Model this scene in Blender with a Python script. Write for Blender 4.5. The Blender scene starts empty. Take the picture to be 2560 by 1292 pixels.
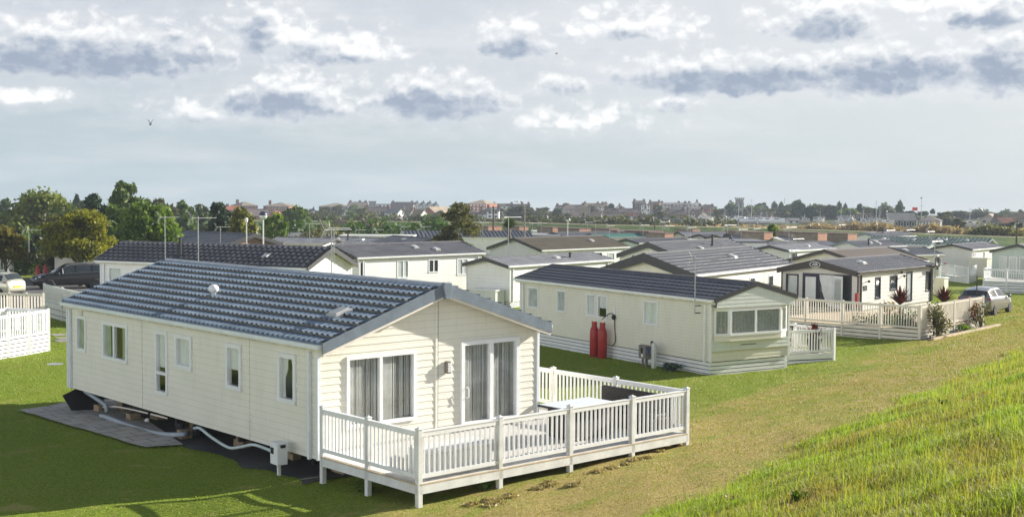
import bpy, bmesh, math, random
import numpy as np
from math import radians as R, sin, cos, pi
from mathutils import Vector, Matrix
SC = bpy.context.scene
COL = SC.collection

# ---------------------------------------------------------------- camera
CAM = np.array([-13.6307, -20.9471, 5.3198]); YAW, PITCH, ROLL, FOC = 0.7333, -0.0497, 0.0058, 3081.0
_f = np.array([sin(YAW)*cos(PITCH), cos(YAW)*cos(PITCH), sin(PITCH)])
_r = np.array([cos(YAW), -sin(YAW), 0.0]); _u = np.cross(_r, _f)
_R = _r*cos(ROLL)+_u*sin(ROLL); _U = -_r*sin(ROLL)+_u*cos(ROLL)
cd = bpy.data.cameras.new('camera'); cam = bpy.data.objects.new('camera', cd); COL.objects.link(cam)
cam.matrix_world = Matrix(((_R[0], _U[0], -_f[0], CAM[0]), (_R[1], _U[1], -_f[1], CAM[1]), (_R[2], _U[2], -_f[2], CAM[2]), (0, 0, 0, 1)))
cd.sensor_width = 36; cd.lens = 36*FOC/2560; cd.clip_end = 9000; cd.clip_start = .3
SC.camera = cam

# ---------------------------------------------------------------- sun, exposure
SUN = Vector((.902, -.230, .3665)).normalized()
sd = bpy.data.lights.new('sun', 'SUN'); sd.energy = 5.0; sd.angle = R(.5); sd.color = (1, .94, .84)
so = bpy.data.objects.new('sun', sd); COL.objects.link(so); so.rotation_euler = SUN.to_track_quat('Z', 'Y').to_euler()
SC.view_settings.view_transform = 'Standard'; SC.view_settings.look = 'None'
SC.view_settings.exposure = 1.1; SC.view_settings.gamma = 1

# ---------------------------------------------------------------- sky
W = bpy.data.worlds.new('World'); SC.world = W; W.use_nodes = True
class G:
    """tiny node-graph writer"""
    def __init__(s, nt): s.nt = nt
    def n(s, t, **kw):
        o = s.nt.nodes.new(t)
        for k, v in kw.items(): setattr(o, k, v)
        return o
    def put(s, sock, v):
        if hasattr(v, 'is_output'): s.nt.links.new(v, sock)
        elif v is not None:
            try: sock.default_value = v
            except Exception: sock.default_value = (*v, 1)
    def m(s, op, a, b=None, c=None, clamp=False):
        o = s.n('ShaderNodeMath', operation=op, use_clamp=clamp)
        for i, v in enumerate((a, b, c)):
            if v is not None: s.put(o.inputs[i], v)
        return o.outputs[0]
    def mix(s, f, a, b, blend='MIX'):
        o = s.n('ShaderNodeMix', data_type='RGBA', blend_type=blend)
        s.put(o.inputs[0], f); s.put(o.inputs[6], a); s.put(o.inputs[7], b)
        return o.outputs[2]
    def ramp(s, f, lo, hi, a=0., b=1., kind='SMOOTHSTEP'):
        o = s.n('ShaderNodeMapRange', interpolation_type=kind)
        for i, v in enumerate((f, lo, hi, a, b)): s.put(o.inputs[i], v)
        return o.outputs[0]
    def noise(s, vec, scale, detail=3, rough=.5, dist=0, out=0):
        o = s.n('ShaderNodeTexNoise')
        if vec is not None: s.put(o.inputs['Vector'], vec)
        o.inputs['Scale'].default_value = scale; o.inputs['Detail'].default_value = detail
        o.inputs['Roughness'].default_value = rough; o.inputs['Distortion'].default_value = dist
        return o.outputs[out]
    def xyz(s, v):
        o = s.n('ShaderNodeSeparateXYZ'); s.put(o.inputs[0], v); return o.outputs
    def vec(s, x, y, z):
        o = s.n('ShaderNodeCombineXYZ')
        for i, v in enumerate((x, y, z)): s.put(o.inputs[i], v)
        return o.outputs[0]

def sky():
    nt = W.node_tree; nt.nodes.clear(); g = G(nt)
    out = g.n('ShaderNodeOutputWorld'); bg = g.n('ShaderNodeBackground'); nt.links.new(bg.outputs[0], out.inputs[0])
    st = g.n('ShaderNodeTexSky', sky_type='NISHITA', sun_disc=False)
    st.sun_elevation = math.asin(SUN.z); st.sun_rotation = math.atan2(SUN.x, SUN.y)
    st.air_density = 1.0; st.dust_density = 1.5; st.ozone_density = 1.2
    tc = g.n('ShaderNodeTexCoord')
    x, y, z = g.xyz(tc.outputs['Generated'])
    # bearing (east of the long axis of the park) and elevation, in hundredths of a radian
    bear = g.m('MULTIPLY', g.m('SUBTRACT', g.m('ARCTAN2', x, y), YAW), 100)
    elev = g.m('MULTIPLY', g.m('ARCSINE', z), 100)
    # cloud banks: bearing, height of base, half width, height, weight
    K = 100/3081.
    banks = [(210, 205, 360, 125, 1.0), (690, 150, 135, 120, 1.0), (880, 165, 150, 85, .8), (740, 298, 210, 105, 1.0), (1090, 302, 230, 120, 1.0),
             (60, 285, 130, 48, .8), (470, 318, 120, 55, .75), (1275, 142, 115, 90, 1.0), (1560, 110, 210, 90, .8), (2040, 112, 210, 110, 1.0),
             (2440, 100, 150, 110, 1.0), (1760, 242, 270, 110, 1.05), (2120, 244, 260, 120, 1.1), (2480, 228, 190, 125, 1.1), (1400, 245, 90, 75, .7),
             (1690, 282, 110, 55, .7), (1450, 330, 230, 65, .6), (480, 165, 160, 75, .7), (2300, 60, 330, 70, .6)]
    cores = [(200, 172, 429, 60, 1.56), (640, 105, 75, 60, 1.12), (770, 155, 156, 32, 0.75), (470, 120, 169, 54, 0.62), (700, 272, 182, 48, 1.44), (1090, 262, 227, 56, 1.38), (1285, 120, 123, 37, 1.25), (2050, 82, 175, 45, 1.19),
             (2450, 80, 110, 40, 1.00), (1830, 205, 377, 48, 1.56), (2200, 198, 273, 62, 1.50), (2490, 190, 156, 74, 1.50), (1420, 222, 91, 32, 0.75), (1700, 266, 58, 24, 0.75), (480, 312, 78, 21, 0.50), (1560, 90, 78, 27, 0.50)]
    def field(name, lst, bias, a1, a2):
        grp = bpy.data.node_groups.new(name, 'ShaderNodeTree')
        for nm in ('B', 'E'): grp.interface.new_socket(nm, in_out='INPUT', socket_type='NodeSocketFloat')
        grp.interface.new_socket('D', in_out='OUTPUT', socket_type='NodeSocketFloat')
        q = G(grp); gi = q.n('NodeGroupInput'); go = q.n('NodeGroupOutput')
        B, E = gi.outputs[0], gi.outputs[1]
        wob = q.noise(q.vec(B, q.m('MULTIPLY', E, 1.3), 0.), .33, 2, .5)
        E2 = q.m('ADD', E, q.m('MULTIPLY', q.m('SUBTRACT', wob, .5), .9)); d = None
        for cx, y, rx, h, w in lst:
            b0 = math.atan((cx-1280)/3081.)*100; e0 = (493-y)*K
            dx = q.m('DIVIDE', q.m('SUBTRACT', B, b0), rx*K)
            if bias: dy = q.m('SUBTRACT', E2, e0+.28*h*K); dy = q.m('MAXIMUM', q.m('DIVIDE', dy, .85*h*K), q.m('DIVIDE', dy, -.36*h*K))
            else: dy = q.m('DIVIDE', q.m('SUBTRACT', E2, e0), h*K)
            r = q.m('SQRT', q.m('ADD', q.m('MULTIPLY', dx, dx), q.m('MULTIPLY', dy, dy)))
            v = q.m('MULTIPLY', q.m('SUBTRACT', 1.05, r), w)
            d = v if d is None else q.m('SMOOTH_MAX', d, v, .12)
        wv = q.vec(q.m('ADD', B, q.m('MULTIPLY', q.m('SUBTRACT', q.noise(q.vec(B, E, 2.), .9, 3, .5), .5), 1.6)), q.m('MULTIPLY', E, 1.25), 3.7)
        n1 = q.noise(wv, .55, 5, .5, .1)
        d = q.m('ADD', d, q.m('MULTIPLY', q.m('SUBTRACT', n1, .5), a1))
        for sc, am in ((.55, .62), (1.25, .33), (2.9, .13), (6., .03)):
            vo = q.n('ShaderNodeTexVoronoi', feature='SMOOTH_F1' if sc < 2 and a2 > .9 else 'F1', voronoi_dimensions='2D'); q.put(vo.inputs['Vector'], wv); vo.inputs['Scale'].default_value = sc
            if vo.feature == 'SMOOTH_F1': vo.inputs['Smoothness'].default_value = .35
            d = q.m('ADD', d, q.m('MULTIPLY', q.m('SUBTRACT', .42, vo.outputs['Distance']), am*a2))
        grp.links.new(d, go.inputs[0]); return grp
    grp = field('cloud_field', banks, True, 1.0, 1.0); core = field('cloud_core', cores, False, 1.3, .8)
    def dens(b, e, grp=grp):
        o = g.n('ShaderNodeGroup', node_tree=grp); g.put(o.inputs[0], b); g.put(o.inputs[1], e); return o.outputs[0]
    d0 = dens(bear, elev); d2 = dens(g.m('ADD', bear, .2), g.m('ADD', elev, .45)); c0 = dens(bear, elev, core)
    alpha = g.ramp(g.m('MAXIMUM', d0, c0), .04, .66)
    relief = g.m('MULTIPLY', g.m('SUBTRACT', d0, d2), -.9)
    shade = g.ramp(g.m('ADD', c0, g.m('MULTIPLY', relief, 1.4)), -.45, 1.25)
    shade = g.m('MULTIPLY', shade, g.ramp(g.noise(g.vec(bear, g.m('MULTIPLY', elev, 1.6), 5.), .5, 6, .6), .25, .7, .72, 1.1))
    soft = g.m('MULTIPLY', g.ramp(relief, .0, .45), .35)
    ccol = g.mix(g.m('MAXIMUM', shade, soft), (8.9, 8.9, 8.85, 1), (3.0, 3.6, 4.55, 1))
    # pale veil over the blue: whiter towards the sun and higher up
    side = g.ramp(bear, -45, 60)
    up = g.ramp(elev, 0., 14.)
    veil = g.mix(side, g.mix(up, (4.05, 5.05, 5.5, 1), (5.05, 5.4, 6.0, 1)), g.mix(up, (5.9, 6.45, 6.6, 1), (6.5, 6.75, 7.0, 1)))
    streak = g.noise(g.vec(g.m('MULTIPLY', bear, .16), elev, 0.), .55, 4, .55)
    veil = g.mix(g.ramp(streak, .4, .75, 0, .45), veil, (7.0, 7.15, 7.4, 1))
    high = g.ramp(elev, 16., 34., .93, .10)
    base = g.mix(high, st.outputs[0], veil)
    # beyond the picture broken cloud goes on round the sky
    n3 = g.noise(g.vec(g.m('MULTIPLY', x, 1.), y, g.m('MULTIPLY', z, 2.)), 2.4, 5, .6)
    rest = g.m('MULTIPLY', g.ramp(n3, .48, .62), g.ramp(elev, 16., 26.))
    base = g.mix(g.m('MULTIPLY', rest, .25), base, (7.5, 7.6, 7.9, 1))
    alpha = g.m('MULTIPLY', alpha, g.ramp(elev, 17., 22., 1., 0.))
    # bright band added low in the unseen western sky to fill the shaded walls
    west = g.m('MULTIPLY', g.ramp(g.m('SUBTRACT', g.m('MULTIPLY', x, -1.), g.m('MULTIPLY', y, .35)), .15, .8), g.m('MULTIPLY', g.ramp(elev, 36., 13.), g.ramp(elev, -2., 1.)))
    base = g.mix(g.m('MULTIPLY', west, g.ramp(n3, .36, .5, .6, 1.)), base, (26., 26., 25.8, 1))
    base = g.mix(g.m('MULTIPLY', g.ramp(d0, -.9, .2), g.ramp(elev, 17., 22., .26, 0.)), base, (7.25, 7.35, 7.6, 1))
    col = g.mix(alpha, base, ccol)
    g.put(bg.inputs[0], col); bg.inputs[1].default_value = .057
    W.cycles.sampling_method = 'MANUAL'; W.cycles.sample_map_resolution = 512
sky()

# ---------------------------------------------------------------- lay of the land
FOOT = np.array([.78, -8.35]); ALONG = np.array([.96547, .26051]); OUT = np.array([.26051, -.96547])
FWD2 = np.array([sin(YAW), cos(YAW)])
_gd = [-60, 0, 27, 34, 42, 62, 153, 235, 300, 420, 760, 900, 1500, 4000, 9000]
_gz = [-.45, -.45, -.45, -.63, -.72, -.87, -1.75, -1.85, -2.2, -2.75, -4.3, -7, -45, -240, -560]
def ground(x, y):
    x = np.asarray(x, float); y = np.asarray(y, float)
    d = (x-CAM[0])*FWD2[0]+(y-CAM[1])*FWD2[1]
    lat = (x-CAM[0])*FWD2[1]-(y-CAM[1])*FWD2[0]
    d = np.maximum(d, np.hypot(x-CAM[0], y-CAM[1])*.82)
    z = np.interp(d, _gd, _gz)
    s = (x-FOOT[0])*OUT[0]+(y-FOOT[1])*OUT[1]
    ramp = np.where(s < -8, 0, .65*np.clip((s+8)/8, 0, 1)**1.5)
    t = np.clip(s, 0, 60)
    bank = np.where(t < 7.8, .13*np.minimum(t, .9)**2+.345*t, 0)
    top = .13*.81+.345*7.8
    bank = np.where(t >= 7.8, top+.5*(1-np.exp(-(t-7.8)/1.5)), bank)
    bank = np.where(t > 12, np.maximum(bank-.35*(t-12), -.5), bank)
    rr = np.hypot(x-CAM[0], y-CAM[1])
    lump = sum(a*np.sin(x*f1+p1)*np.sin(y*f2+p2) for a, f1, f2, p1, p2 in ((.03, .9, .7, 1, 2), (.018, 2.1, 1.7, 3, .5), (.012, 3.7, 4.1, 2, 1)))
    return z+ramp+bank+lump*np.clip((60-rr)/30, 0, 1)*np.clip((rr-6)/6, 0, 1)
def GZ(x, y): return float(ground(x, y))
def ray(px, py): return _f+_R*(px-1280)/FOC-_U*(py-646)/FOC
def at(px, py, D): return CAM+ray(px, py)*D          # point at a known depth
def GP(px, py):                                       # where a sight line meets the ground
    r = ray(px, py); t = 5.
    while t < 4000:
        p = CAM+r*t
        if p[2] <= ground(p[0], p[1]): break
        t *= 1.004
    return p

# ---------------------------------------------------------------- materials
def newmat(name):
    m = bpy.data.materials.new(name); m.use_nodes = True; nt = m.node_tree; nt.nodes.clear(); g = G(nt)
    out = g.n('ShaderNodeOutputMaterial'); p = g.n('ShaderNodeBsdfPrincipled'); nt.links.new(p.outputs[0], out.inputs[0])
    return m, g, p, out
def pm(name, col, rough=.5, var=.12, scale=3., bump=0., metal=0., spec=.5, fine=40., dirt=None, bscale=None, rnd=0.):
    """plain material: a base colour broken up by two noises"""
    m, g, p, out = newmat(name)
    tc = g.n('ShaderNodeTexCoord'); o = tc.outputs['Object']
    a = g.noise(o, scale, 5, .6); b = g.noise(o, fine, 2, .5)
    f = g.m('ADD', g.m('MULTIPLY', a, .7), g.m('MULTIPLY', b, .3))
    lo = tuple(c*(1-var*1.6) for c in col); hi = tuple(min(1, c*(1+var)) for c in col)
    c = g.mix(g.ramp(f, .32, .68), (*lo, 1), (*hi, 1))
    if dirt: c = g.mix(g.m('MULTIPLY', g.ramp(g.noise(o, scale*.6, 6, .7), .5, .78), dirt[1]), c, (*dirt[0], 1))
    if rnd:
        oi = g.n('ShaderNodeObjectInfo')
        hs = g.n('ShaderNodeHueSaturation'); g.put(hs.inputs['Color'], c)
        g.put(hs.inputs['Value'], g.ramp(oi.outputs['Random'], 0, 1, 1-rnd, 1+rnd, 'LINEAR'))
        g.put(hs.inputs['Hue'], g.ramp(oi.outputs['Random'], 0, 1, .5+rnd*.04, .5-rnd*.04, 'LINEAR')); c = hs.outputs[0]
    g.put(p.inputs['Base Color'], c); p.inputs['Roughness'].default_value = rough; p.inputs['Metallic'].default_value = metal
    p.inputs['Specular IOR Level'].default_value = spec
    if bump:
        bn = g.n('ShaderNodeBump'); bn.inputs['Strength'].default_value = bump; bn.inputs['Distance'].default_value = .02
        g.put(bn.inputs['Height'], g.noise(o, bscale or fine, 4, .6)); nt = m.node_tree; nt.links.new(bn.outputs[0], p.inputs['Normal'])
    return m
def siding(name, col, lap, z0=0., rough=.45):
    """clapboard: colour with weathering and a thin shadow line painted in where one board laps the next"""
    m, g, p, out = newmat(name)
    tc = g.n('ShaderNodeTexCoord'); o = tc.outputs['Object']; x, y, z = g.xyz(o)
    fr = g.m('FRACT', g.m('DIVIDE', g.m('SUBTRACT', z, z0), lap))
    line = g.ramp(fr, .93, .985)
    n = g.noise(o, 1.2, 5, .6); st = g.noise(g.vec(g.m('MULTIPLY', x, 6.), g.m('MULTIPLY', y, 6.), g.m('MULTIPLY', z, .7)), 1.5, 4, .6)
    c = g.mix(g.ramp(n, .3, .7), tuple(v*.93 for v in col)+(1,), (*col, 1))
    c = g.mix(g.m('MULTIPLY', g.ramp(st, .50, .78), .34), c, (col[0]*.72, col[1]*.70, col[2]*.62, 1))
    c = g.mix(g.m('MULTIPLY', line, .55), c, (col[0]*.35, col[1]*.34, col[2]*.3, 1))  # lap shadow painted into the board colour
    low = g.m('MULTIPLY', g.ramp(g.m('ADD', z, g.m('MULTIPLY', g.m('SUBTRACT', st, .5), 1.1)), z0+.75, z0-.05), .5)
    c = g.mix(g.m('MULTIPLY', low, g.ramp(n, .35, .65, .3, 1.)), c, (col[0]*.62, col[1]*.64, col[2]*.5, 1))
    g.put(p.inputs['Base Color'], c); p.inputs['Roughness'].default_value = rough
    bn = g.n('ShaderNodeBump'); bn.inputs['Strength'].default_value = .15; bn.inputs['Distance'].default_value = .01
    g.put(bn.inputs['Height'], g.noise(g.vec(g.m('MULTIPLY', x, 3), g.m('MULTIPLY', y, 3), g.m('MULTIPLY', z, 30)), 4, 3)); m.node_tree.links.new(bn.outputs[0], p.inputs['Normal'])
    return m
def rooftile(name, col, rough=.42, moss=0., mosscol=(.10, .085, .05), spec=.5):
    m, g, p, out = newmat(name)
    tc = g.n('ShaderNodeTexCoord'); o = tc.outputs['Object']
    n = g.noise(o, 1.1, 6, .65); n2 = g.noise(o, 30, 3, .6)
    c = g.mix(g.ramp(n, .3, .72), tuple(v*.78 for v in col)+(1,), tuple(v*1.18 for v in col)+(1,))
    c = g.mix(g.m('MULTIPLY', g.ramp(n2, .5, .8), .25), c, tuple(v*1.7 for v in col)+(1,))
    if moss: c = g.mix(g.m('MULTIPLY', g.ramp(g.noise(o, .8, 6, .7), .38, .62), moss), c, (*mosscol, 1))
    g.put(p.inputs['Base Color'], c); p.inputs['Specular IOR Level'].default_value = spec
    g.put(p.inputs['Roughness'], g.ramp(n, .3, .7, rough-.07, rough+.12))
    bn = g.n('ShaderNodeBump'); bn.inputs['Strength'].default_value = .12; bn.inputs['Distance'].default_value = .006
    g.put(bn.inputs['Height'], n2); m.node_tree.links.new(bn.outputs[0], p.inputs['Normal'])
    return m
def glassmat(name, tint=(.97, .99, .98), clear=.98):
    m = bpy.data.materials.new(name); m.use_nodes = True; nt = m.node_tree; nt.nodes.clear(); g = G(nt)
    out = g.n('ShaderNodeOutputMaterial'); t = g.n('ShaderNodeBsdfTransparent'); s = g.n('ShaderNodeBsdfGlossy'); mx = g.n('ShaderNodeMixShader')
    t.inputs[0].default_value = tuple(v*clear for v in tint)+(1,); s.inputs['Roughness'].default_value = .015
    tc = g.n('ShaderNodeTexCoord'); bn = g.n('ShaderNodeBump'); bn.inputs['Strength'].default_value = .05; bn.inputs['Distance'].default_value = .02
    g.put(bn.inputs['Height'], g.noise(tc.outputs['Object'], 1.3, 1)); nt.links.new(bn.outputs[0], s.inputs['Normal'])
    lw = g.n('ShaderNodeLayerWeight'); lw.inputs[0].default_value = .5
    nt.links.new(g.m('ADD', g.m('MULTIPLY', g.m('POWER', lw.outputs['Facing'], 4.), .75), .09), mx.inputs[0]); nt.links.new(t.outputs[0], mx.inputs[1]); nt.links.new(s.outputs[0], mx.inputs[2]); nt.links.new(mx.outputs[0], out.inputs[0])
    return m
def leafmat(name, a, b, trans=.35, scale=.6, attr=None):
    """two-tone foliage; some light comes through the leaves"""
    m = bpy.data.materials.new(name); m.use_nodes = True; nt = m.node_tree; nt.nodes.clear(); g = G(nt)
    out = g.n('ShaderNodeOutputMaterial'); d = g.n('ShaderNodeBsdfPrincipled'); t = g.n('ShaderNodeBsdfTranslucent'); mx = g.n('ShaderNodeMixShader')
    tc = g.n('ShaderNodeTexCoord'); o = tc.outputs['Object']; oi = g.n('ShaderNodeObjectInfo')
    f = g.ramp(g.m('ADD', g.m('MULTIPLY', g.noise(o, scale, 3, .6), .75), g.m('MULTIPLY', g.noise(o, scale*9, 2, .5), .25)), .35, .65)
    if attr:
        at_ = g.n('ShaderNodeAttribute', attribute_name=attr); f = at_.outputs['Fac']
    c = g.mix(f, (*a, 1), (*b, 1))
    hs = g.n('ShaderNodeHueSaturation'); g.put(hs.inputs['Color'], c)
    g.put(hs.inputs['Value'], g.ramp(oi.outputs['Random'], 0, 1, .85, 1.15, 'LINEAR')); c = hs.outputs[0]
    g.put(d.inputs['Base Color'], c); d.inputs['Roughness'].default_value = .55; d.inputs['Specular IOR Level'].default_value = .3
    g.put(t.inputs[0], g.mix(1., c, (1.25, 1.3, .5, 1), 'MULTIPLY'))
    mx.inputs[0].default_value = trans
    nt.links.new(d.outputs[0], mx.inputs[1]); nt.links.new(t.outputs[0], mx.inputs[2]); nt.links.new(mx.outputs[0], out.inputs[0])
    return m
M = {}
CREAM = (.76, .74, .65); WHITEW = (.80, .79, .74); GREYW = (.60, .62, .58)
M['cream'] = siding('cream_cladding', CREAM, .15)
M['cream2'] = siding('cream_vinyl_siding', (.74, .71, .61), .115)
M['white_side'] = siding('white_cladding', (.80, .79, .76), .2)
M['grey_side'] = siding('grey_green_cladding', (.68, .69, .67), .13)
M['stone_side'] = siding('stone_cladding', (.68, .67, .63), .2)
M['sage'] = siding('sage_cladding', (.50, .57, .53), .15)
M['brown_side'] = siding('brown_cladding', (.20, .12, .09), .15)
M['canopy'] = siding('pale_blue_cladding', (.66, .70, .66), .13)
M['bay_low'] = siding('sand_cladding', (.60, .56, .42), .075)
M['roof_blue'] = rooftile('blue_grey_metal_tiles', (.15, .195, .25), .40, spec=.6)
M['roof_dark'] = rooftile('charcoal_tiles', (.065, .066, .078), .36)
M['roof_slate'] = rooftile('slate_grey_tiles', (.125, .127, .14), .40)
M['roof_grey'] = rooftile('pale_grey_tiles', (.24, .245, .26), .42)
M['roof_brown'] = rooftile('mossy_brown_tiles', (.085, .07, .055), .7, .75)
M['roof_black'] = rooftile('brown_felt', (.06, .048, .04), .85, .5, (.085, .06, .045))
M['roof_green'] = rooftile('green_grey_tiles', (.15, .20, .185), .4)
M['roof_jade'] = rooftile('jade_green_sheet', (.03, .14, .11), .5)
M['roof_light'] = rooftile('white_felt', (.55, .55, .53), .6)
M['roof_far'] = pm('far_roof_tiles', (.12, .095, .085), .8, .2, .6, rnd=.45)
M['roof_far_red'] = pm('far_red_tiles', (.30, .105, .06), .8, .2, .6, rnd=.25)
M['roof_far_tan'] = pm('far_tan_tiles', (.26, .21, .15), .8, .2, .6, rnd=.25)
M['roof_far_grey'] = pm('far_grey_slate', (.14, .14, .14), .8, .2, .6, rnd=.3)
M['edge'] = pm('charcoal_trim', (.035, .036, .042), .45, .1)
M['edge_blue'] = pm('blue_grey_trim', (.15, .185, .225), .38, .12, spec=.6)
M['edge_brown'] = pm('dark_brown_trim', (.035, .026, .024), .4, .15)
M['pvc'] = pm('white_plastic', (.78, .79, .80), .35, .04)
M['pvc_blue'] = pm('cool_white_plastic', (.72, .76, .80), .35, .05)
M['pvc_dirty'] = pm('weathered_white_plastic', (.70, .71, .70), .45, .08, dirt=((.38, .34, .26), .5))
M['pvc_cream'] = pm('almond_plastic', (.72, .67, .59), .4, .06)
M['soffit'] = pm('stained_soffit', (.62, .58, .46), .6, .12, dirt=((.36, .28, .18), .55))
M['purple'] = pm('aubergine_frame', (.028, .022, .055), .4, .1)
M['floorboard'] = pm('pale_deck_boards', (.62, .60, .56), .55, .08)
M['tan'] = pm('tan_board_edge', (.50, .40, .27), .6, .12)
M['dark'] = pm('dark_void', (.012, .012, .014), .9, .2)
M['glass'] = glassmat('window_glass')
M['pane_far'] = pm('dark_glass', (.035, .045, .05), .08, .2, spec=.8)
M['pane_pale'] = pm('net_curtained_glass', (.46, .50, .50), .12, .12, 8, spec=.7)
M['bay_net'] = pm('grey_net_curtain', (.34, .36, .36), .9, .15, 9)
M['net'] = pm('white_net_curtain', (.76, .77, .77), .9, .06)
M['drape'] = pm('grey_drape', (.60, .62, .60), .9, .1)
M['strings'] = pm('grey_string_curtain', (.58, .58, .56), .9, .1)
M['grn_drape'] = pm('sage_drape', (.40, .46, .36), .9, .1)
M['steel'] = pm('galvanised_metal', (.42, .44, .46), .42, .12, metal=.6)
M['alu'] = pm('dull_aluminium', (.55, .55, .54), .45, .1, metal=.4)
M['pipe'] = pm('grey_drain_pipe', (.30, .34, .38), .42, .08)
M['hose'] = pm('white_hose', (.50, .58, .58), .5, .08)
M['wood'] = pm('rough_timber', (.30, .23, .15), .85, .2, 6, .3)
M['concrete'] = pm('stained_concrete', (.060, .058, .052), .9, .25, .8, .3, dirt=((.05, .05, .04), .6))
M['slab'] = pm('paving_slabs', (.30, .28, .26), .85, .14, 1.5, .2)
M['asphalt'] = pm('worn_asphalt', (.10, .098, .098), .9, .16, .5, .3)
M['paint'] = pm('road_paint', (.72, .72, .70), .7, .1)
M['rattan'] = pm('dark_rattan', (.030, .024, .026), .55, .25, 20, .6, bscale=60)
M['tabletop'] = pm('white_glass_top', (.72, .76, .78), .06, .03, spec=.8)
M['red_gas'] = pm('red_gas_bottle_paint', (.36, .022, .022), .45, .12, 4, dirt=((.22, .03, .03), .5))
M['black'] = pm('black_plastic', (.015, .015, .017), .5, .15)
M['rust'] = pm('weathered_steel_box', (.20, .18, .16), .55, .18, 6)
M['blue'] = pm('blue_plug', (.02, .10, .45), .4, .1)
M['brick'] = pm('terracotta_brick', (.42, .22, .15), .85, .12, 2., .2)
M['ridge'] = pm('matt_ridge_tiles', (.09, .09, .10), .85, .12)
M['brick_side'] = pm('brick_shade_brown', (.23, .19, .165), .9, .15, 2., .2)  # shaded face of the terracotta brick, its shade put into the colour
M['brick_dk'] = pm('brown_brick', (.15, .10, .085), .85, .14, 2., .2)
M['brick_far'] = pm('far_red_brick', (.34, .135, .085), .85, .14, .5, rnd=.2)
M['far_wall'] = pm('far_render', (.50, .47, .42), .85, .12, .4, rnd=.25)
M['far_white'] = pm('far_white_render', (.72, .73, .72), .8, .08, .4, rnd=.12)
M['far_dark'] = pm('far_dark_boarding', (.045, .05, .055), .8, .15, .4, rnd=.2)
M['far_stone'] = pm('flint_stone', (.22, .21, .20), .9, .18, .6)
M['flagred'] = pm('red_cloth', (.70, .05, .05), .8, .08)
M['gull'] = pm('grey_feathers', (.20, .21, .23), .8, .15, 12)
M['bark'] = pm('bark', (.10, .075, .055), .9, .25, 6, .6)
M['bark_pale'] = pm('silver_bark', (.30, .27, .22), .9, .3, 6, .5)
M['mast'] = pm('mast_alloy', (.42, .43, .44), .5, .08)
M['hull'] = pm('white_hull', (.74, .75, .76), .35, .06)
M['globe'] = pm('opal_lamp_globe', (.62, .66, .70), .12, .05, spec=.8)
M['lamp_top'] = pm('smoked_lamp_top', (.045, .045, .075), .2, .1)
M['terracotta'] = pm('plant_pot', (.02, .02, .03), .5, .1)
M['yellow_plate'] = pm('yellow_plate', (.80, .50, .02), .45, .04)
M['white_plate'] = pm('white_plate', (.78, .78, .76), .45, .04)
M['rubber'] = pm('tyre_rubber', (.022, .022, .024), .85, .15)
M['rim'] = pm('alloy_rim', (.45, .46, .48), .3, .08, metal=.7)
M['car_glass'] = pm('car_glass', (.025, .032, .034), .04, .1, spec=.9)
M['tail'] = pm('red_tail_lamp', (.45, .012, .012), .2, .08)
M['headlamp'] = pm('clear_headlamp', (.60, .63, .66), .1, .08, spec=.9)
def carpaint(name, col, metal=.3, rough=.28):
    m = pm(name, col, rough, .05, 1.5, metal=metal); p = [n for n in m.node_tree.nodes if n.type == 'BSDF_PRINCIPLED'][0]
    p.inputs['Coat Weight'].default_value = .7 if col[0] > .05 else .25; p.inputs['Coat Roughness'].default_value = .06; return m
M['car_black'] = carpaint('black_car_paint', (.004, .0045, .008), .1, .4)
M['car_cream'] = carpaint('pale_gold_car_paint', (.60, .60, .46), .3)
M['car_blue'] = carpaint('silver_blue_car_paint', (.36, .43, .55), .4)
M['car_silver'] = carpaint('silver_car_paint', (.22, .22, .235), .5)
L = {}
L['lawn_blade'] = leafmat('mown_grass', (.33, .285, .085), (.21, .29, .034), .3, attr='tint')
L['tall_blade'] = leafmat('rough_grass', (.36, .26, .10), (.26, .38, .035), .45, attr='tint')
L['oak'] = leafmat('mid_green_leaves', (.042, .078, .020), (.12, .175, .04))
L['gold'] = leafmat('autumn_gold_leaves', (.065, .082, .013), (.25, .24, .022), .4, .9)
L['rust_leaf'] = leafmat('russet_leaves', (.07, .09, .02), (.24, .19, .035), .4, .9)
L['lime'] = leafmat('light_green_leaves', (.06, .11, .02), (.18, .26, .042), .4, .7)
L['fir'] = leafmat('dark_evergreen_leaves', (.014, .036, .018), (.038, .075, .028), .15)
L['willow'] = leafmat('yellow_green_leaves', (.04, .075, .018), (.22, .25, .04), .3, .35)
L['olive'] = leafmat('silvery_olive_leaves', (.055, .058, .026), (.15, .145, .065), .35, .8)
L['hedge'] = leafmat('hedge_leaves', (.025, .06, .016), (.085, .155, .03), .3, .9)
L['reed'] = leafmat('dry_reeds', (.24, .17, .11), (.40, .30, .20), .3, .3)
L['scrub'] = leafmat('grey_green_scrub', (.05, .062, .034), (.12, .125, .06), .3, .5)
L['far_tree'] = leafmat('far_tree_leaves', (.045, .07, .035), (.12, .16, .06), .25, .3)
L['palm'] = leafmat('palm_fronds', (.025, .05, .015), (.09, .13, .04), .3, .8)
L['cordyline'] = leafmat('burgundy_strap_leaves', (.03, .006, .010), (.10, .022, .028), .35, 2)
L['straw'] = leafmat('cut_hay', (.30, .24, .11), (.46, .37, .18), .2, 3)
L['grey_leaf'] = leafmat('grey_green_leaves', (.06, .10, .085), (.14, .19, .16), .3, 3)
L['flower'] = leafmat('red_flower_leaves', (.03, .05, .015), (.42, .04, .05), .3, 9)

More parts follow.
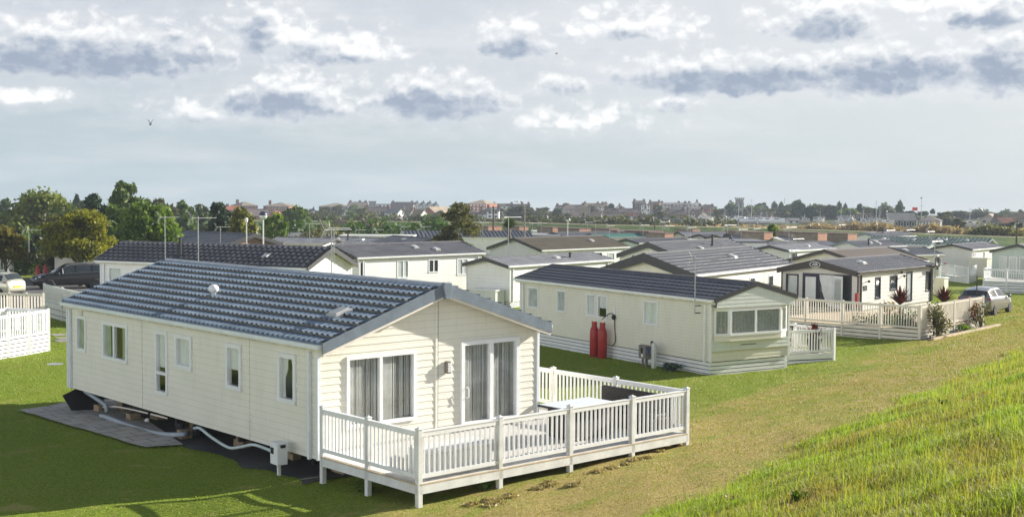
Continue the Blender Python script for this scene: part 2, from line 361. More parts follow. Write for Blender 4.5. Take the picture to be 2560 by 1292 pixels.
# ---------------------------------------------------------------- meshes
class MB:
    def __init__(s): s.v = []; s.f = []
    def quad(s, *p):
        n = len(s.v); s.v += [tuple(q) for q in p]; s.f.append(tuple(range(n, n+len(p))))
    def box(s, x0, x1, y0, y1, z0, z1, mp=None):
        n = len(s.v); P = [(x0, y0, z0), (x1, y0, z0), (x1, y1, z0), (x0, y1, z0), (x0, y0, z1), (x1, y0, z1), (x1, y1, z1), (x0, y1, z1)]
        if mp: P = [tuple(mp(*p)) for p in P]
        s.v += P; s.f += [tuple(n+i for i in q) for q in ((3, 2, 1, 0), (4, 5, 6, 7), (0, 1, 5, 4), (1, 2, 6, 5), (2, 3, 7, 6), (3, 0, 4, 7))]
    def beam(s, a, b, w, h, up=(0, 0, 1)):
        a = Vector(a); b = Vector(b); d = (b-a).normalized(); u = Vector(up); r = d.cross(u)
        if r.length < 1e-5: r = d.cross(Vector((1, 0, 0)))
        r.normalize(); u = r.cross(d); r *= w/2; u *= h/2
        n = len(s.v); s.v += [tuple(p) for p in (a-r-u, a+r-u, a+r+u, a-r+u, b-r-u, b+r-u, b+r+u, b-r+u)]
        s.f += [tuple(n+i for i in q) for q in ((3, 2, 1, 0), (4, 5, 6, 7), (0, 1, 5, 4), (1, 2, 6, 5), (2, 3, 7, 6), (3, 0, 4, 7))]
    def tube(s, pts, rad, seg=8, cap=True):
        pts = [Vector(p) for p in pts]; n0 = len(s.v); k = len(pts)
        rad = rad if isinstance(rad, (list, tuple)) else [rad]*k
        pr = None
        for i, p in enumerate(pts):
            d = (pts[min(i+1, k-1)]-pts[max(i-1, 0)]).normalized()
            if pr is None: pr = d.orthogonal().normalized()
            pr = (pr-d*pr.dot(d)).normalized(); q = d.cross(pr)
            for j in range(seg): s.v.append(tuple(p+(pr*cos(2*pi*j/seg)+q*sin(2*pi*j/seg))*rad[i]))
        for i in range(k-1):
            for j in range(seg): s.f.append((n0+i*seg+j, n0+i*seg+(j+1) % seg, n0+(i+1)*seg+(j+1) % seg, n0+(i+1)*seg+j))
        if cap: s.f.append(tuple(n0+j for j in reversed(range(seg)))); s.f.append(tuple(n0+(k-1)*seg+j for j in range(seg)))
    def lathe(s, prof, c=(0, 0, 0), seg=16, mp=None):
        n0 = len(s.v)
        for r, z in prof:
            for j in range(seg):
                p = (c[0]+r*cos(2*pi*j/seg), c[1]+r*sin(2*pi*j/seg), c[2]+z); s.v.append(tuple(mp(*p)) if mp else p)
        for i in range(len(prof)-1):
            for j in range(seg): s.f.append((n0+i*seg+j, n0+i*seg+(j+1) % seg, n0+(i+1)*seg+(j+1) % seg, n0+(i+1)*seg+j))
        s.f.append(tuple(n0+j for j in reversed(range(seg)))); s.f.append(tuple(n0+(len(prof)-1)*seg+j for j in range(seg)))
    def prism(s, poly, a, b, mp):
        """polygon (p,q) swept from depth a to b through mp(p,q,depth)"""
        n = len(s.v); k = len(poly)
        s.v += [tuple(mp(p, q, a)) for p, q in poly]+[tuple(mp(p, q, b)) for p, q in poly]
        s.f += [tuple(n+i for i in reversed(range(k))), tuple(n+k+i for i in range(k))]+[(n+i, n+(i+1) % k, n+k+(i+1) % k, n+k+i) for i in range(k)]
    def grid(s, P, wrap=False):
        n = len(s.v); a = len(P); b = len(P[0])
        for r in P: s.v += [tuple(q) for q in r]
        for i in range(a-1):
            for j in range(b if wrap else b-1): s.f.append((n+i*b+j, n+i*b+(j+1) % b, n+(i+1)*b+(j+1) % b, n+(i+1)*b+j))
    def build(s, name, mat, parent=None, smooth=False, bev=0.):
        me = bpy.data.meshes.new(name); me.from_pydata(s.v, [], s.f); me.update()
        if mat: me.materials.append(mat)
        if smooth: me.polygons.foreach_set('use_smooth', [True]*len(me.polygons))
        o = bpy.data.objects.new(name, me); COL.objects.link(o)
        if parent: o.parent = parent
        if bev:
            md = o.modifiers.new('b', 'BEVEL'); md.width = bev; md.segments = 2; md.limit_method = 'ANGLE'
        return o
def npmesh(name, v, faces_flat, counts, mat, parent=None, attr=None, smooth=False):
    me = bpy.data.meshes.new(name); me.vertices.add(len(v)); me.vertices.foreach_set('co', v.astype(np.float32).ravel())
    me.loops.add(len(faces_flat)); me.loops.foreach_set('vertex_index', faces_flat.astype(np.int32))
    st = np.concatenate([[0], np.cumsum(counts)[:-1]]).astype(np.int32)
    me.polygons.add(len(counts)); me.polygons.foreach_set('loop_start', st)
    if attr is not None:
        for k, a in attr.items(): me.attributes.new(k, 'FLOAT', 'POINT').data.foreach_set('value', a.astype(np.float32))
    me.update(calc_edges=True); me.validate()
    if smooth: me.polygons.foreach_set('use_smooth', [True]*len(me.polygons))
    me.materials.append(mat); o = bpy.data.objects.new(name, me); COL.objects.link(o)
    if parent: o.parent = parent
    return o
def tag(o, label=None, cat=None, group=None, kind=None):
    if label: o['label'] = label
    if cat: o['category'] = cat
    if group: o['group'] = group
    if kind: o['kind'] = kind
    return o
def thing(name, label, cat, loc=(0, 0, 0), rz=0., group=None):
    o = bpy.data.objects.new(name, None); COL.objects.link(o); o.location = tuple(float(c) for c in loc); o.rotation_euler = (0, 0, rz)
    o.empty_display_size = .2
    return tag(o, label, cat, group)
def copy_tree(o, parent=None):
    c = o.copy(); COL.objects.link(c)
    if parent: c.parent = parent
    for ch in list(o.children): copy_tree(ch, c)
    return c

# ---------------------------------------------------------------- ground
def build_ground():
    # one sheet: fine near the lodges, coarser to the horizon
    rad = np.concatenate([np.linspace(2, 60, 233), np.geomspace(61, 1150, 80)])
    th = np.concatenate([np.linspace(-30, 110, 401), np.linspace(113, 327, 60)])*pi/180
    rr, tt = np.meshgrid(rad, th, indexing='ij')
    x = CAM[0]+rr*np.sin(tt); y = CAM[1]+rr*np.cos(tt); z = ground(x, y)
    v = np.stack([x, y, z], -1).reshape(-1, 3); nr, nt_ = x.shape
    c = np.array([[CAM[0], CAM[1], GZ(CAM[0], CAM[1])]]); v = np.concatenate([v, c])
    i, j = np.meshgrid(np.arange(nr-1), np.arange(nt_), indexing='ij'); j2 = (j+1) % nt_
    q = np.stack([i*nt_+j, (i+1)*nt_+j, (i+1)*nt_+j2, i*nt_+j2], -1).reshape(-1, 4)
    jj = np.arange(nt_); tri = np.stack([np.full(nt_, len(v)-1), jj, (jj+1) % nt_], -1)
    flat = np.concatenate([q.ravel(), tri.ravel()]); cnt = np.concatenate([np.full(len(q), 4), np.full(len(tri), 3)])
    m, g, p, out = newmat('grassland')
    tc = g.n('ShaderNodeTexCoord'); o = tc.outputs['Object']; X, Y, Z = g.xyz(o)
    X0 = g.m('SUBTRACT', X, FOOT[0]); Y0 = g.m('SUBTRACT', Y, FOOT[1])
    s = g.m('ADD', g.m('MULTIPLY', X0, OUT[0]), g.m('MULTIPLY', Y0, OUT[1])); t = g.m('ADD', g.m('MULTIPLY', X0, ALONG[0]), g.m('MULTIPLY', Y0, ALONG[1]))
    big = g.noise(o, .22, 5, .6); mid = g.noise(o, 1.4, 5, .65); fine = g.noise(o, 16, 4, .7)
    along = g.noise(g.vec(g.m('MULTIPLY', t, .12), g.m('MULTIPLY', s, .9), 0.), 1., 5, .65)
    mix1 = g.m('ADD', g.m('MULTIPLY', big, .35), g.m('ADD', g.m('MULTIPLY', mid, .25), g.m('ADD', g.m('MULTIPLY', along, .35), g.m('MULTIPLY', fine, .2))))
    green = g.mix(g.ramp(fine, .3, .7), (.12, .17, .018, 1), (.23, .29, .032, 1))
    dry = g.mix(g.ramp(fine, .3, .7), (.27, .205, .07, 1), (.44, .345, .125, 1))
    # the strip at the foot of the bank is worn and dry, the lawns between the lodges greener
    w = g.m('ADD', g.ramp(s, -9., -2.5, .12, -.05), mix1)
    lawn = g.mix(g.ramp(w, .50, .66), dry, green)
    lawn = g.mix(g.m('MULTIPLY', g.ramp(g.noise(o, .9, 4, .7), .58, .7), .55), lawn, (.38, .30, .11, 1))
    bankc = g.mix(g.ramp(mid, .35, .65), (.11, .13, .025, 1), (.20, .20, .045, 1))
    edge = g.m('ADD', s, g.m('MULTIPLY', g.m('SUBTRACT', mid, .5), 1.6))
    col = g.mix(g.ramp(edge, -.25, .35), lawn, bankc)
    far = g.ramp(g.m('ADD', X, Y), 330., 420.)
    col = g.mix(far, col, g.mix(g.ramp(g.noise(o, .012, 5, .6), .4, .6), (.05, .065, .02, 1), (.085, .085, .035, 1)))
    g.put(p.inputs['Base Color'], col); p.inputs['Roughness'].default_value = .95; p.inputs['Specular IOR Level'].default_value = .15
    bn = g.n('ShaderNodeBump'); bn.inputs['Strength'].default_value = .9; bn.inputs['Distance'].default_value = .05
    g.put(bn.inputs['Height'], g.m('ADD', g.noise(o, 22, 5, .7), g.m('MULTIPLY', mid, .6))); m.node_tree.links.new(bn.outputs[0], p.inputs['Normal'])
    tag(npmesh('ground', v, flat, cnt, m, smooth=True), kind='structure')
build_ground()
def sheet(name, pts, mat, lift=.02, rag=0.):
    """a patch of paving laid on the ground"""
    mb = MB(); pts = [np.array(p, float) for p in pts]; n = 40 if rag else 14
    P = []
    for i in range(n+1):
        a = pts[0]+(pts[3]-pts[0])*i/n; b = pts[1]+(pts[2]-pts[1])*i/n; row = []
        for j in range(n+1):
            q = a+(b-a)*j/n
            if rag and (i in (0, n) or j in (0, n)): q = q+rag*np.array([sin(q[1]*2.3+q[0])+.5*sin(q[1]*5.1), .6*sin(q[0]*2.9+1)])
            row.append((q[0], q[1], GZ(q[0], q[1])+lift))
        P.append(row)
    mb.grid(P)
    return tag(mb.build(name, mat), kind='structure')

# ---------------------------------------------------------------- caravans and lodges
def lapwall(mb, mp, A, z0, ze, zr, opens, lap, proud):
    """lapped boards over a wall (gabled when zr > ze) with openings; mp(a, z, off)"""
    zt = max(ze, zr); n = int(math.ceil((zt-z0)/lap-1e-6))
    zs = sorted(set([round(min(z0+i*lap, zt), 4) for i in range(n+1)]+[round(z, 4) for o in opens for z in o[2:4]]+[round(ze, 4)]))
    def lim(z):
        if z <= ze+1e-6 or zr <= ze: return 0., A
        k = (z-ze)/(zr-ze)*A/2; return k, A-k
    for za, zb in zip(zs[:-1], zs[1:]):
        if zb-za < 1e-4: continue
        zm = (za+zb)/2; k = math.floor((zm-z0)/lap+1e-6); off = lambda z: proud*(1-(z-z0-k*lap)/lap)
        cuts = sorted((o[0], o[1]) for o in opens if o[2] < zm < o[3]); la, ra = lim(za); lb, rb = lim(zb)
        edges = []; cur = None
        for c0, c1 in cuts: edges.append((cur, c0)); cur = c1
        edges.append((cur, None))
        for e0, e1 in edges:
            a0, b0 = (la, lb) if e0 is None else (e0, e0); a1, b1 = (ra, rb) if e1 is None else (e1, e1)
            if a1-a0 < 1e-4 and b1-b0 < 1e-4: continue
            mb.quad(mp(a0, za, off(za)), mp(a1, za, off(za)), mp(b1, zb, off(zb)), mp(b0, zb, off(zb)))
            if abs(za-(z0+k*lap)) < 1e-4: mb.quad(mp(a0, za, 0), mp(a1, za, 0), mp(a1, za, off(za)), mp(a0, za, off(za)))
def wavy(mb, mp, a0, a1, z0, z1, off, amp=.03, per=.14, gather=None, seed=0):
    n = max(6, int((a1-a0)/per*8)); rows = 6; P = []; rnd = random.Random(seed); ph = rnd.random()*6
    for i in range(rows+1):
        f = i/rows; z = z0+(z1-z0)*f; r = []
        for j in range(n+1):
            a = a0+(a1-a0)*j/n
            if gather is not None: a = gather(f, a0, a1, j/n)
            r.append(mp(a, z, off+amp*sin(2*pi*(a-a0)/per+ph+.8*sin(a*5+ph))))
        P.append(r)
    mb.grid(P)
def window(parent, mp, a0, a1, z0, z1, mull=(), trans=(), frame='pvc', fw=.055, proud=.03, glass='glass', curtain='net', cur=None, name='window', deep=.06, sash=.03, seed=0):
    """frame (part) > pane, curtain (sub-parts) in a real opening"""
    mb = MB(); bx = lambda p0, p1, q0, q1, o0, o1: mb.box(p0, p1, q0, q1, o0, o1, lambda p, q, o: mp(p, q, o))
    bx(a0-.01, a1+.01, z1-fw, z1+.012, -.06, proud); bx(a0-.01, a1+.01, z0-.012, z0+fw, -.06, proud+.012)
    bx(a0-.01, a0+fw, z0+fw, z1-fw, -.06, proud); bx(a1-fw, a1+.01, z0+fw, z1-fw, -.06, proud)
    for m_ in mull: bx(m_-fw*.6, m_+fw*.6, z0+fw, z1-fw, -.05, proud-.006)
    for t_ in trans: bx(a0+fw, a1-fw, t_-fw*.5, t_+fw*.5, -.05, proud-.006)
    f = mb.build(name, M[frame], parent)
    mb = MB(); mb.quad(mp(a0, z0, -.012), mp(a1, z0, -.012), mp(a1, z1, -.012), mp(a0, z1, -.012)); mb.build('pane', M[glass], f)
    if curtain and glass == 'glass':
        mb = MB(); i0, i1 = a0+.02, a1-.02
        if cur == 'tied':
            w = (i1-i0)/2
            wavy(mb, mp, i0, i0+w, z0+.02, z1, -deep, .02, .09, lambda t, s0, s1, q: s0+(s1-s0)*q*(.35+.65*t*t), seed)
            wavy(mb, mp, i1-w, i1, z0+.02, z1, -deep, .02, .09, lambda t, s0, s1, q: s1-(s1-s0)*(1-q)*(.35+.65*t*t), seed+1)
        elif cur == 'half': wavy(mb, mp, i0, i1, z0+(z1-z0)*.42, z1, -deep, .02, .11, None, seed)
        elif cur == 'sides':
            w = (i1-i0)*.27; wavy(mb, mp, i0, i0+w, z0, z1, -deep, .03, .1, None, seed); wavy(mb, mp, i1-w, i1, z0, z1, -deep, .03, .1, None, seed+1)
        elif cur == 'strings':
            rnd = random.Random(seed); a = i0
            while a < i1:
                w = rnd.uniform(.006, .022); mb.box(a, min(a+w, i1), z0+.02, z1, -deep-.01-rnd.random()*.02, -deep, lambda p, q, o: mp(p, q, o)); a += w+rnd.choice((.006, .012, .02, .03))
        else: wavy(mb, mp, i0, i1, z0, z1, -deep, .025, .13, None, seed)
        mb.build('curtain', M[curtain], f, True)
        mb = MB(); mb.box(a0-.2, a1+.2, max(z0-.3, .0), z1+.05, -1.3, -1.28, lambda p, q, o: mp(p, q, o)); mb.build('room_wall', M['drape'], f)
    return f
def roof_slope(mb, e0, e1, r0, tw, course, A, step, su=6, sv=2, lip=0.):
    """pantile sheet: e0 -> e1 along the eave, e0 -> r0 up the slope"""
    e0, e1, r0 = Vector(e0), Vector(e1), Vector(r0); U = e1-e0; S = r0-e0; lu, ls = U.length, S.length; U.normalize(); S.normalize()
    N = U.cross(S)
    if N.z < 0: N = -N
    nt_ = max(1, round(lu/tw)); nc = max(1, round(ls/course)); tw = lu/nt_; course = ls/nc
    us = [(i+j/su)*tw for i in range(nt_) for j in range(su)]+[lu]
    prof = [A*(.5+.5*cos(2*pi*(u/tw)))**1.6 for u in us]
    P = []
    for c in range(nc):
        for k in range(sv+1):
            f = k/sv; h0 = step*(1-f); b = (c+f)*course+(0 if k else .0)
            P.append([tuple(e0+U*u+S*b+N*(h0+a*(1 if k < sv or c == nc-1 else 1))) for u, a in zip(us, prof)])
        if lip:   # sheets lap: each course overhangs the one below and is open at its lower edge
            Q = []
            for k in range(sv+2):
                f = k/(sv+1); b = (c+f)*course-(lip if k == 0 else 0); q_ = 1-.75*f
                Q.append([tuple(e0+U*u+S*b+N*(step*(1-f)+a*q_)) for u, a in zip(us, prof)])
            mb.grid(Q); Q = Q[0]; mb.grid([Q, [tuple(Vector(p)-N*.004+S*.001) for p in Q]])
    if not lip: mb.grid(P)
    # drop at the eave
    mb.grid([[tuple(e0+U*u-N*.015) for u in us], P[0]])
def caravan(name, label, x, y, yaw, Wd, Ln, ze, k, og=.3, os=.1, ogb=None, z0=.45, wall='cream', roof='roof_dark', edge='edge', gut='pvc', lap=.15, proud=.012,
            tw=.3, course=.36, ta=.028, step=.022, su=5, sv=2, barge=.2, front=(), left=(), right=(), skirt='pvc', lip=0., cat='static caravan', group='static caravans',
            hide_back=True, zg=None, vents=(), flue=(), slab=False, wallobj=None, edge2=None, light=False):
    zg = GZ(x, y) if zg is None else zg
    t = thing(name, label, cat, (x, y, zg), R(yaw), group)
    E_ = ze-zg; Z = E_+k*Wd; sl = math.atan2(Z-E_, Wd/2+os)
    wt = E_+os*math.tan(sl)-.09; wr = Z-.09
    F = lambda a, z, o=0: (a, -o, z); Lf = lambda a, z, o=0: (-o, a, z); Rt = lambda a, z, o=0: (Wd+o, a, z); Bk = lambda a, z, o=0: (a, Ln+o, z)
    mb = MB()
    ops = lambda ws: [(w['a'][0], w['a'][1], w['z'][0], w['z'][1]) for w in ws]
    lapwall(mb, F, Wd, z0, wt, wr, ops(front), lap, proud); lapwall(mb, Lf, Ln, z0, wt, wt, ops(left), lap, proud)
    lapwall(mb, Rt, Ln, z0, wt, wt, ops(right), lap, proud); lapwall(mb, Bk, Wd, z0, wt, wr, (), lap, proud)
    mb.quad((0, 0, z0), (Wd, 0, z0), (Wd, Ln, z0), (0, Ln, z0))
    mb.build('wall', M[wall], t)
    # corner posts
    for cx, cy in ((0, 0), (Wd, 0), (0, Ln), (Wd, Ln)): mb = MB(); mb.box(cx-.035, cx+.035, cy-.035, cy+.035, z0-.01, wt); mb.build('corner_trim', M[gut], t)
    # roof
    mb = MB(); y0, y1 = -og, Ln+(og if ogb is None else ogb)
    roof_slope(mb, (-os, y0, E_), (-os, y1, E_), (Wd/2, y0, Z), tw, course, ta, step, su, sv, lip)
    roof_slope(mb, (Wd+os, y0, E_), (Wd+os, y1, E_), (Wd/2, y0, Z), tw, course, ta, step, su, sv, lip)
    ro = mb.build('roof', M[roof], t)
    mb = MB(); mb.prism([(-.12, -.05), (.12, -.05), (.08, .03), (0, .045), (-.08, .03)], y0-.02, y1+.02, lambda p, q, d: (Wd/2+p, d, Z+q+.02)); mb.build('ridge_cap', M[edge2 or 'ridge'], t)
    mb = MB()
    for s in (0, 1):
        u0 = -os if s == 0 else Wd+os
        mb.quad((u0, y0, E_-.02), (u0, y1, E_-.02), (Wd/2, y1, Z-.02), (Wd/2, y0, Z-.02))
        mb.quad((u0, y0, E_-.06), (Wd/2, y0, Z-.06), (Wd/2, y1, Z-.06), (u0, y1, E_-.06))
        mb.box(min(u0, u0+(.03 if s == 0 else -.03)), max(u0, u0+(.03 if s == 0 else -.03)), y0, y1, E_-.16, E_-.0)
    mb.build('soffit', M['soffit'], t)
    for v0, v1 in ((y0-.035, y0), (y1, y1+.035)):
        mb = MB(); h = barge; tn = math.tan(sl)
        mb.prism([(-os-.02, E_+.035-h*.9), (-os-.02, E_+.045), (Wd/2, Z+.06), (Wd+os+.02, E_+.045), (Wd+os+.02, E_+.035-h*.9), (Wd/2, Z+.06-h*1.1)], v0, v1, lambda p, q, d: (p, d, q))
        # concave polygon: build as two halves
        mb.v = []; mb.f = []
        for sg in (0, 1):
            ue = -os-.02 if sg == 0 else Wd+os+.02
            mb.prism([(ue, E_+.035-h*.9), (ue, E_+.045), (Wd/2, Z+.06), (Wd/2, Z+.06-h*1.1)], v0, v1, lambda p, q, d: (p, d, q))
        mb.build('bargeboard', M[edge], t)
    for s in (0, 1):
        mb = MB(); u = -os-.05 if s == 0 else Wd+os+.05
        mb.prism([(-.05, -.06), (.05, -.06), (.055, .03), (-.055, .03)], y0+.03, y1-.03, lambda p, q, d: (u+p, d, E_+q-.03)); mb.build('gutter', M[gut], t)
        up = -.05 if s == 0 else Wd+.05
        for v in (.25, Ln-.25):
            mb = MB(); mb.box(up-.035, up+.035, v-.035, v+.035, z0-.02, E_-.12); mb.build('downpipe', M[gut], t)
    for mp, ws in ((F, front), (Lf, left), (Rt, right)):
        for i, w in enumerate(ws):
            kw = {q: v for q, v in w.items() if q not in ('a', 'z')}
            window(t, mp, w['a'][0], w['a'][1], w['z'][0], w['z'][1], seed=i*7+int(x), **kw)
    if skirt:
        mb = MB(); nb = 4; zb = z0-.01; lo = -.12; h = (zb-lo)/nb
        for i in range(nb):
            za, zz = lo+i*h, lo+(i+1)*h-.025
            mb.box(0, Wd, .03, .06, za, zz); mb.box(.03, .06, .06, Ln-.06, za, zz); mb.box(Wd-.06, Wd-.03, .06, Ln-.06, za, zz)
        mb.build('skirt_boarding', M[skirt], t)
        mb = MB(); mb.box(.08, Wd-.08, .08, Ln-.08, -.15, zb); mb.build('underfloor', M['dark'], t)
    for (fu, fv) in vents:       # fraction up the slope from the eave on the right (u>W/2) or left
        side = 1 if fu > .5 else 0; b = abs(fu-.5)*2
        uu = Wd/2+(Wd/2+os)*b*(1 if side else -1); zz = Z-(Z-E_)*b+.05; an = sl*(1 if side else -1)
        mt = Matrix.Translation((uu, fv*Ln, zz)) @ Matrix.Rotation(an, 4, 'Y'); mp = lambda p, q, o: mt @ Vector((p, q, o))
        mb = MB(); mb.box(-.22, .22, -.2, .2, -.03, .05, mp); mb.box(-.17, .17, -.15, .15, .05, .085, mp); mb.build('roof_vent', M['alu'], t)
    for (fu, fv, h) in flue:
        side = 1 if fu > .5 else 0; b = abs(fu-.5)*2
        uu = Wd/2+(Wd/2+os)*b*(1 if side else -1); zz = Z-(Z-E_)*b
        mb = MB(); mb.lathe([(.14, -.02), (.12, .05), (.075, .07), (.07, h), (.10, h+.01), (.10, h+.06), (.03, h+.09)], (uu, fv*Ln, zz), 12); mb.build('flue', M['black'], t)
    return t
def Wn(a0, a1, z0, z1, **k): return dict(a=(a0, a1), z=(z0, z1), **k)

# ---------------------------------------------------------------- railed decks
def post(mb, x, y, z0, z1, w=.1):
    mb.box(x-w/2, x+w/2, y-w/2, y+w/2, z0, z1); mb.box(x-w/2-.012, x+w/2+.012, y-w/2-.012, y+w/2+.012, z1, z1+.018)
    n = len(mb.v); mb.v += [(x-w/2, y-w/2, z1+.018), (x+w/2, y-w/2, z1+.018), (x+w/2, y+w/2, z1+.018), (x-w/2, y+w/2, z1+.018), (x, y, z1+.05)]
    mb.f += [(n, n+1, n+4), (n+1, n+2, n+4), (n+2, n+3, n+4), (n+3, n, n+4)]
def panel(t, a, b, zb, zt, mat, sp=.125, bw=.042, rail=.085, solid=False, name='railing_panel'):
    """top rail, bottom rail and balusters between two posts; a, b = (x, y); zb/zt may differ at each end"""
    a = Vector((*a, 0)); b = Vector((*b, 0)); d = (b-a); n = d.normalized(); l = d.length; a = a+n*.05; b = b-n*.05; l -= .1
    mb = MB(); z = Vector((0, 0, 1))
    mb.beam(a+z*(zt-rail/2), b+z*(zt-rail/2), .06, rail); mb.beam(a+z*(zt+.008), b+z*(zt+.008), .085, .018); mb.beam(a+z*(zb+rail*.45), b+z*(zb+rail*.45), .055, rail*.9)
    if solid:
        mb.beam(a+z*(zb+zt)/2, b+z*(zb+zt)/2, .02, zt-zb-.02)
        k = int(l/.13)
        for i in range(k): p = a+n*l*(i+.5)/k; mb.beam(p+z*(zb+.05), p+z*(zt-.05), .05, .032, up=n)
    else:
        k = max(2, round(l/sp))
        for i in range(k): p = a+n*l*(i+.5)/k; mb.beam(p+z*(zb+.04), p+z*(zt-.04), bw, .03, up=n)
    return mb.build(name, M[mat], t)

# ---------------------------------------------------------------- cars
def car(name, label, loc, rz, paint, st, sides, ws, rw, wheels, rad, plate=None, group='parked cars', rails=False):
    t = thing(name, label, 'car', loc, rz, group); st = np.array(st, float); xs = st[:, 0]
    def S(x): return [np.interp(x, xs, st[:, i]) for i in range(1, 6)]
    def ring(x):
        zs, zb, zr, w, wr = S(x); h = zr-zb
        if h < .08: q = [(0, zs), (w*.88, zs), (w*.98, zs+.1), (w, zs+(zb-zs)*.55), (w*.965, zb-.06), (w*.90, zb), (w*.6, zr), (0, zr+.02)]
        else: q = [(0, zs), (w*.88, zs), (w*.98, zs+.1), (w, zs+(zb-zs)*.55), (w*.985, zb-.06), (w*.95, zb), (wr, zr-.06), (0, zr+.02)]
        q.insert(7, (q[6][0]*.88, q[6][1]+(q[7][1]-q[6][1])*.6))
        return q
    def P(x, j, side=1, out=0.):
        q = ring(x); i = min(int(j), len(q)-2); f = j-i; a, b = q[i], q[i+1]; p = (a[0]+(b[0]-a[0])*f, a[1]+(b[1]-a[1])*f)
        d = (b[1]-a[1], -(b[0]-a[0])); l = math.hypot(*d) or 1
        return (x, side*(p[0]+d[0]/l*out), p[1]+d[1]/l*out)
    mb = MB(); nx = 44; X = np.linspace(xs[0], xs[-1], nx); X = np.unique(np.concatenate([X, xs])); G_ = []
    for x in X:
        q = ring(x); G_.append([(x, u, v) for u, v in q]+[(x, -u, v) for u, v in reversed(q[1:-1])])
    mb.grid(G_, wrap=True)
    for e in (0, -1): mb.f.append(tuple((len(mb.v)-len(G_[0])+i) if e else i for i in range(len(G_[0]))))
    b = mb.build('body', M[paint], t, True)
    md = b.modifiers.new('e', 'EDGE_SPLIT'); md.split_angle = R(38)
    for (xa, xb) in sides:
        for sg in (1, -1):
            mb = MB(); mb.grid([[P(xa+(xb-xa)*i/8, 5.1+.8*j/4, sg, .008) for j in range(5)] for i in range(9)]); mb.build('side_window', M['car_glass'], t, True)
    for nm, (xa, xb) in (('windscreen', ws), ('rear_window', rw)):
        mb = MB(); rows = []
        for i in range(7):
            x = xa+(xb-xa)*i/6; half = [P(x, 6.35+1.65*j/5, 1, .008) for j in range(6)]
            rows.append([(p[0], -p[1], p[2]) for p in half]+half[::-1][1:])
        mb.grid(rows); mb.build(nm, M['car_glass'], t, True)
    for wx in wheels:
        w = S(wx)[3]
        for sg in (1, -1):
            mp = lambda p, q, d: (wx+p, sg*(w-.10+d), rad+q)
            mt = Matrix.Translation((wx, sg*(w-.09), rad)) @ Matrix.Rotation(-sg*pi/2, 4, 'X'); f = lambda p, q, d: mt @ Vector((p, q, d))
            mb = MB(); mb.lathe([(rad*1.16, -.03), (rad*1.16, .078), (rad*1.0, .082)], (0, 0, 0), 24, f); mb.build('wheel_arch', M['black'], t, True)
            mb = MB(); mb.lathe([(rad*.6, -.1), (rad*.95, -.1), (rad, -.06), (rad, .07), (rad*.94, .105), (rad*.66, .10)], (0, 0, 0), 24, f); ty = mb.build('tyre', M['rubber'], t, True)
            mb = MB(); mb.lathe([(rad*.66, .02), (rad*.66, .098), (rad*.6, .10), (rad*.58, .06)], (0, 0, 0), 24, f)
            for k in range(6):
                a = k*pi/3; mb.beam(f(0, 0, .085), f(rad*.62*cos(a), rad*.62*sin(a), .09), rad*.17, .02, up=(0, sg, 0))
            mb.build('rim', M['rim'], ty)
    x0, x1 = xs[0], xs[-1]
    for sg in (1, -1):
        mb = MB(); xa = x0+.05; mb.grid([[P(xa+.28*i/3, 4.1+.95*j/3, sg, .012) for j in range(4)] for i in range(4)]); mb.build('tail_lamp', M['tail'], t, True)
        mb = MB(); mb.grid([[P(x1-.05-.42*i/3, 4.0+1.1*j/3, sg, .012) for j in range(4)] for i in range(4)]); mb.build('headlight', M['headlamp'], t, True)
        xm = ws[0]+(ws[1]-ws[0])*.62; p = P(xm, 5, sg); mb = MB(); mb.lathe([(.03, -.1), (.085, -.07), (.095, 0), (.075, .06), (.02, .09)], (p[0], p[1]+sg*.12, p[2]+.05), 10, None); mb.build('door_mirror', M['black'] if paint == 'car_black' else M[paint], t, True)
        for xa in [s[0] for s in sides]+[sides[-1][1]]:
            pass
    if plate:
        mb = MB(); mb.box(x0-.035, x0+.0, -.26, .26, .62, .73); mb.build('number_plate', M['yellow_plate' if plate == 'y' else 'white_plate'], t)
    mb = MB(); mb.box(x0+.02, x0+.2, -.62, .62, .30, .42); mb.box(x1-.2, x1-.005, -.5, .5, .3, .46); mb.build('bumper_insert', M['black'], t)
    if rails:
        for sg in (1, -1):
            mb = MB(); mb.tube([P(x, 6.9, sg, .03) for x in np.linspace(sides[0][0]-.1, sides[-1][1]-.2, 8)], .018, 6); mb.build('roof_rail', M['alu'], t)
            mb = MB(); mb.tube([P(x, 5.97, sg, .012) for x in np.linspace(sides[0][0], sides[-1][1], 10)]+[P(x, 5.05, sg, .012) for x in np.linspace(sides[-1][1], sides[0][0], 10)], .011, 5); mb.build('chrome_strip', M['steel'], t)
    return t

# ---------------------------------------------------------------- trees
def leaves(blobs, n, leaf, seed, flat=.0, aspect=1.5, droop=0.):
    rng = np.random.default_rng(seed); B = np.array(blobs, float)      # x y z rx ry rz
    wgt = (B[:, 3]*B[:, 5])**1.0; wgt /= wgt.sum(); k = rng.choice(len(B), n, p=wgt); b = B[k]
    d = rng.normal(size=(n, 3)); d /= np.linalg.norm(d, axis=1)[:, None]
    r = (.45+.55*rng.random(n)**.45)*(1+.17*rng.normal(size=n))
    c = b[:, :3]+d*b[:, 3:6]*r[:, None]
    nrm = d*.6+rng.normal(size=(n, 3))*.75; nrm[:, 2] += flat; nrm /= np.linalg.norm(nrm, axis=1)[:, None]
    up = rng.normal(size=(n, 3)); up[:, 2] -= droop
    a = np.cross(nrm, up); a /= np.linalg.norm(a, axis=1)[:, None]+1e-9; e = np.cross(nrm, a)
    s = leaf*(.55+.9*rng.random(n))[:, None]
    a = a*s*.5; e = e*s*.5*aspect
    v = np.stack([c-e, c+a*.9-e*.1, c+e, c-a*.9-e*.1], 1).reshape(-1, 3)
    return v
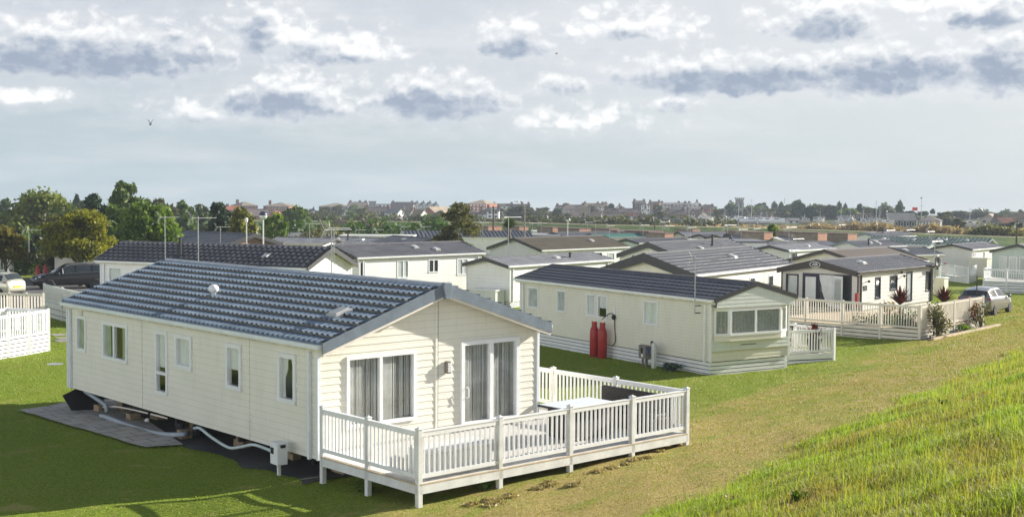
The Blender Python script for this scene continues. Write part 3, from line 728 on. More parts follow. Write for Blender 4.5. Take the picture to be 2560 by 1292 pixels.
def leafobj(name, blobs, n, leaf, seed, mat, parent, **kw):
    v = leaves(blobs, n, leaf, seed, **kw); m = len(v)//4
    return npmesh(name, v, np.arange(4*m), np.full(m, 4), L[mat], parent)
def blobset(style, h0, h1, w, seed, k=18):
    rnd = random.Random(seed); out = []; H = h1-h0; cz = (h0+h1)/2
    for i in range(k):
        if style == 'round':
            a = rnd.random()*2*pi; f = (i+.5)/k; zz = h0+H*(.14+.80*f); rr = w/2*math.sqrt(max(.05, 1-((f-.42)/.62)**2))
            q = rr*rnd.uniform(.35, .80); s = w*rnd.uniform(.14, .24)*(1.05-.35*f); out.append((q*cos(a), q*sin(a), zz, s*1.15, s*1.15, s*.85))
        elif style == 'layer':
            a = rnd.random()*2*pi; f = (i+.5)/k; zz = h0+H*(.06+.9*f); rr = w/2*math.sqrt(max(.05, 1-((f-.33)/.70)**2)); q = rr*rnd.uniform(.25, .85); s = w*rnd.uniform(.10, .17)*(1.05-.3*f); out.append((q*cos(a), q*sin(a), zz, s*1.35, s*1.35, s*.5))
        elif style == 'dome':
            a = rnd.random()*2*pi; f = (i+.5)/k; zz = h0+H*(.05+.83*f); rr = w/2*math.sqrt(max(.03, 1-f**2.2)); q = rr*rnd.uniform(.55, .86); s = w*rnd.uniform(.11, .19); out.append((q*cos(a), q*sin(a), zz, s*1.2, s*1.2, s*1.0))
        elif style == 'fir':
            f = (i+.5)/k; a = i*2.4; rr = w/2*(1-f)**.8; s = max(.12*w, rr*.6); out.append((rr*.55*cos(a), rr*.55*sin(a), h0+H*f, s, s, H/k*1.2))
        elif style == 'column':
            f = (i+.5)/k; a = i*2.4; rr = w/2*(math.sin(pi*min(.97, f*.85+.16))**.7); out.append((rr*.35*cos(a), rr*.35*sin(a), h0+H*(.03+.92*f), rr*.7, rr*.7, H/k*1.3))
        elif style == 'airy':
            a = rnd.random()*2*pi; f = (i+.5)/k; zz = h0+H*(.06+.9*f); rr = w/2*(1-.75*f)*rnd.uniform(.2, 1.0); s = w*rnd.uniform(.09, .18)*(1.1-.5*f); out.append((rr*cos(a), rr*sin(a), zz, s*1.1, s*1.1, s))
    mx = max(max(abs(b[0])+b[3], abs(b[1])+b[4]) for b in out); f = w/2/mx; tz = max(b[2]+b[5] for b in out); fz = (h1-h0)/(tz-h0)
    return [(b[0]*f, b[1]*f, h0+(b[2]-h0)*fz, b[3]*f, b[4]*f, b[5]*fz) for b in out]
def trunk(parent, h, r, blobs, mat='bark', seed=0, nl=9):
    rnd = random.Random(seed); mb = MB()
    mb.tube([(0, 0, -.25), (0, 0, .05), (.03*h*rnd.uniform(-1, 1), .03*h*rnd.uniform(-1, 1), h*.5), (0, 0, h)], [r*1.5, r*1.1, r*.8, r*.35], 9)
    for b in sorted(blobs, key=lambda q: -q[3])[:nl]:
        z = min(h*.9, max(h*.28, b[2]*.55)); mb.tube([(0, 0, z), (b[0]*.45, b[1]*.45, z+(b[2]-z)*.6), (b[0], b[1], b[2])], [r*.5, r*.32, r*.1], 6)
    return mb.build('trunk', M[mat], parent, True)
def tree(name, label, px, D, top, wpx, mat, style='round', n=5000, leaf=.3, bole=.22, seed=1, k=18, bark='bark', zbase=None, cat='tree', group='trees among the lodges', x=None, **kw):
    """px = column of the trunk in the survey photograph, D = distance, top = row of its tip"""
    p = at(px, 500, D); z = GZ(p[0], p[1]) if zbase is None else zbase; tz = at(px, top, D)[2]; h = tz-z; w = wpx*1.15*D/FOC
    t = thing(name, label, cat, (p[0], p[1], z), seed*1.3, group)
    bl = blobset(style, h*bole, h, w, seed, k)
    trunk(t, h*.8, max(.05, w*.03), bl, bark, seed)
    leafobj('crown', bl, n, leaf, seed, mat, t, **kw)
    return t
def bush(name, label, p, w, h, mat, n=900, leaf=.12, seed=1, cat='shrub', group=None, **kw):
    rnd = random.Random(seed); z = GZ(p[0], p[1]); t = thing(name, label, cat, (p[0], p[1], z), 0, group)
    bl = [(w/2*rnd.uniform(-.6, .6), w/2*rnd.uniform(-.6, .6), h*rnd.uniform(.2, .75), w*.26, w*.26, h*.26) for _ in range(9)]
    mb = MB()
    for b in bl[:5]: mb.tube([(0, 0, -.05), (b[0]*.5, b[1]*.5, b[2]*.6), b[:3]], [.03, .02, .008], 5)
    mb.build('stem', M['bark'], t); leafobj('foliage', bl, n, leaf, seed, mat, t, **kw)
    return t
def hedge(name, label, pts, w, h, mat, n, leaf, seed=1, cat='hedge', group=None, jag=.25, **kw):
    """a run of foliage along ground points"""
    rnd = random.Random(seed); c = np.mean(np.array(pts)[:, :2], 0); z0 = GZ(*c); t = thing(name, label, cat, (c[0], c[1], z0), 0, group); bl = []
    for a, b in zip(pts[:-1], pts[1:]):
        a = np.array(a[:2]); b = np.array(b[:2]); l = np.linalg.norm(b-a); m = max(2, int(l/(w*.45)))
        for i in range(m):
            q = a+(b-a)*(i+rnd.random())/m; hh = h*(1+jag*rnd.uniform(-1, 1)); z = GZ(*q)-z0
            bl.append((q[0]-c[0], q[1]-c[1], z+hh*.5, w*.55, w*.55, hh*.5))
    mb = MB()
    for b in bl[::2]: mb.tube([(b[0], b[1], b[2]-b[5]*1.1), (b[0]+.1, b[1], b[2]+b[5]*.2)], [.07, .03], 5)
    mb.build('stem', M['bark'], t)
    leafobj('foliage', bl, n, leaf, seed, mat, t, **kw)
    return t

# ---------------------------------------------------------------- town and harbour
def house(name, label, px, base, D, wpx, epx, rpx, rz=0., wall='far_wall', roof='roof_far', depth=None, chim=1, win=(2, 2), group='houses of the far town', hip=False, cat='house', gable=False, flat=False, wincol='pane_far'):
    """width wpx, wall height epx and roof height rpx as seen from the bank (photo rows), turned rz degrees from square-on"""
    p = at(px, base, D); s = D/FOC; w = wpx*s; h = epx*s; r = rpx*s; z = GZ(p[0], p[1]); lift = max(p[2]-z, -1.); d = depth or min(w, 7.5)
    t = thing(name, label, cat, (p[0], p[1], p[2]), -YAW-math.atan((px-1280)/FOC)+R(rz), group)
    if lift > .1:
        mb = MB(); mb.box(-w/2-.1, w/2+.1, -.1, d+.1, -lift-1.5, 0); mb.build('plinth', M['far_stone'], t)
    mb = MB()
    if gable:   # gable end towards the viewer
        mb.prism([(-w/2, -.6), (w/2, -.6), (w/2, h), (0, h+r), (-w/2, h)], 0, d, lambda a, b, o: (a, o, b)); mb.build('wall', M[wall], t)
        mb = MB()
        for sg in (-1, 1): mb.prism([(sg*(w/2+.25), h-.25*r/(w/2)), (0, h+r), (0, h+r+.22), (sg*(w/2+.3), h-.25*r/(w/2)+.18)], -.3, d+.3, lambda a, b, o: (a, o, b))
        ro = mb.build('roof', M[roof], t)
    elif flat:
        mb.box(-w/2, w/2, 0, d, -.6, h); mb.build('wall', M[wall], t)
        mb = MB(); mb.box(-w/2-.2, w/2+.2, -.2, d+.2, h, h+max(r, .25)); ro = mb.build('roof', M[roof], t)
    else:
        mb.box(-w/2, w/2, 0, d, -.6, h)
        if not hip: mb.prism([(0, h), (d, h), (d/2, h+r)], -w/2, w/2, lambda a, b, o: (o, a, b))
        mb.build('wall', M[wall], t); mb = MB(); ins = d/2 if hip else 0; e = .35
        if hip:
            i = min(d/2, w/2*.9); A = [(-w/2-e, -e, h-.05), (w/2+e, -e, h-.05), (w/2+e, d+e, h-.05), (-w/2-e, d+e, h-.05)]; B_ = [(-w/2+i, d/2, h+r), (w/2-i, d/2, h+r)]
            mb.quad(A[0], A[1], B_[1], B_[0]); mb.quad(A[2], A[3], B_[0], B_[1]); mb.quad(A[1], A[2], B_[1]); mb.quad(A[3], A[0], B_[0]); mb.quad(*A[::-1])
        else:
            for y0, y1 in ((-e, d/2), (d+e, d/2)): mb.prism([(y0, h-e*r/(d/2)), (y1, h+r), (y1, h+r+.22), (y0, h-e*r/(d/2)+.2)], -w/2-.25, w/2+.25, lambda a, b, o: (o, a, b))
        ro = mb.build('roof', M[roof], t)
    for i in range(chim):
        cx = (-w/2*.85 if i == 0 else w/2*.85) if not gable else 0; cx = cx if i < 2 else (i-1.5)*w*.2; cy = d*.5 if not gable else d*(.2+.6*i)
        mb = MB(); c = min(.55, w*.1); mb.box(cx-c, cx+c, cy-c*.7, cy+c*.7, h+r*.4, h+r+.8); mb.box(cx-c*.8, cx-c*.2, cy-.15, cy+.15, h+r+.8, h+r+1.05); mb.box(cx+c*.2, cx+c*.8, cy-.15, cy+.15, h+r+.8, h+r+1.05); mb.build('chimney', M['brick_dk'], ro)
    nx, nz = win
    for i in range(nx):
        for k in range(nz):
            cx = -w/2+w*(i+.5)/nx; cz = h*(k+.55)/nz; ww = min(.55, w/nx*.28); wh = min(.65, h/nz*.3)
            mb = MB(); mb.box(cx-ww, cx+ww, -.06, .02, cz-wh, cz+wh); f = mb.build('window', M['far_white'], t)
            mb = MB(); mb.box(cx-ww*.8, cx+ww*.8, -.08, -.05, cz-wh*.82, cz+wh*.82); mb.build('pane', M[wincol], f)
    return t
def boat(name, label, px, base, D, mast_top, Lm=8., rz=20, lean=0., hullmat='hull', group='sailing boats laid up by the creek', cabin=True):
    p = at(px, base, D); z = p[2]; mt = at(px, mast_top, D)[2]-z
    t = thing(name, label, 'sailing boat', (p[0], p[1], z), -YAW+R(rz), group); mb = MB(); P = []
    for i in range(11):
        f = i/10; x = (f-.5)*Lm; w = Lm*.16*(sin(pi*min(1, .18+f*.86))**.75) if f < .97 else .04; sh = .35+.5*f*f
        P.append([(x, -w, 1.1+sh), (x, -w*.85, .6), (x, 0, .15+.3*f**3), (x, w*.85, .6), (x, w, 1.1+sh), (x, 0, 1.15+sh)])
    mb.grid(P, wrap=True); mb.f.append(tuple(range(6))); mb.build('hull', M[hullmat], t, True)
    if cabin:
        mb = MB(); mb.prism([(-.22*Lm, 1.3), (.2*Lm, 1.5), (.14*Lm, 2.05), (-.2*Lm, 2.0)], -.09*Lm, .09*Lm, lambda a, b, o: (a, o, b)); c = mb.build('cabin', M['hull'], t)
        mb = MB(); mb.box(-.15*Lm, .1*Lm, -.093*Lm, .093*Lm, 1.62, 1.85); mb.build('cabin_window', M['car_glass'], c)
    mb = MB(); mb.tube([(0, 0, 1.0), (lean*.5, 0, mt*.5), (lean, 0, mt)], [.09, .08, .05], 6); mb.beam((-.45, 0, mt*.68), (.45, 0, mt*.68), .05, .05); mb.beam((0, 0, 2.4), (-.38*Lm, 0, 2.3), .12, .12); mb.build('mast', M['mast'], t)
    mb = MB()
    for e in (-.5, .5): mb.tube([(e*Lm, 0, 1.5), (lean, 0, mt)], .018, 4)
    mb.build('rigging', M['mast'], t)
    mb = MB(); mb.beam((-.2*Lm, 0, .5), (-.2*Lm, 0, -1.2), .3, .3, (1, 0, 0)); mb.beam((.2*Lm, 0, .6), (.2*Lm, 0, -1.2), .3, .3, (1, 0, 0)); mb.build('cradle', M['wood'], t)
    return t
def aerial(label, px, top, base, D, rz=0., kind='yagi', size=1., group='television aerials', foot=None):
    """pole and head; foot: height of the pole's lower end"""
    p = at(px, base, D); h = at(px, top, D)[2]-p[2]
    t = thing('television_aerial', label, 'television aerial', tuple(p), R(rz), group)
    mb = MB(); mb.tube([(0, 0, -1.2), (0, 0, h)], .025*size, 6); mb.build('pole', M['steel'], t)
    if kind == 'dish':
        mb = MB(); mb.lathe([(.34, .10), (.22, .03), (.02, 0), (.22, .0), (.33, .08)], (0, 0, 0), 16, lambda a, b, c: (c, a, b+h-.2)); mb.build('dish', M['edge'], t, True)
        mb = MB(); mb.tube([(0, 0, h-.5), (.42, 0, h-.2)], .012, 5); mb.build('arm', M['steel'], t)
    else:
        mb = MB(); z = h-.08; s = size; mb.tube([(-.35*s, 0, z), (1.0*s, 0, z)], .016*s, 5)
        for i in range(9): x = (-.1+i*.13)*s; l = (.22-.011*i)*s; mb.tube([(x, -l, z+.0), (x, l, z+.0)], .006*s, 4)
        for sg in (-1, 1):
            for i in range(4): zz = z+sg*(.05+.09*i)*s; xx = (-.36-.05*i)*s*1; mb.tube([(xx, -.24*s, zz), (xx, .24*s, zz)], .009*s, 4)
            mb.tube([(-.36*s, 0, z+sg*.03*s), (-.53*s, 0, z+sg*.34*s)], .010*s, 4)
        mb.build('aerial', M['alu'], t)
    return t

# ================================================================ the big cream lodge in front
def ax(px, py, i, v):
    r = ray(px, py); t = (v-CAM[i])/r[i]; return CAM+r*t
GL = -.5
lodge = caravan('lodge', 'large cream lodge with blue-grey tiled roof, nearest of all, raised on open piers', 0, 0, 0, 6.06, 12.55, 2.36, .1725, og=.327, ogb=.1, os=.1, z0=.5,
    wall='cream', roof='roof_blue', edge='edge_blue', gut='pvc_blue', lap=.15, proud=.014, tw=.2, course=.33, ta=.05, step=.05, lip=.03, edge2='steel', su=8, sv=2, barge=.24,
    front=[Wn(.68, 2.45, 1.05, 2.52, mull=[1.54], curtain='strings', cur='strings', name='window', fw=.06, proud=.045),
           Wn(3.72, 5.44, .72, 2.61, mull=[4.6], curtain='strings', cur='strings', name='patio_door', fw=.085, proud=.06)],
    left=[Wn(11.3, 11.91, 1.58, 2.53, curtain='grn_drape', fw=.075, proud=.04), Wn(8.76, 10.23, 1.54, 2.5, mull=[9.55], curtain='grn_drape', cur='sides', fw=.075, proud=.04),
          Wn(6.55, 7.18, .99, 2.52, trans=[1.5], curtain='net', cur='half', fw=.075, proud=.04), Wn(5.3, 6.13, 1.73, 2.52, curtain='net', fw=.085, proud=.05),
          Wn(3.02, 3.68, 1.53, 2.53, curtain='net', cur='half', fw=.085, proud=.05), Wn(.8, 1.48, 1.52, 2.53, curtain='net', cur='tied', fw=.085, proud=.05)],
    skirt=None, cat='lodge', group=None, zg=GL, vents=[(.20, .075)])
# joints between the wall sections, lining boards, chassis
for v in (2.70, 7.94):
    mb = MB(); mb.box(-.022, .0, v-.02, v+.02, .5, 2.74); mb.build('joint_strip', M['cream'], lodge)
mb = MB(); mb.box(3.0, 3.06, -.025, 0, .5, 3.62); mb.build('joint_strip', M['cream'], lodge)
mb = MB(); mb.box(3.065, 3.075, -.02, 0, .5, 3.62); mb.build('joint_gap', M['dark'], lodge)
mb = MB()
for sg in (0, 1):
    ue = -.1 if sg == 0 else 6.16
    mb.prism([(ue, 2.62), (ue, 2.70), (3.03, 3.75), (3.03, 3.66)], -.345, -.29, lambda p, q, d: (p, d, q))
mb.build('lining_board', M['pvc_cream'], lodge)
mb = MB(); mb.prism([(2.93, 3.98), (3.13, 3.98), (3.16, 3.88), (3.10, 3.62), (2.96, 3.62), (2.90, 3.88)], -.42, -.30, lambda p, q, d: (p, d, q)); mb.build('ridge_end_cap', M['edge_blue'], lodge, bev=.015)
mb = MB(); mb.lathe([(.07, 0), (.055, .08), (.09, .10), (.13, .15), (.13, .21), (.09, .27), (.02, .29)], (1.25, 6.6, 3.33), 14); mb.build('roof_cowl', M['pvc'], lodge, True)
mb = MB()
for u in (.9, 5.0):
    mb.box(u-.05, u+.05, .1, 12.4, .32, .5)
for v in np.linspace(.3, 12.2, 9): mb.box(.05, 6.0, v-.04, v+.04, .36, .5)
mb.build('chassis', M['dark'], lodge)
mb = MB(); mb.tube([(3.86, -.06, 1.36), (3.86, -.12, 1.38), (3.86, -.12, 1.58), (3.86, -.06, 1.60)], .014, 6); mb.build('door_handle', M['pvc'], lodge)
# lamp and vent on the walls
lt = thing('wall_lamp', 'grey louvred wall lamp on the sunny gable between window and patio door', 'wall lamp', (3.30, -.02, 1.60))
mb = MB(); mb.box(-.055, .055, -.11, 0, -.14, .13); mb.build('housing', M['rust'], lt, bev=.01)
mb = MB()
for i in range(5): mb.box(-.045, .056, -.122, -.109, -.10+i*.04, -.075+i*.04)
mb.build('louvre', M['pvc'], lt)
mb = MB(); mb.box(-.055, 0, 11.5, 11.68, 2.06, 2.24)
tag(mb.build('wall_vent', M['pvc_cream'], None, bev=.012), 'small square vent cover high on the shaded wall of the front lodge', 'vent cover')
def tubeobj(name, pts, r, mat, label, cat, group=None, seg=8):
    mb = MB(); mb.tube(pts, r, seg); return tag(mb.build(name, M[mat], None, True), label, cat, group)
def smooth_path(pts, n=24):
    pts = [Vector(p) for p in pts]; out = []; q = [pts[0]*2-pts[1]]+pts+[pts[-1]*2-pts[-2]]
    for i in range(1, len(q)-2):
        for j in range(n//(len(pts)-1)+1):
            t = j/(n//(len(pts)-1)+1); a, b, c, d = q[i-1:i+3]
            out.append(.5*((2*b)+(c-a)*t+(2*a-5*b+4*c-d)*t*t+(3*b-a-3*c+d)*t**3))
    return out+[pts[-1]]
# piers of timber and block under the lodge
PIER = [(1.05, 11.35), (.95, 9.1), (.85, 6.9), (.75, 4.35), (.75, 2.2), (3.0, 10.6), (3.0, 7.2), (3.0, 3.6), (5.2, 11.0), (5.2, 7.0), (5.2, 3.0), (5.3, .5), (.8, .35)]
for i, (u, v) in enumerate(PIER):
    z = GZ(u, v); mb = MB(); h = -.02-.16-z
    mb.box(u-.11, u+.11, v-.22, v+.22, z-.05, z+h*.55); mb.box(u-.1, u+.1, v-.11, v+.11, z+h*.55, z+h*.8); mb.box(u-.11, u+.11, v-.2, v+.2, z+h*.8, z+h)
    tag(mb.build('timber_pier', M['wood']), 'rough timber block pier carrying the front lodge, in the shade under its floor', 'pier', 'piers under the front lodge')
tubeobj('drain_pipe', [ax(213, 978, 0, .1), ax(232, 990, 0, .05), ax(262, 1010, 0, 0), ax(266, 1014, 0, -.02), ax(267, 1030, 0, -.05)], .055, 'pipe', 'grey drain pipe coming down from under the far end of the front lodge', 'pipe')
tubeobj('drain_pipe', smooth_path([ax(252, 1039, 0, -.15), ax(270, 1044, 0, -.15), ax(340, 1069, 0, -.12), ax(400, 1084, 0, -.1), ax(455, 1086, 0, -.05), ax(470, 1082, 0, .2)]), .06, 'pipe', 'long grey drain pipe lying low along the shaded side of the front lodge', 'pipe', None, 10)
tubeobj('water_hose', smooth_path([ax(485, 1070, 0, .1), ax(500, 1070, 0, -.02), ax(530, 1093, 0, -.08), ax(572, 1118, 0, -.1), ax(600, 1117, 0, -.1), ax(632, 1111, 0, -.1), ax(660, 1119, 0, -.12), ax(688, 1131, 0, -.15)]), .034, 'hose', 'white hose sagging under the front lodge to the meter box', 'hose')
tubeobj('water_hose', smooth_path([ax(258, 1017, 0, .1), ax(290, 1016, 0, .1), ax(330, 1023, 0, .1), ax(380, 1035, 0, .1), ax(418, 1045, 0, .12)]), .022, 'pvc_cream', 'thin cream hose running beneath the floor of the front lodge', 'hose')
b = MB(); q = ax(365, 1050, 0, .3); b.tube([q, q+np.array([0, -.12, .03])], .045, 8)
tag(b.build('cable_connector', M['pvc'], None, True), 'small white cable connector hanging by its lead under the front lodge', 'connector')
for q0, q1, r_ in [((430, 1050), (450, 1062), .16), ((478, 1082), (492, 1080), .17)]:
    p = ax(*q1, 0, .55); mb = MB(); mp = lambda a, b_, c, p=p: (p[0]+c, p[1]+a, p[2]+b_+.02)
    mb.lathe([(r_*.5, -.07), (r_, -.06), (r_*1.06, 0), (r_, .06), (r_*.5, .07)], (0, 0, 0), 16, mp)
    tag(mb.build('transport_wheel', M['rubber'], None, True), 'dusty transport wheel half hidden under the front lodge', 'wheel', 'transport wheels under the front lodge')
# loose blocks lying on the ground
for (px, py, lab, w) in [(240, 1026, 'tan block standing on end beside the drain pipe under the front lodge', .32), (425, 1096, 'short timber offcut lying by the end of the long drain pipe', .22), (320, 1050, 'grey block half in the dark behind the long drain pipe', .26)]:
    p = GP(px, py+6); p[0] = max(p[0], .02); mb = MB(); z = GZ(p[0], p[1]); mb.box(p[0], p[0]+.3, p[1]-w/2, p[1]+w/2, z-.02, z+.22)
    tag(mb.build('timber_block', M['wood'], None, bev=.01), lab, 'block')
# meter box
p = np.array([-.32, .98, 0]); z = GZ(p[0], p[1]); t = thing('meter_box', 'white electricity meter box on a short post by the near corner of the front lodge', 'meter box', (p[0], p[1], z), R(-4))
mb = MB(); mb.box(-.03, .03, -.03, .03, -.1, .3); mb.build('post', M['pvc'], t)
mb = MB(); mb.box(-.12, .12, -.16, .16, .24, .66); mb.box(-.13, .13, -.17, .17, .66, .69); bx = mb.build('cabinet', M['pvc'], t, bev=.012)
mb = MB(); mb.box(-.135, -.118, .0, .11, .46, .59); mb.build('meter_window', M['car_glass'], bx)
mb = MB(); mb.box(-.05, .05, -.2, -.16, .6, .66); mb.build('socket', M['black'], t)
# standing ground: concrete base, slab path
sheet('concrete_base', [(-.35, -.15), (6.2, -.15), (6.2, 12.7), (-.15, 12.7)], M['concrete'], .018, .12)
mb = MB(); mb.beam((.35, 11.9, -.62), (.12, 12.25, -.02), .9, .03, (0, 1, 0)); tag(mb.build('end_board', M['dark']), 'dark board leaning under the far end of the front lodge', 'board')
def slabs():
    m, g, p, out = newmat('paving_slab_path'); tc = g.n('ShaderNodeTexCoord'); o = tc.outputs['Object']
    br = g.n('ShaderNodeTexBrick'); g.put(br.inputs['Vector'], o); br.offset = .5
    for k, v in (('Color1', (.42, .385, .345, 1)), ('Color2', (.35, .325, .30, 1)), ('Mortar', (.06, .06, .045, 1)), ('Scale', 1.), ('Mortar Size', .012), ('Brick Width', .62), ('Row Height', .46)): br.inputs[k].default_value = v
    g.put(p.inputs['Base Color'], g.mix(g.m('MULTIPLY', g.ramp(g.noise(o, 1.6, 6, .7), .45, .7), .5), br.outputs[0], (.14, .125, .10, 1))); p.inputs['Roughness'].default_value = .9
    a = GP(45, 1030); b = GP(200, 1011); c = GP(425, 1110); d = GP(352, 1119)
    sheet('paving_path', [(a[0], a[1]), (b[0]+1.2, b[1]+1.0), (-.30, 5.2), (-1.15, 5.35)], m, .05)
slabs()
# ---------------------------------------------------------------- deck of the front lodge
dk = thing('deck', 'white railed deck wrapped round the sunny gable of the front lodge', 'deck', (0, 0, 0))
PTS = [(-.05, -.25), (-.05, -1.8), (-.05, -3.38), (1.9, -3.38), (3.8, -3.38), (5.65, -3.38), (7.43, -3.38), (7.43, -1.24), (7.43, .88), (7.43, 2.9), (6.3, 2.9)]
for (x, y) in PTS[:-1]:
    mb = MB(); post(mb, x, y, GZ(x, y)-.1, 1.11); mb.build('post', M['pvc_dirty'], dk, bev=.006)
for a, b in zip(PTS[:-1], PTS[1:]): panel(dk, a, b, .21, 1.06, 'pvc_blue' if False else 'pvc', .125, .04)
mb = MB(); y = -3.42
i = 0
while y < 3.0:
    x1 = 7.46; x0 = -.06 if y < -.2 else 6.12
    mb.box(x0, x1, y, y+.142, .10, .128); y += .15
mb.build('floor_boards', M['floorboard'], dk)
for a, b in ((PTS[0], PTS[2]), (PTS[2], PTS[6]), (PTS[6], PTS[9])):
    mb = MB(); A_ = Vector((*a, .0)); B_ = Vector((*b, .0)); n = (B_-A_).normalized(); o = Vector((n.y, -n.x, 0))*.035
    mb.beam(A_+o+Vector((0, 0, .01)), B_+o+Vector((0, 0, .01)), .03, .16); mb.build('fascia', M['pvc_dirty'], dk)
    mb = MB(); mb.beam(A_+o*.6+Vector((0, 0, .108)), B_+o*.6+Vector((0, 0, .108)), .07, .025); mb.build('edge_board', M['tan'], dk)
mb = MB()
for x in np.linspace(.4, 7.2, 7): mb.box(x-.03, x+.03, -3.3, .0, -.06, .09)
mb.build('joists', M['wood'], dk)
# white storage bench, sofa set
t = thing('storage_bench', 'low white storage bench behind the near railing of the deck', 'storage bench', (1.05, -2.95, .128))
mb = MB(); mb.box(-.8, .8, -.28, .28, 0, .44)
mb.build('chest', M['pvc'], t, bev=.02)
mb = MB(); mb.box(-.83, .83, -.31, .31, .44, .52); mb.build('lid', M['pvc'], t, bev=.025)
def sofa(label, x0, x1, y0, y1, back, group='rattan garden furniture'):
    t = thing('rattan_sofa', label, 'garden sofa', ((x0+x1)/2, (y0+y1)/2, .128), 0, group); w, d = (x1-x0)/2, (y1-y0)/2
    mb = MB(); mb.box(-w, w, -d, d, .04, .34); mb.build('base', M['rattan'], t, bev=.02)
    mb = MB()
    if back == 'E': mb.box(w-.12, w, -d, d, .34, .80)
    if back == 'N': mb.box(-w, w, d-.12, d, .34, .80)
    mb.build('backrest', M['rattan'], t, bev=.02)
    mb = MB(); mb.box(-w+.02, w-.13 if back == 'E' else w-.02, -d+.02, d-.13 if back == 'N' else d-.02, .34, .44); mb.build('seat_cushion', M['rattan'], t, bev=.03)
sofa('dark rattan sofa with a long backrest against the right railing of the deck', 6.55, 7.3, -3.1, -1.0, 'E')
t = thing('garden_table', 'dark rattan table with a white glass top on the deck', 'garden table', (5.35, -2.15, .128), 0, 'rattan garden furniture')
mb = MB(); mb.box(-.62, .62, -.40, .40, .02, .66); mb.build('base', M['rattan'], t, bev=.01)
mb = MB(); mb.box(-.78, .78, -.55, .55, .66, .70); mb.build('rim', M['rattan'], t)
mb = MB(); mb.box(-.76, .76, -.53, .53, .703, .715); mb.build('table_top', M['tabletop'], t)
# weeds and hay by the deck
rnd = random.Random(5)
for i, (px, py, s) in enumerate([(1270, 1245, .5), (1225, 1252, .35), (1590, 1150, .45), (1500, 1180, .45), (1530, 1170, .3), (1440, 1215, .4), (1380, 1212, .5), (1350, 1222, .35), (1650, 1130, .25), (1690, 1115, .3), (1180, 1262, .4), (1240, 1262, .55), (1620, 1147, .3), (1560, 1163, .35)]):
    p = GP(px, py); z = GZ(p[0], p[1]); bl = [(rnd.uniform(-.3, .3)*s, rnd.uniform(-.22, .22)*s, .01, .2*s, .2*s, .06*s) for _ in range(7)]
    o = leafobj('hay_clump', bl, 300, .035, i, 'straw', None, aspect=2.6); o.location = (p[0], p[1], z)
    tag(o, 'small heap of cut hay left on the lawn in front of the deck', 'hay heap', 'hay left on the lawn')
for i, (px, py, lab) in enumerate([(1525, 1135, 'bright green weeds sprouting from under the deck near its right end'), (1225, 1210, 'dark weeds under the middle of the deck'), (1645, 1112, 'low weeds under the right-hand end of the deck'), (905, 1225, 'thin weeds under the shaded corner of the deck')]):
    p = GP(px, py+8); z = GZ(p[0], p[1]); o = leafobj('weed', [(rnd.uniform(-.3, .3), rnd.uniform(-.1, .1), .1, .12, .1, .1) for _ in range(5)], 90, .06, i+40, 'lime', None); o.location = (p[0], p[1], z); tag(o, lab, 'weeds')

# ================================================================ second row: the caravan with the bay, the lodge with the logo
c2 = caravan('static_caravan', 'cream caravan with a bay window, black-tiled roof and red gas bottles at its side', 19.39, 5.57, -9.74, 3.64, 11.99, 1.89, .14, zg=-.68, z0=.42,
    wall='cream2', roof='roof_dark', gut='pvc', lap=.115, proud=.01, tw=.26, course=.34, ta=.026, step=.03, su=6, sv=3, barge=.15, og=.3,
    left=[Wn(10.62, 11.42, 1.40, 2.27, curtain='drape'), Wn(8.65, 9.27, 1.40, 2.27, curtain='drape'), Wn(6.63, 7.21, 1.40, 2.27, curtain='net'), Wn(5.86, 6.51, 1.40, 2.27, curtain='net', cur='half'), Wn(2.84, 3.67, 1.40, 2.27, curtain='net')],
    right=[Wn(2, 3.4, 1.3, 2.2, glass='pane_far'), Wn(6, 7, 1.3, 2.2, glass='pane_far')])
def bay(t, Wd, E_, Z, z0):
    mp = lambda p, q, d: (p, d, q)
    mb = MB(); h = .5
    lapwall(mb, lambda a, z, o=0: (a, -.29-o, z), Wd, E_-.28, E_-.02, Z-.1, (), .13, .01); mb.box(0, Wd, -.285, 0, E_-.30, E_-.275)
    mb.build('canopy', M['canopy'], t)
    zb, zt = 1.12, E_-.29; fr = [(.12, -.02), (.62, -.27), (Wd-.62, -.27), (Wd-.12, -.02)]
    mb = MB(); mb.prism([(a, b) for a, b in fr], zb, zb+.2, lambda p, q, d: (p, q, d)); mb.prism([(a, b) for a, b in fr], zt-.06, zt, lambda p, q, d: (p, q, d)); mb.build('bay_sill', M['cream2'], t)
    for i, (a, b) in enumerate(zip(fr[:-1], fr[1:])):
        a = Vector((*a, 0)); b = Vector((*b, 0)); n = (b-a).normalized(); l = (b-a).length; o_ = Vector((n.y, -n.x, 0))
        wmp = lambda p, q, o, a=a, n=n, o_=o_: tuple(a+n*p+o_*o+Vector((0, 0, q)))
        window(t, wmp, .01, l-.01, zb+.2, zt-.06, mull=[l/2] if i == 1 else (), curtain='bay_net', fw=.07, proud=.01, name='bay_window', deep=.05, seed=i+3)
    mb = MB(); lapwall(mb, lambda a, z, o=0: (a, -.03-o, z), Wd, .78, zb, zb, (), .13, .01); mb.build('front_panel', M['canopy'], t)
    mb = MB()
    for i in range(5):
        za, zz = .42+.36*i/5, .42+.36*(i+1)/5; ya, yb = .14*(1-i/5)-.02, .14*(1-(i+1)/5)-.03
        mb.quad((0, ya-.012, za), (Wd, ya-.012, za), (Wd, yb, zz), (0, yb, zz))
    mb.build('sloping_panel', M['bay_low'], t)
    mb = MB(); mb.box(1.35, 2.05, -.05, -.03, .93, .965); mb.build('grey_emblem_bar', M['rust'], t)
bay(c2, 3.64, 1.89+.68, 1.89+.68+.14*3.64, .42)
A2 = R(-9.74)
def loc2(u, v, x0=19.39, y0=5.57, a=A2): return (x0+u*cos(a)-v*sin(a), y0+u*sin(a)+v*cos(a))
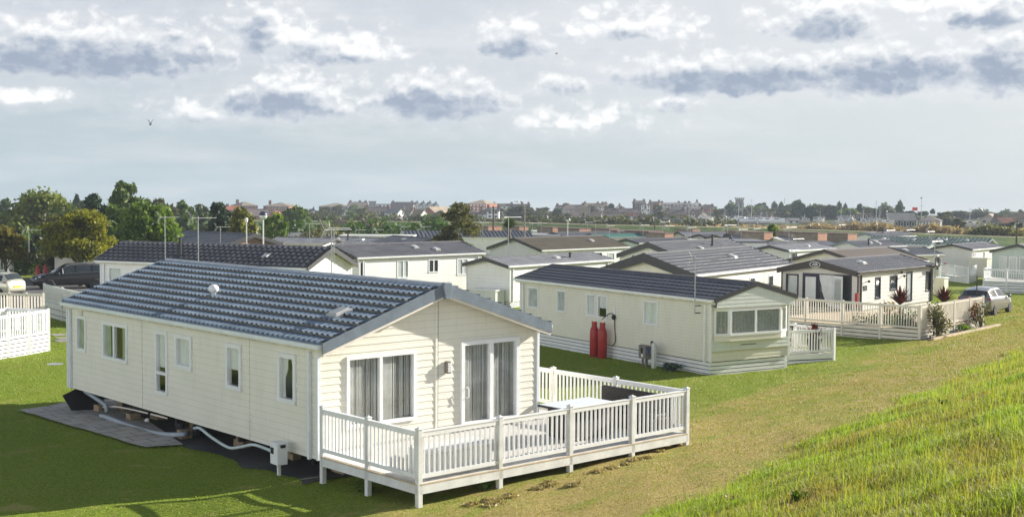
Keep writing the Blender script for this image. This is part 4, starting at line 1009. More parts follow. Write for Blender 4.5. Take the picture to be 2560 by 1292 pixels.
# gas bottles, meter, tap
def gas(label, x, y, group, s=1., rz=0.):
    z = GZ(x, y); t = thing('gas_bottle', label, 'gas bottle', (x, y, z), rz, group); r = .19*s
    mb = MB(); mb.lathe([(r*.9, -.04), (r*.9, .03), (r, .06), (r, 1.0*s), (r*.93, 1.12*s), (r*.72, 1.22*s), (r*.35, 1.28*s)], (0, 0, 0), 20); mb.build('cylinder', M['red_gas'], t, True)
    mb = MB(); n = 20; P = []
    for k in range(n+1):
        if 14 <= k <= 17: continue
    for zz in (1.2*s, 1.47*s): P.append([(r*.6*cos(2*pi*k/n), r*.6*sin(2*pi*k/n), zz) for k in range(3, 18)])
    mb.grid(P); mb.grid([[(p[0]*.92, p[1]*.92, p[2]) for p in q] for q in P]); mb.build('valve_collar', M['red_gas'], t, True)
    mb = MB(); mb.lathe([(.03, 1.27*s), (.03, 1.38*s), (.05, 1.39*s), (.05, 1.42*s)], (0, 0, 0), 10); mb.build('valve', M['steel'], t)
    return t
gx, gy = loc2(-.32, 5.75); gas('red gas bottle against the bay-windowed caravan, the nearer of the pair', gx, gy, 'red gas bottles', .92, 1.)
gx, gy = loc2(-.30, 6.3); gas('red gas bottle against the bay-windowed caravan, half behind its twin', gx, gy, 'red gas bottles', .92, .3)
q = [loc2(-.3, 5.8), loc2(-.1, 5.6), loc2(-.04, 5.4)]; zz = -.68
tubeobj('gas_hose', smooth_path([(*q[0], zz+1.4), (*q[1], zz+1.62), (*q[2], zz+1.55), (*loc2(-.05, 5.35), zz+1.1), (*loc2(-.05, 5.3), zz+.6), (*loc2(-.05, 5.5), zz+.4)]), .018, 'black', 'black gas hose looping from the red bottles down the wall of the bay-windowed caravan', 'hose')
t = thing('gas_regulator', 'small black regulator box fixed to the wall above the red gas bottles', 'gas regulator', (*loc2(-.02, 5.4), zz+1.5), A2)
mb = MB(); mb.lathe([(.02, -.09), (.09, -.08), (.1, -.02), (.05, 0)], (0, 0, 0), 12, lambda a, b, c: (c, a, b)); mb.build('regulator', M['black'], t, True)
mb = MB(); mb.box(-.03, .02, -.06, .06, .1, .38); mb.build('cover', M['pvc'], t)
x, y = loc2(-.45, 3.0); t = thing('meter_box', 'rusty grey meter cabinet on a post beside the bay-windowed caravan', 'meter box', (x, y, GZ(x, y)), A2)
mb = MB(); mb.box(-.04, .04, -.12, -.04, -.1, .75); mb.box(-.03, .03, .1, .15, -.1, .4); mb.build('post', M['rust'], t)
mb = MB(); mb.box(-.13, .13, -.2, .2, .30, .74); mb.prism([(-.15, .74), (.15, .74), (0, .79)], -.22, .22, lambda p, q, d: (p, d, q)); cb = mb.build('cabinet', M['rust'], t)
mb = MB(); mb.box(-.14, -.13, -.02, .08, .5, .68); mb.build('dial', M['car_glass'], cb); mb = MB(); mb.box(-.138, -.13, -.05, .05, .36, .46); mb.build('notice', M['pvc'], cb)
mb = MB(); mb.tube([(0, -.16, .72), (-.05, -.25, .66), (0, -.2, .5)], .03, 6); mb.build('plug', M['blue'], t)
x, y = loc2(-.40, 2.55); t = thing('tap_post', 'pale upright service post with a black tap next to the rusty meter cabinet', 'tap', (x, y, GZ(x, y)), A2)
mb = MB(); mb.box(-.06, .06, -.07, .07, -.1, .9); mb.build('post', M['grey_side'], t); mb = MB(); mb.lathe([(.03, .82), (.06, .86), (.05, .94), (.01, .97)], (0, .12, 0), 10); mb.build('tap', M['black'], t)
x, y = loc2(-.35, 1.55); bush('low_plant', 'little clump of variegated leaves at the foot of the bay-windowed caravan', (x, y), .7, .32, 'grey_leaf', 260, .09, 3, 'plant')
# aerial mast on the front corner
def polewall(label, u, v, h, base, loc=loc2, a=A2, z=-.68, bracket=True, s=1.):
    x, y = loc(u, v); t = thing('television_aerial', label, 'television aerial', (x, y, z), a, 'television aerials')
    mb = MB(); mb.tube([(0, 0, base), (0, 0, h)], .018, 6); mb.build('pole', M['steel'], t)
    mb = MB(); mb.tube([(0, 0, base+.05), (.25, 0, base+.05)], .02, 5); mb.tube([(0, 0, base+.3), (.25, 0, base+.3)], .02, 5); mb.build('bracket', M['black'], t)
    mb = MB(); mb.tube([(-.1, 0, h-.12), (.75*s, -.6*s, h-.16)], .014, 5)
    for i in range(8): f = (i+1)/9; x, y = -.1+.85*s*f, -.6*s*f; mb.tube([(x-.08, y-.12, h-.13), (x+.08, y+.12, h-.13)], .006, 4)
    for sg in (-1, 1): mb.tube([(-.1, 0, h-.12), (-.22, .1, h-.12+sg*.24)], .018, 4); mb.tube([(-.3, .0, h-.12+sg*.2), (-.1, .2, h-.12+sg*.2)], .012, 4)
    mb.build('aerial', M['alu'], t); return t
polewall('tall thin aerial pole bracketed to the front corner of the bay-windowed caravan', -.25, .55, 4.05, 2.02)
# deck of the bay-windowed caravan
def garden_deck(label, P, dz, rail, mat='pvc', boards='floorboard', board_rows=3, closed=False, z=None, floor_poly=None, solid=(), sp=.125, name='deck', group=None, gapcol='dark'):
    zg = np.mean([GZ(*p) for p in P]) if z is None else z; c = P[0]
    t = thing(name, label, 'deck', (0, 0, 0), 0, group)
    for p in P:
        mb = MB(); post(mb, p[0], p[1], min(GZ(*p), zg+dz)-.15, zg+dz+rail); mb.build('post', M[mat], t)
    for i, (a, b) in enumerate(zip(P[:-1], P[1:])):
        panel(t, a, b, zg+dz+.07, zg+dz+rail-.03, mat, sp, .045, solid=i in solid)
        if board_rows:
            mb = MB(); za = min(GZ(*a), GZ(*b), zg)-.08; h = (zg+dz+.02-za)/board_rows
            for k in range(board_rows): z0 = za+h*k; mb.beam(Vector((*a, z0+h/2)), Vector((*b, z0+h/2)), .025, h-.035)
            mb.build('skirt_boarding', M[mat], t)
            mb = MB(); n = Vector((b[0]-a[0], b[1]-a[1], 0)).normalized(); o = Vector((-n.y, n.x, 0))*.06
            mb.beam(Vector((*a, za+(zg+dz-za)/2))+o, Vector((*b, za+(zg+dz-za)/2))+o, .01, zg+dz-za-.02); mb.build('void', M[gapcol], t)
    fp = floor_poly or P
    mb = MB(); mb.prism([tuple(p) for p in fp], zg+dz-.03, zg+dz+.01, lambda p, q, d: (p, q, d)); mb.build('floor_boards', M[boards], t)
    return t
a, b = GP(1966, 911), GP(2083.5, 901); u = np.array([cos(A2), sin(A2)]); v = np.array([-sin(A2), cos(A2)])
p0 = a[:2]; p1 = b[:2]; p2 = p1+v*2.0; p3 = p1+v*4.0; p4 = p0+v*4.0
garden_deck('small white railed deck with a planter on the sunny side of the bay-windowed caravan', [p0, p1, p2, p3, p4], .34, .92, board_rows=2)
def pot(label, p, z, s=1., plant='cordyline', pm_='terracotta', n=120, cat='potted plant', h=.55):
    t = thing('potted_plant', label, cat, (p[0], p[1], z)); mb = MB(); mb.lathe([(.14*s, 0), (.22*s, .36*s), (.235*s, .4*s), (.2*s, .4*s), (.19*s, .36*s)], (0, 0, 0), 16); mb.build('plant_pot', M[pm_], t)
    straps(t, n, h*s, .05*s, plant, .38*s); return t
def straps(t, n, length, w, mat, z, name='leaves', seed=2):
    rng = np.random.default_rng(seed); a = rng.random(n)*2*pi; el = np.radians(25+65*rng.random(n)**.8); l = length*(.7+.5*rng.random(n)); V = []
    d = np.stack([np.cos(a)*np.cos(el), np.sin(a)*np.cos(el), np.sin(el)], 1); s = np.stack([-np.sin(a), np.cos(a), 0*a], 1)
    for f, wf in ((.05, .5), (.55, 1.), (1., .05)):
        c = d*(l*f)[:, None]+np.array([0, 0, z]); c[:, 2] -= (.16*l*f**3); V += [c-s*w*wf*.5, c+s*w*wf*.5]
    V = np.stack(V, 1).reshape(-1, 3); i = np.arange(n)*6; q = np.concatenate([np.stack([i, i+1, i+3, i+2], 1), np.stack([i+2, i+3, i+5, i+4], 1)])
    return npmesh(name, V, q.ravel(), np.full(len(q), 4), L[mat], t)
zd = np.mean([GZ(*p) for p in (p0, p1, p2, p3, p4)])+.35
pp = p1-u*.55+v*.45; pot('burgundy-leaved plant in a black pot on the small white deck', pp, zd, 1.3)
# garden chair and table on that deck
def gchair(label, p, z, rz, mat='rattan', group='garden chairs'):
    t = thing('garden_chair', label, 'garden chair', (p[0], p[1], z), rz, group)
    mb = MB(); mb.box(-.24, .24, -.24, .24, .40, .45); mb.build('seat', M[mat], t); mb = MB()
    for i in range(5): mb.beam((-.2+.1*i, .24, .45), (-.2+.1*i, .33, .95), .05, .02)
    mb.beam((-.24, .33, .95), (.24, .33, .95), .04, .05); mb.build('backrest', M[mat], t)
    for x in (-.22, .22):
        for y in (-.22, .22):
            mb = MB(); mb.beam((x, y, 0), (x*.9, y*.9, .4), .04, .04); mb.build('leg', M[mat], t)
    return t
gchair('dark garden chair seen through the railings of the small white deck', p0+u*.9+v*1.0, zd, 2.4); gchair('dark garden chair at the back of the small white deck, turned to the caravan', p0+u*1.7+v*2.3, zd, .6)
t = thing('garden_table', 'small round pale table on the small white deck', 'garden table', (*(p0+u*1.2+v*1.75), zd)); mb = MB(); mb.lathe([(.4, .68), (.4, .71)], (0, 0, 0), 18); mb.build('table_top', M['pvc'], t); mb = MB(); mb.lathe([(.2, 0), (.03, .05), (.03, .68)], (0, 0, 0), 10); mb.build('pedestal', M['black'], t)

# ---------------------------------------------------------------- the lodge with the dark gable and the logo
A3 = R(-83.85); Z3 = -.85
c3 = caravan('static_caravan', 'stone-coloured lodge with dark gable boards, oval logo and a curtain in its open door', 40.19, 17.58, -83.85, 4.29, 9.03, 1.66, .12, zg=Z3, z0=.55, og=.3,
    wall='stone_side', roof='roof_slate', edge='edge_brown', gut='edge_brown', lap=.2, proud=.016, tw=.26, course=.33, ta=.026, step=.03, barge=.26,
    front=[Wn(.25, .97, .95, 2.25, frame='purple', curtain='net', fw=.07), Wn(1.22, 3.95, .62, 2.33, frame='purple', glass='pane_far', name='doorway', fw=.07, mull=[2.12])],
    right=[Wn(1.92, 2.52, 1.05, 2.17, frame='purple', glass='pane_far', fw=.06), Wn(3.64, 4.51, 1.4, 2.17, frame='purple', glass='pane_far', fw=.06),
           Wn(5.63, 6.37, .7, 2.28, frame='purple', glass='pane_pale', name='door', fw=.07), Wn(8.14, 8.85, 1.12, 2.2, frame='purple', glass='pane_far', fw=.06)], skirt='pvc_cream', vents=[(.72, .30)])
E3 = 1.66-Z3; T3 = E3+.12*4.29
mb = MB(); mb.box(1.30, 2.05, -.03, .0, .66, 2.26); d = mb.build('door_leaf', M['purple'], c3); mb = MB(); mb.box(1.38, 1.97, -.036, -.03, .9, 2.16); mb.build('pane', M['net'], d)
mb = MB(); wavy(mb, lambda a, z, o: (a, -o, z), 2.16, 2.98, .62, 2.3, .05, .03, .12, lambda f, a0, a1, q: a0+(a1-a0)*(1-(1-q)*(.30+.70*f**.6))); mb.build('door_curtain', M['net'], c3, True)
mb = MB(); mp = lambda p, q, o: (2.98+p*cos(.5), -.05-p*sin(.5)-o, q)
mb.box(0, .80, .62, 2.28, 0, .05, lambda p, q, o: mp(p, q, o)); d = mb.build('door_leaf', M['pvc'], c3); mb = MB(); mb.box(.12, .68, .85, 2.14, .05, .056, lambda p, q, o: mp(p, q, o)); mb.build('pane', M['pane_pale'], d)
# curved gable board and the oval badge
mb = MB(); n = 28; top = lambda u_: E3-.02+.5*.0+(T3-E3)*(1-abs(u_-2.145)/2.245); pl = []
for i in range(n+1): u_ = -.1+4.49*i/n; c_ = 1-abs(u_-2.145)/2.245; pl.append((u_, top(u_)+.08, top(u_)-.20-.22*max(0, c_)**3*(3-2*c_) if c_ < .5 else top(u_)-.20-.11*(1+.0)*c_))
for (u0, a0, b0), (u1, a1, b1) in zip(pl[:-1], pl[1:]): mb.prism([(u0, b0), (u1, b1), (u1, a1), (u0, a0)], -.40, -.345, lambda p, q, d: (p, d, q))
mb.build('curved_gable_board', M['edge_brown'], c3)
cx, cz = 2.10, T3-.20; mb = MB(); f = lambda a, b, c: (cx+a, -.402-c, cz+b)
mb.lathe([(1, 0), (1, .012), (.02, .013)], (0, 0, 0), 28, lambda a, b, c: f(a*.30, b*.155, c)); bd = mb.build('logo_plate', M['pvc'], c3)
mb = MB(); mb.lathe([(1, .012), (1, .018), (.02, .019)], (0, 0, 0), 28, lambda a, b, c: f(a*.27, b*.13, c)); mb.build('logo_oval', M['edge_brown'], bd)
fc = bpy.data.curves.new('logo_lettering', 'FONT'); fc.body = 'ABi'; fc.size = .21; fc.shear = .3; fc.extrude = .004; fc.align_x = 'CENTER'; fc.align_y = 'CENTER'
fo = bpy.data.objects.new('logo_lettering', fc); COL.objects.link(fo); dg = bpy.context.evaluated_depsgraph_get(); me = bpy.data.meshes.new_from_object(fo.evaluated_get(dg)); bpy.data.objects.remove(fo)
fo = bpy.data.objects.new('logo_lettering', me); COL.objects.link(fo); me.materials.clear(); me.materials.append(M['pvc']); fo.parent = bd; fo.rotation_euler = (pi/2, 0, 0); fo.location = (cx, -.425, cz)
# wall lamps, number board, dish, extinguisher box
for (v_, z_) in ((.80, 2.03), (4.62, 2.33), (4.95, 2.12)):
    mb = MB(); mb.beam((4.29, v_, z_-.06), (4.47, v_, z_), .03, .03); mb.lathe([(.02, 0), (.06, .02), (.07, .12), (.03, .13)], (4.49, v_, z_-.08), 10); mb.build('wall_lamp', M['black'], c3)
mb = MB(); mb.box(4.30, 4.325, .55, .95, 1.55, 1.8); mb.build('number_board', M['edge'], c3)
mb = MB(); mb.box(4.2, 4.34, -.14, -.04, .75, 1.45); mb.build('fire_point', M['red_gas'], c3)
def loc3(u, v): return (40.19+u*cos(A3)-v*sin(A3), 17.58+u*sin(A3)+v*cos(A3))
x, y = loc3(4.5, 8.9); t = thing('satellite_dish', 'grey satellite dish at the back corner of the lodge with the logo', 'satellite dish', (x, y, Z3), A3)
mb = MB(); mb.tube([(0, 0, 1.8), (.0, 0, 2.75)], .03, 6); mb.build('pole', M['steel'], t); mb = MB(); mb.lathe([(.02, 0), (.22, .03), (.36, .10), (.35, .12), (.2, .05), (.02, .02)], (0, 0, 0), 18, lambda a, b, c: (.05+c, a*1., 2.75+b)); mb.build('dish', M['edge'], t, True); mb = MB(); mb.tube([(.05, 0, 2.5), (.5, 0, 2.62)], .015, 5); mb.build('arm', M['steel'], t)
# its garden deck
U5 = [3.3, 5.1, 6.9, 8.7, 10.5]; P3 = [loc3(q, -6.8) for q in U5]+[loc3(10.42, v_) for v_ in (-4.9, -3.0, -1.2, .4)]
garden_deck('almond-coloured garden deck with boarded skirt in front of the lodge with the logo', P3, .55, 1.06, 'pvc_cream', 'tan', 4, z=-.83, solid=(4, 5, 6, 7), sp=.12, floor_poly=[loc3(3.3, -6.8), loc3(10.5, -6.8), loc3(10.5, .4), loc3(4.6, .4), loc3(4.6, -.3), loc3(3.3, -.3)])
ZD3 = -.27
def cordy(label, p, z, s, trunk_h=.35, n=150):
    t = thing('cordyline', label, 'plant', (p[0], p[1], z)); mb = MB(); mb.lathe([(.2, 0), (.26, .32), (.24, .34)], (0, 0, 0), 14); mb.build('plant_pot', M['terracotta'], t); mb = MB(); mb.tube([(0, 0, .2), (0, 0, .34+trunk_h)], .05, 7); mb.build('stem', M['bark'], t); straps(t, n, s, .06, 'cordyline', .34+trunk_h); return t
cordy('tall burgundy spiky cordyline on the almond deck, the wider and nearer one', loc3(8.4, -4.2), ZD3, .95, .45); cordy('tall burgundy spiky cordyline on the almond deck, by the solid fence', loc3(9.6, -2.2), ZD3, .85, .5)
bush('flowering_shrub', 'mauve flowering shrub in a tub behind the railings of the almond deck', loc3(7.6, -3.6), 1.2, 1.5, 'reed', 700, .09, 7, 'shrub')
bush('grey_shrub', 'round blue-grey shrub just behind the corner of the almond deck railings', loc3(9.6, -6.2), .9, 1.55, 'grey_leaf', 800, .08, 8, 'shrub')
bush('flowering_shrub', 'reddish flowers topping the solid fence of the almond deck', loc3(9.9, -1.0), 1.5, 1.75, 'flower', 900, .08, 9, 'shrub')
bush('low_shrub', 'dark shrubs behind the middle railings of the almond deck', loc3(8.0, -5.8), 2.0, 1.1, 'oak', 900, .09, 10, 'shrub')
bush('ball_shrub', 'olive ball-shaped shrub on a cane outside the solid fence', loc3(10.85, -5.6), .95, 1.55, 'olive', 1200, .07, 11, 'shrub')
bush('climbing_rose', 'climbing rose with pale blooms at the far end of the solid fence', loc3(10.8, -.8), .8, 1.5, 'olive', 420, .07, 12, 'shrub')
bush('low_plant', 'green seedlings in the gravel strip below the solid fence', loc3(10.8, -2.6), .8, .35, 'lime', 220, .07, 13, 'plant')
a = loc3(11.15, -7.0); b = loc3(11.15, .6); mb = MB(); mb.beam(Vector((*a, GZ(*a)+.02)), Vector((*b, GZ(*b)+.02)), .12, .16); tag(mb.build('kerb', M['tan']), 'pale timber kerb edging the gravel strip beside the almond deck', 'kerb')
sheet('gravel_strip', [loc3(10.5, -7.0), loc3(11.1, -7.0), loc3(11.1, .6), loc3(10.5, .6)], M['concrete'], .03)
a = GP(2440, 803); mb = MB(); mb.tube([(a[0], a[1], a[2]-.1), (a[0], a[1], a[2]+2.3)], .025, 6); tag(mb.build('pole', M['black']), 'thin black pole standing in the grass in front of the grey hatchback', 'pole')
a = loc3(10.6, 1.9); b = loc3(10.6, 3.6); zz = GZ(*a)

# ================================================================ the other caravans: (x, y, yaw, width, length, eave, pitch)
def fc_(name, label, q, wall, roof, edge='edge', big=False, **k):
    x, y, yaw, Wd, Ln, ze, kk = q; k.setdefault('cat', 'static caravan')
    return caravan(name, label, x, y, yaw, Wd, Ln, ze, kk, wall=wall, roof=roof, edge=edge, **k)
PF = dict(glass='pane_far')
fc_('static_caravan', 'caravan with a long charcoal pantile roof and sunlit white gable, directly behind the front lodge', (17.93, 28.79, 21.88, 4.03, 12.74, 1.93, .22), 'white_side', 'roof_dark', tw=.33, course=.38, ta=.085, step=.065, barge=.22, zg=-.70, z0=.5,
    left=[Wn(11.3, 12.19, 1.55, 2.3, frame='pvc', curtain='net'), Wn(8, 9.5, 1.5, 2.3, **PF)], flue=[(.14, .62, .95)], vents=[(.22, .22)])
fc_('static_caravan', 'long white caravan with slate roof, its windowed wall above the ridge of the front lodge', (27.52, 42.90, -86.49, 4.58, 9.84, 1.76, .14), 'white_side', 'roof_slate', lap=.2, tw=.3, course=.36, step=.03, barge=.2,
    right=[Wn(.0, .45, 1.0, 2.5, glass='pane_far', fw=.06), Wn(2.85, 3.76, 1.4, 2.48, mull=[3.35], glass='pane_pale', fw=.06), Wn(5.37, 6.2, 1.65, 2.46, mull=[5.8], glass='pane_far', fw=.06), Wn(7.76, 8.72, 1.4, 2.42, mull=[8.25], glass='pane_pale', fw=.06)], vents=[(.70, .55), (.82, .68)])
c4 = fc_('static_caravan', 'white caravan with a plain grey-shaded gable and a meter cupboard against it', (32.39, 34.03, -81.36, 3.22, 9.85, 1.44, .12), 'white_side', 'roof_grey', tw=.3, course=.36, step=.03, barge=.2, vents=[(.72, .55)], flue=[(.75, .68, .25)], z0=.35,
    right=[Wn(2.2, 2.9, 1.3, 2.1, glass='pane_far')])
fc_('static_caravan', 'cream caravan with broad charcoal gable boards and glinting slate roof behind the bay-windowed caravan', (30.74, 21.80, -76.62, 5.35, 11.74, 1.69, .17), 'cream2', 'roof_slate', barge=.42, tw=.3, course=.36, step=.045, vents=[(.72, .62)],
    right=[Wn(3.2, 3.9, 1.4, 2.1, **PF), Wn(6.2, 6.9, 1.5, 2.1, **PF), Wn(8.6, 9.3, 1.5, 2.1, **PF)])
fc_('static_caravan', 'pale caravan with charcoal gable boards, little gable windows and a black flue', (50.48, 38.75, -78.22, 4.81, 11.73, 1.34, .18), 'white_side', 'roof_slate', barge=.36, tw=.3, course=.36, step=.04, flue=[(.72, .62, .75)], vents=[(.8, .4)],
    front=[Wn(.9, 1.5, 2.2, 2.45, **PF), Wn(3.2, 3.8, 2.2, 2.45, **PF)])
fc_('static_caravan', 'caravan with a mossy brown tiled roof and plain cream gable', (51.83, 54.36, -85.44, 5.73, 10.51, 1.22, .15), 'grey_side', 'roof_brown', barge=.22, tw=.33, course=.38, step=.03, vents=[(.72, .74)],
    right=[Wn(.52, 2.0, 1.4, 2.15, **PF), Wn(3.49, 5.2, 1.4, 2.1, **PF), Wn(6.0, 7.3, 1.4, 2.1, **PF), Wn(8.0, 8.9, .9, 2.0, glass='pane_pale')])
fc_('static_caravan', 'caravan with a worn dark brown felt roof just behind the lodge with the logo', (51.15, 25.09, -85.75, 5.59, 7.46, 1.41, .14), 'cream2', 'roof_black', edge='edge_brown', barge=.2, tw=.4, course=.5, ta=.004, step=.004)
fc_('static_caravan', 'grey caravan carrying a black satellite dish, behind the caravan with broad charcoal gable boards', (71.18, 42.75, -81.41, 3.38, 8.30, 1.01, .11), 'grey_side', 'roof_grey', barge=.2, vents=[(.72, .62)], right=[Wn(.3, 1.4, 1.0, 2.1, **PF), Wn(3, 4, 1.2, 2.0, **PF)])
fc_('static_caravan', 'grey caravan with its gable overlapping the one with the black dish', (79.98, 50.32, -102.3, 3.40, 8.58, .89, .11), 'grey_side', 'roof_grey', barge=.2)
fc_('static_caravan', 'caravan with blue-green gable boards, a flue and three rooflights', (86.38, 45.13, -88.39, 3.52, 7.19, .90, .15), 'grey_side', 'roof_slate', edge='edge_blue', barge=.2, vents=[(.72, .35), (.8, .5), (.65, .55)], flue=[(.85, .2, .5)])
fc_('static_caravan', 'caravan with a blank stone-grey gable and a narrow dark window on its sunny side', (86.97, 35.06, -81.86, 3.43, 8.01, 1.02, .11), 'stone_side', 'roof_slate', barge=.16, right=[Wn(.5, .85, 1.0, 2.1, **PF), Wn(2.7, 3.15, 1.0, 2.1, **PF)])
fc_('static_caravan', 'cream caravan with slate roof sticking out behind the worn brown felt roof', (62.14, 30.90, -97.35, 3.82, 9.94, 1.27, .12), 'cream2', 'roof_slate', barge=.16, vents=[(.72, .72)], right=[Wn(9.2, 9.8, 1.2, 2.2, **PF), Wn(5, 6, 1.2, 2.2, **PF)])
fc_('static_caravan', 'green-roofed chalet caravan with a dark green gable facing the bank, the nearer of two', (95.07, 40.27, 5.48, 3.98, 6.2, .96, .16), 'sage', 'roof_green', edge='edge_blue', barge=.2, tw=.4, course=.45, ta=.06, step=.06, front=[Wn(1.2, 2.8, 1.2, 2.1, **PF)], vents=[(.3, .3), (.3, .8)])
fc_('static_caravan', 'green-roofed chalet caravan at the right, farther of the two', (98.15, 36.23, 10.42, 4.0, 5.2, .98, .15), 'sage', 'roof_green', edge='edge_blue', barge=.2, tw=.4, course=.45, ta=.06, step=.06, vents=[(.3, .35), (.3, .75)])
fc_('static_caravan', 'pale sage lodge with patio doors and a raised white deck at the right edge', (79.69, 25.93, -83.37, 4.06, 10, 1.30, .14), 'sage', 'roof_grey', barge=.2, front=[Wn(.59, 1.12, .95, 2.1, glass='pane_pale', fw=.06), Wn(1.31, 1.94, .8, 2.1, glass='pane_pale', fw=.07, name='patio_door'), Wn(2.1, 2.9, .8, 2.1, glass='pane_pale', fw=.07, name='patio_door')])
fc_('static_caravan', 'far caravan with pale blue gable boards beside a brown garden wall', (122.17, 65.81, -85.49, 3.78, 9.5, .64, .13), 'grey_side', 'roof_slate', edge='edge_blue', barge=.25, flue=[(.6, .4, .5)])
fc_('static_caravan', 'dark grey lodge with a timber-brown gable, behind the long charcoal pantile roof', (37.53, 71.95, 5.75, 5.83, 9.95, 1.17, .15), 'brown_side', 'roof_dark', barge=.32, tw=.35, course=.4, ta=.015, step=.025, flue=[(.15, .9, .9)], cat='lodge')
fc_('static_caravan', 'small white caravan with a semicircular gable light, right of the timber-brown gable', (54.12, 93.61, 13.92, 3.62, 9.44, .83, .13), 'white_side', 'roof_grey', barge=.25, front=[Wn(1.0, 2.6, 1.9, 2.2, **PF), Wn(.8, 1.4, .9, 1.7, **PF), Wn(2.1, 2.7, .9, 1.7, **PF)], vents=[(.3, .3), (.3, .6), (.3, .8)])
fc_('static_caravan', 'caravan with a light felt hipped-looking roof behind the pale tiled one', (65.64, 103.84, 18.94, 3.46, 5.0, .53, .11), 'grey_side', 'roof_grey', barge=.2)
fc_('static_caravan', 'pale tiled caravan with a dark-framed dormer bay', (50.2, 76.4, 20., 3.6, 6.2, .90, .12), 'white_side', 'roof_grey', barge=.2, front=[Wn(.7, 2.9, 1.2, 2.1, mull=[1.8], **PF)])
fc_('static_caravan', 'caravan with a glinting chequered roof and black flue behind the long white caravan', (53.75, 73.56, 19.99, 4.23, 6.4, .84, .12), 'white_side', 'roof_grey', barge=.2, flue=[(.3, .55, .6)], vents=[(.3, .3), (.3, .75)])
fc_('static_caravan', 'caravan with darker tiles whose white gable meets the silvery birch', (51.61, 64.81, -10.71, 4.47, 7.63, 1.07, .13), 'white_side', 'roof_slate', barge=.2, vents=[(.3, .5)])
fc_('static_caravan', 'caravan with a steep navy seamed roof behind the silvery birch', (74.17, 96.0, -120., 4.94, 14.5, .66, .13), 'white_side', 'roof_dark', edge='pvc', barge=.3, tw=.45, course=3., ta=.10, step=.0, right=[Wn(12.6, 13.4, 1., 1.9, glass='pane_pale')])
fc_('static_caravan', 'grey-gabled caravan with a very long dark roof, beyond the mossy brown roof', (92.81, 90.98, -91.59, 3.57, 9.5, .56, .11), 'grey_side', 'roof_slate', barge=.25)
fc_('static_caravan', 'caravan with a bright jade green roof', (95.62, 86.94, -104., 3.36, 8.6, .49, .11), 'cream2', 'roof_jade', barge=.22, tw=.5, course=2, ta=.01, step=0)
fc_('static_caravan', 'blue-grey gabled caravan between the mossy brown roof and the jade green roof', (79.65, 66.54, -92.74, 3.48, 7.6, .75, .10), 'sage', 'roof_slate', barge=.22)
fc_('static_caravan', 'tiny far caravan with a grey gable in front of the brick garden walls', (109.19, 83.96, -113., 3.45, 7, .56, .12), 'grey_side', 'roof_grey', barge=.2)
fc_('static_caravan', 'far caravan with a sage gable and an arched window', (105.71, 78.2, -96.97, 3.31, 5.5, .47, .12), 'sage', 'roof_slate', barge=.22, front=[Wn(1.1, 2.2, 1.2, 2., **PF)])
fc_('static_caravan', 'far caravan with a grey gable and a long pale roof, right of the sage gable', (104.86, 75.11, -92.23, 3.44, 7.5, .46, .11), 'grey_side', 'roof_grey', barge=.22, flue=[(.7, .75, .5)])
fc_('static_caravan', 'white-roofed caravan beyond the aerial on the grey caravans', (102.25, 65.28, -75., 3.21, 9, .52, .12), 'grey_side', 'roof_light', edge='pvc', barge=.12, tw=.6, course=3, ta=.0, step=0)
fc_('static_caravan', 'tiny white caravan with a slate roof beside the last brown garden wall', (122.94, 71.57, -78., 2.99, 5, .42, .13), 'white_side', 'roof_slate', barge=.16)
# low white-walled hut roofs seen behind
for (px, py, D, w, d, h, roof, wall, lab) in [(940, 592, 128, 7.5, 4, 2.5, 'roof_light', 'cream2', 'flat-roofed cream hut behind the chequered roof'), (1345, 590, 150, 5.2, 8, 2.6, 'roof_grey', 'edge_brown', 'low dark timber hut with a light flat roof left of the grey gable'),
        (1700, 604, 140, 5.0, 5, 2.2, 'roof_light', 'cream2', 'flat white hut roof in front of the brick garden walls'), (1870, 607, 105, 3.2, 6, 2.2, 'roof_slate', 'white_side', 'low slate-roofed cabin beside the black satellite dish'),
        (1370, 580, 185, 4.6, 5, 2.6, 'roof_light', 'white_side', 'white flat-roofed cabin near the foot of the sea wall')]:
    p = at(px, py, D); z = GZ(p[0], p[1]); t = thing('cabin', lab, 'cabin', (p[0], p[1], z), R(-42)); top = at(px, py, D)[2]-z
    mb = MB(); mb.box(-w/2, w/2, 0, d, -.2, max(1.6, top)); mb.build('wall', M[wall], t); mb = MB(); hh = max(1.6, top); mb.box(-w/2-.15, w/2+.15, -.15, d+.15, hh, hh+.14); mb.build('roof', M[roof], t)
    mb = MB(); mb.box(-.5, .5, -.03, .02, .8, 1.5); mb.build('window', M['pane_far'], t)
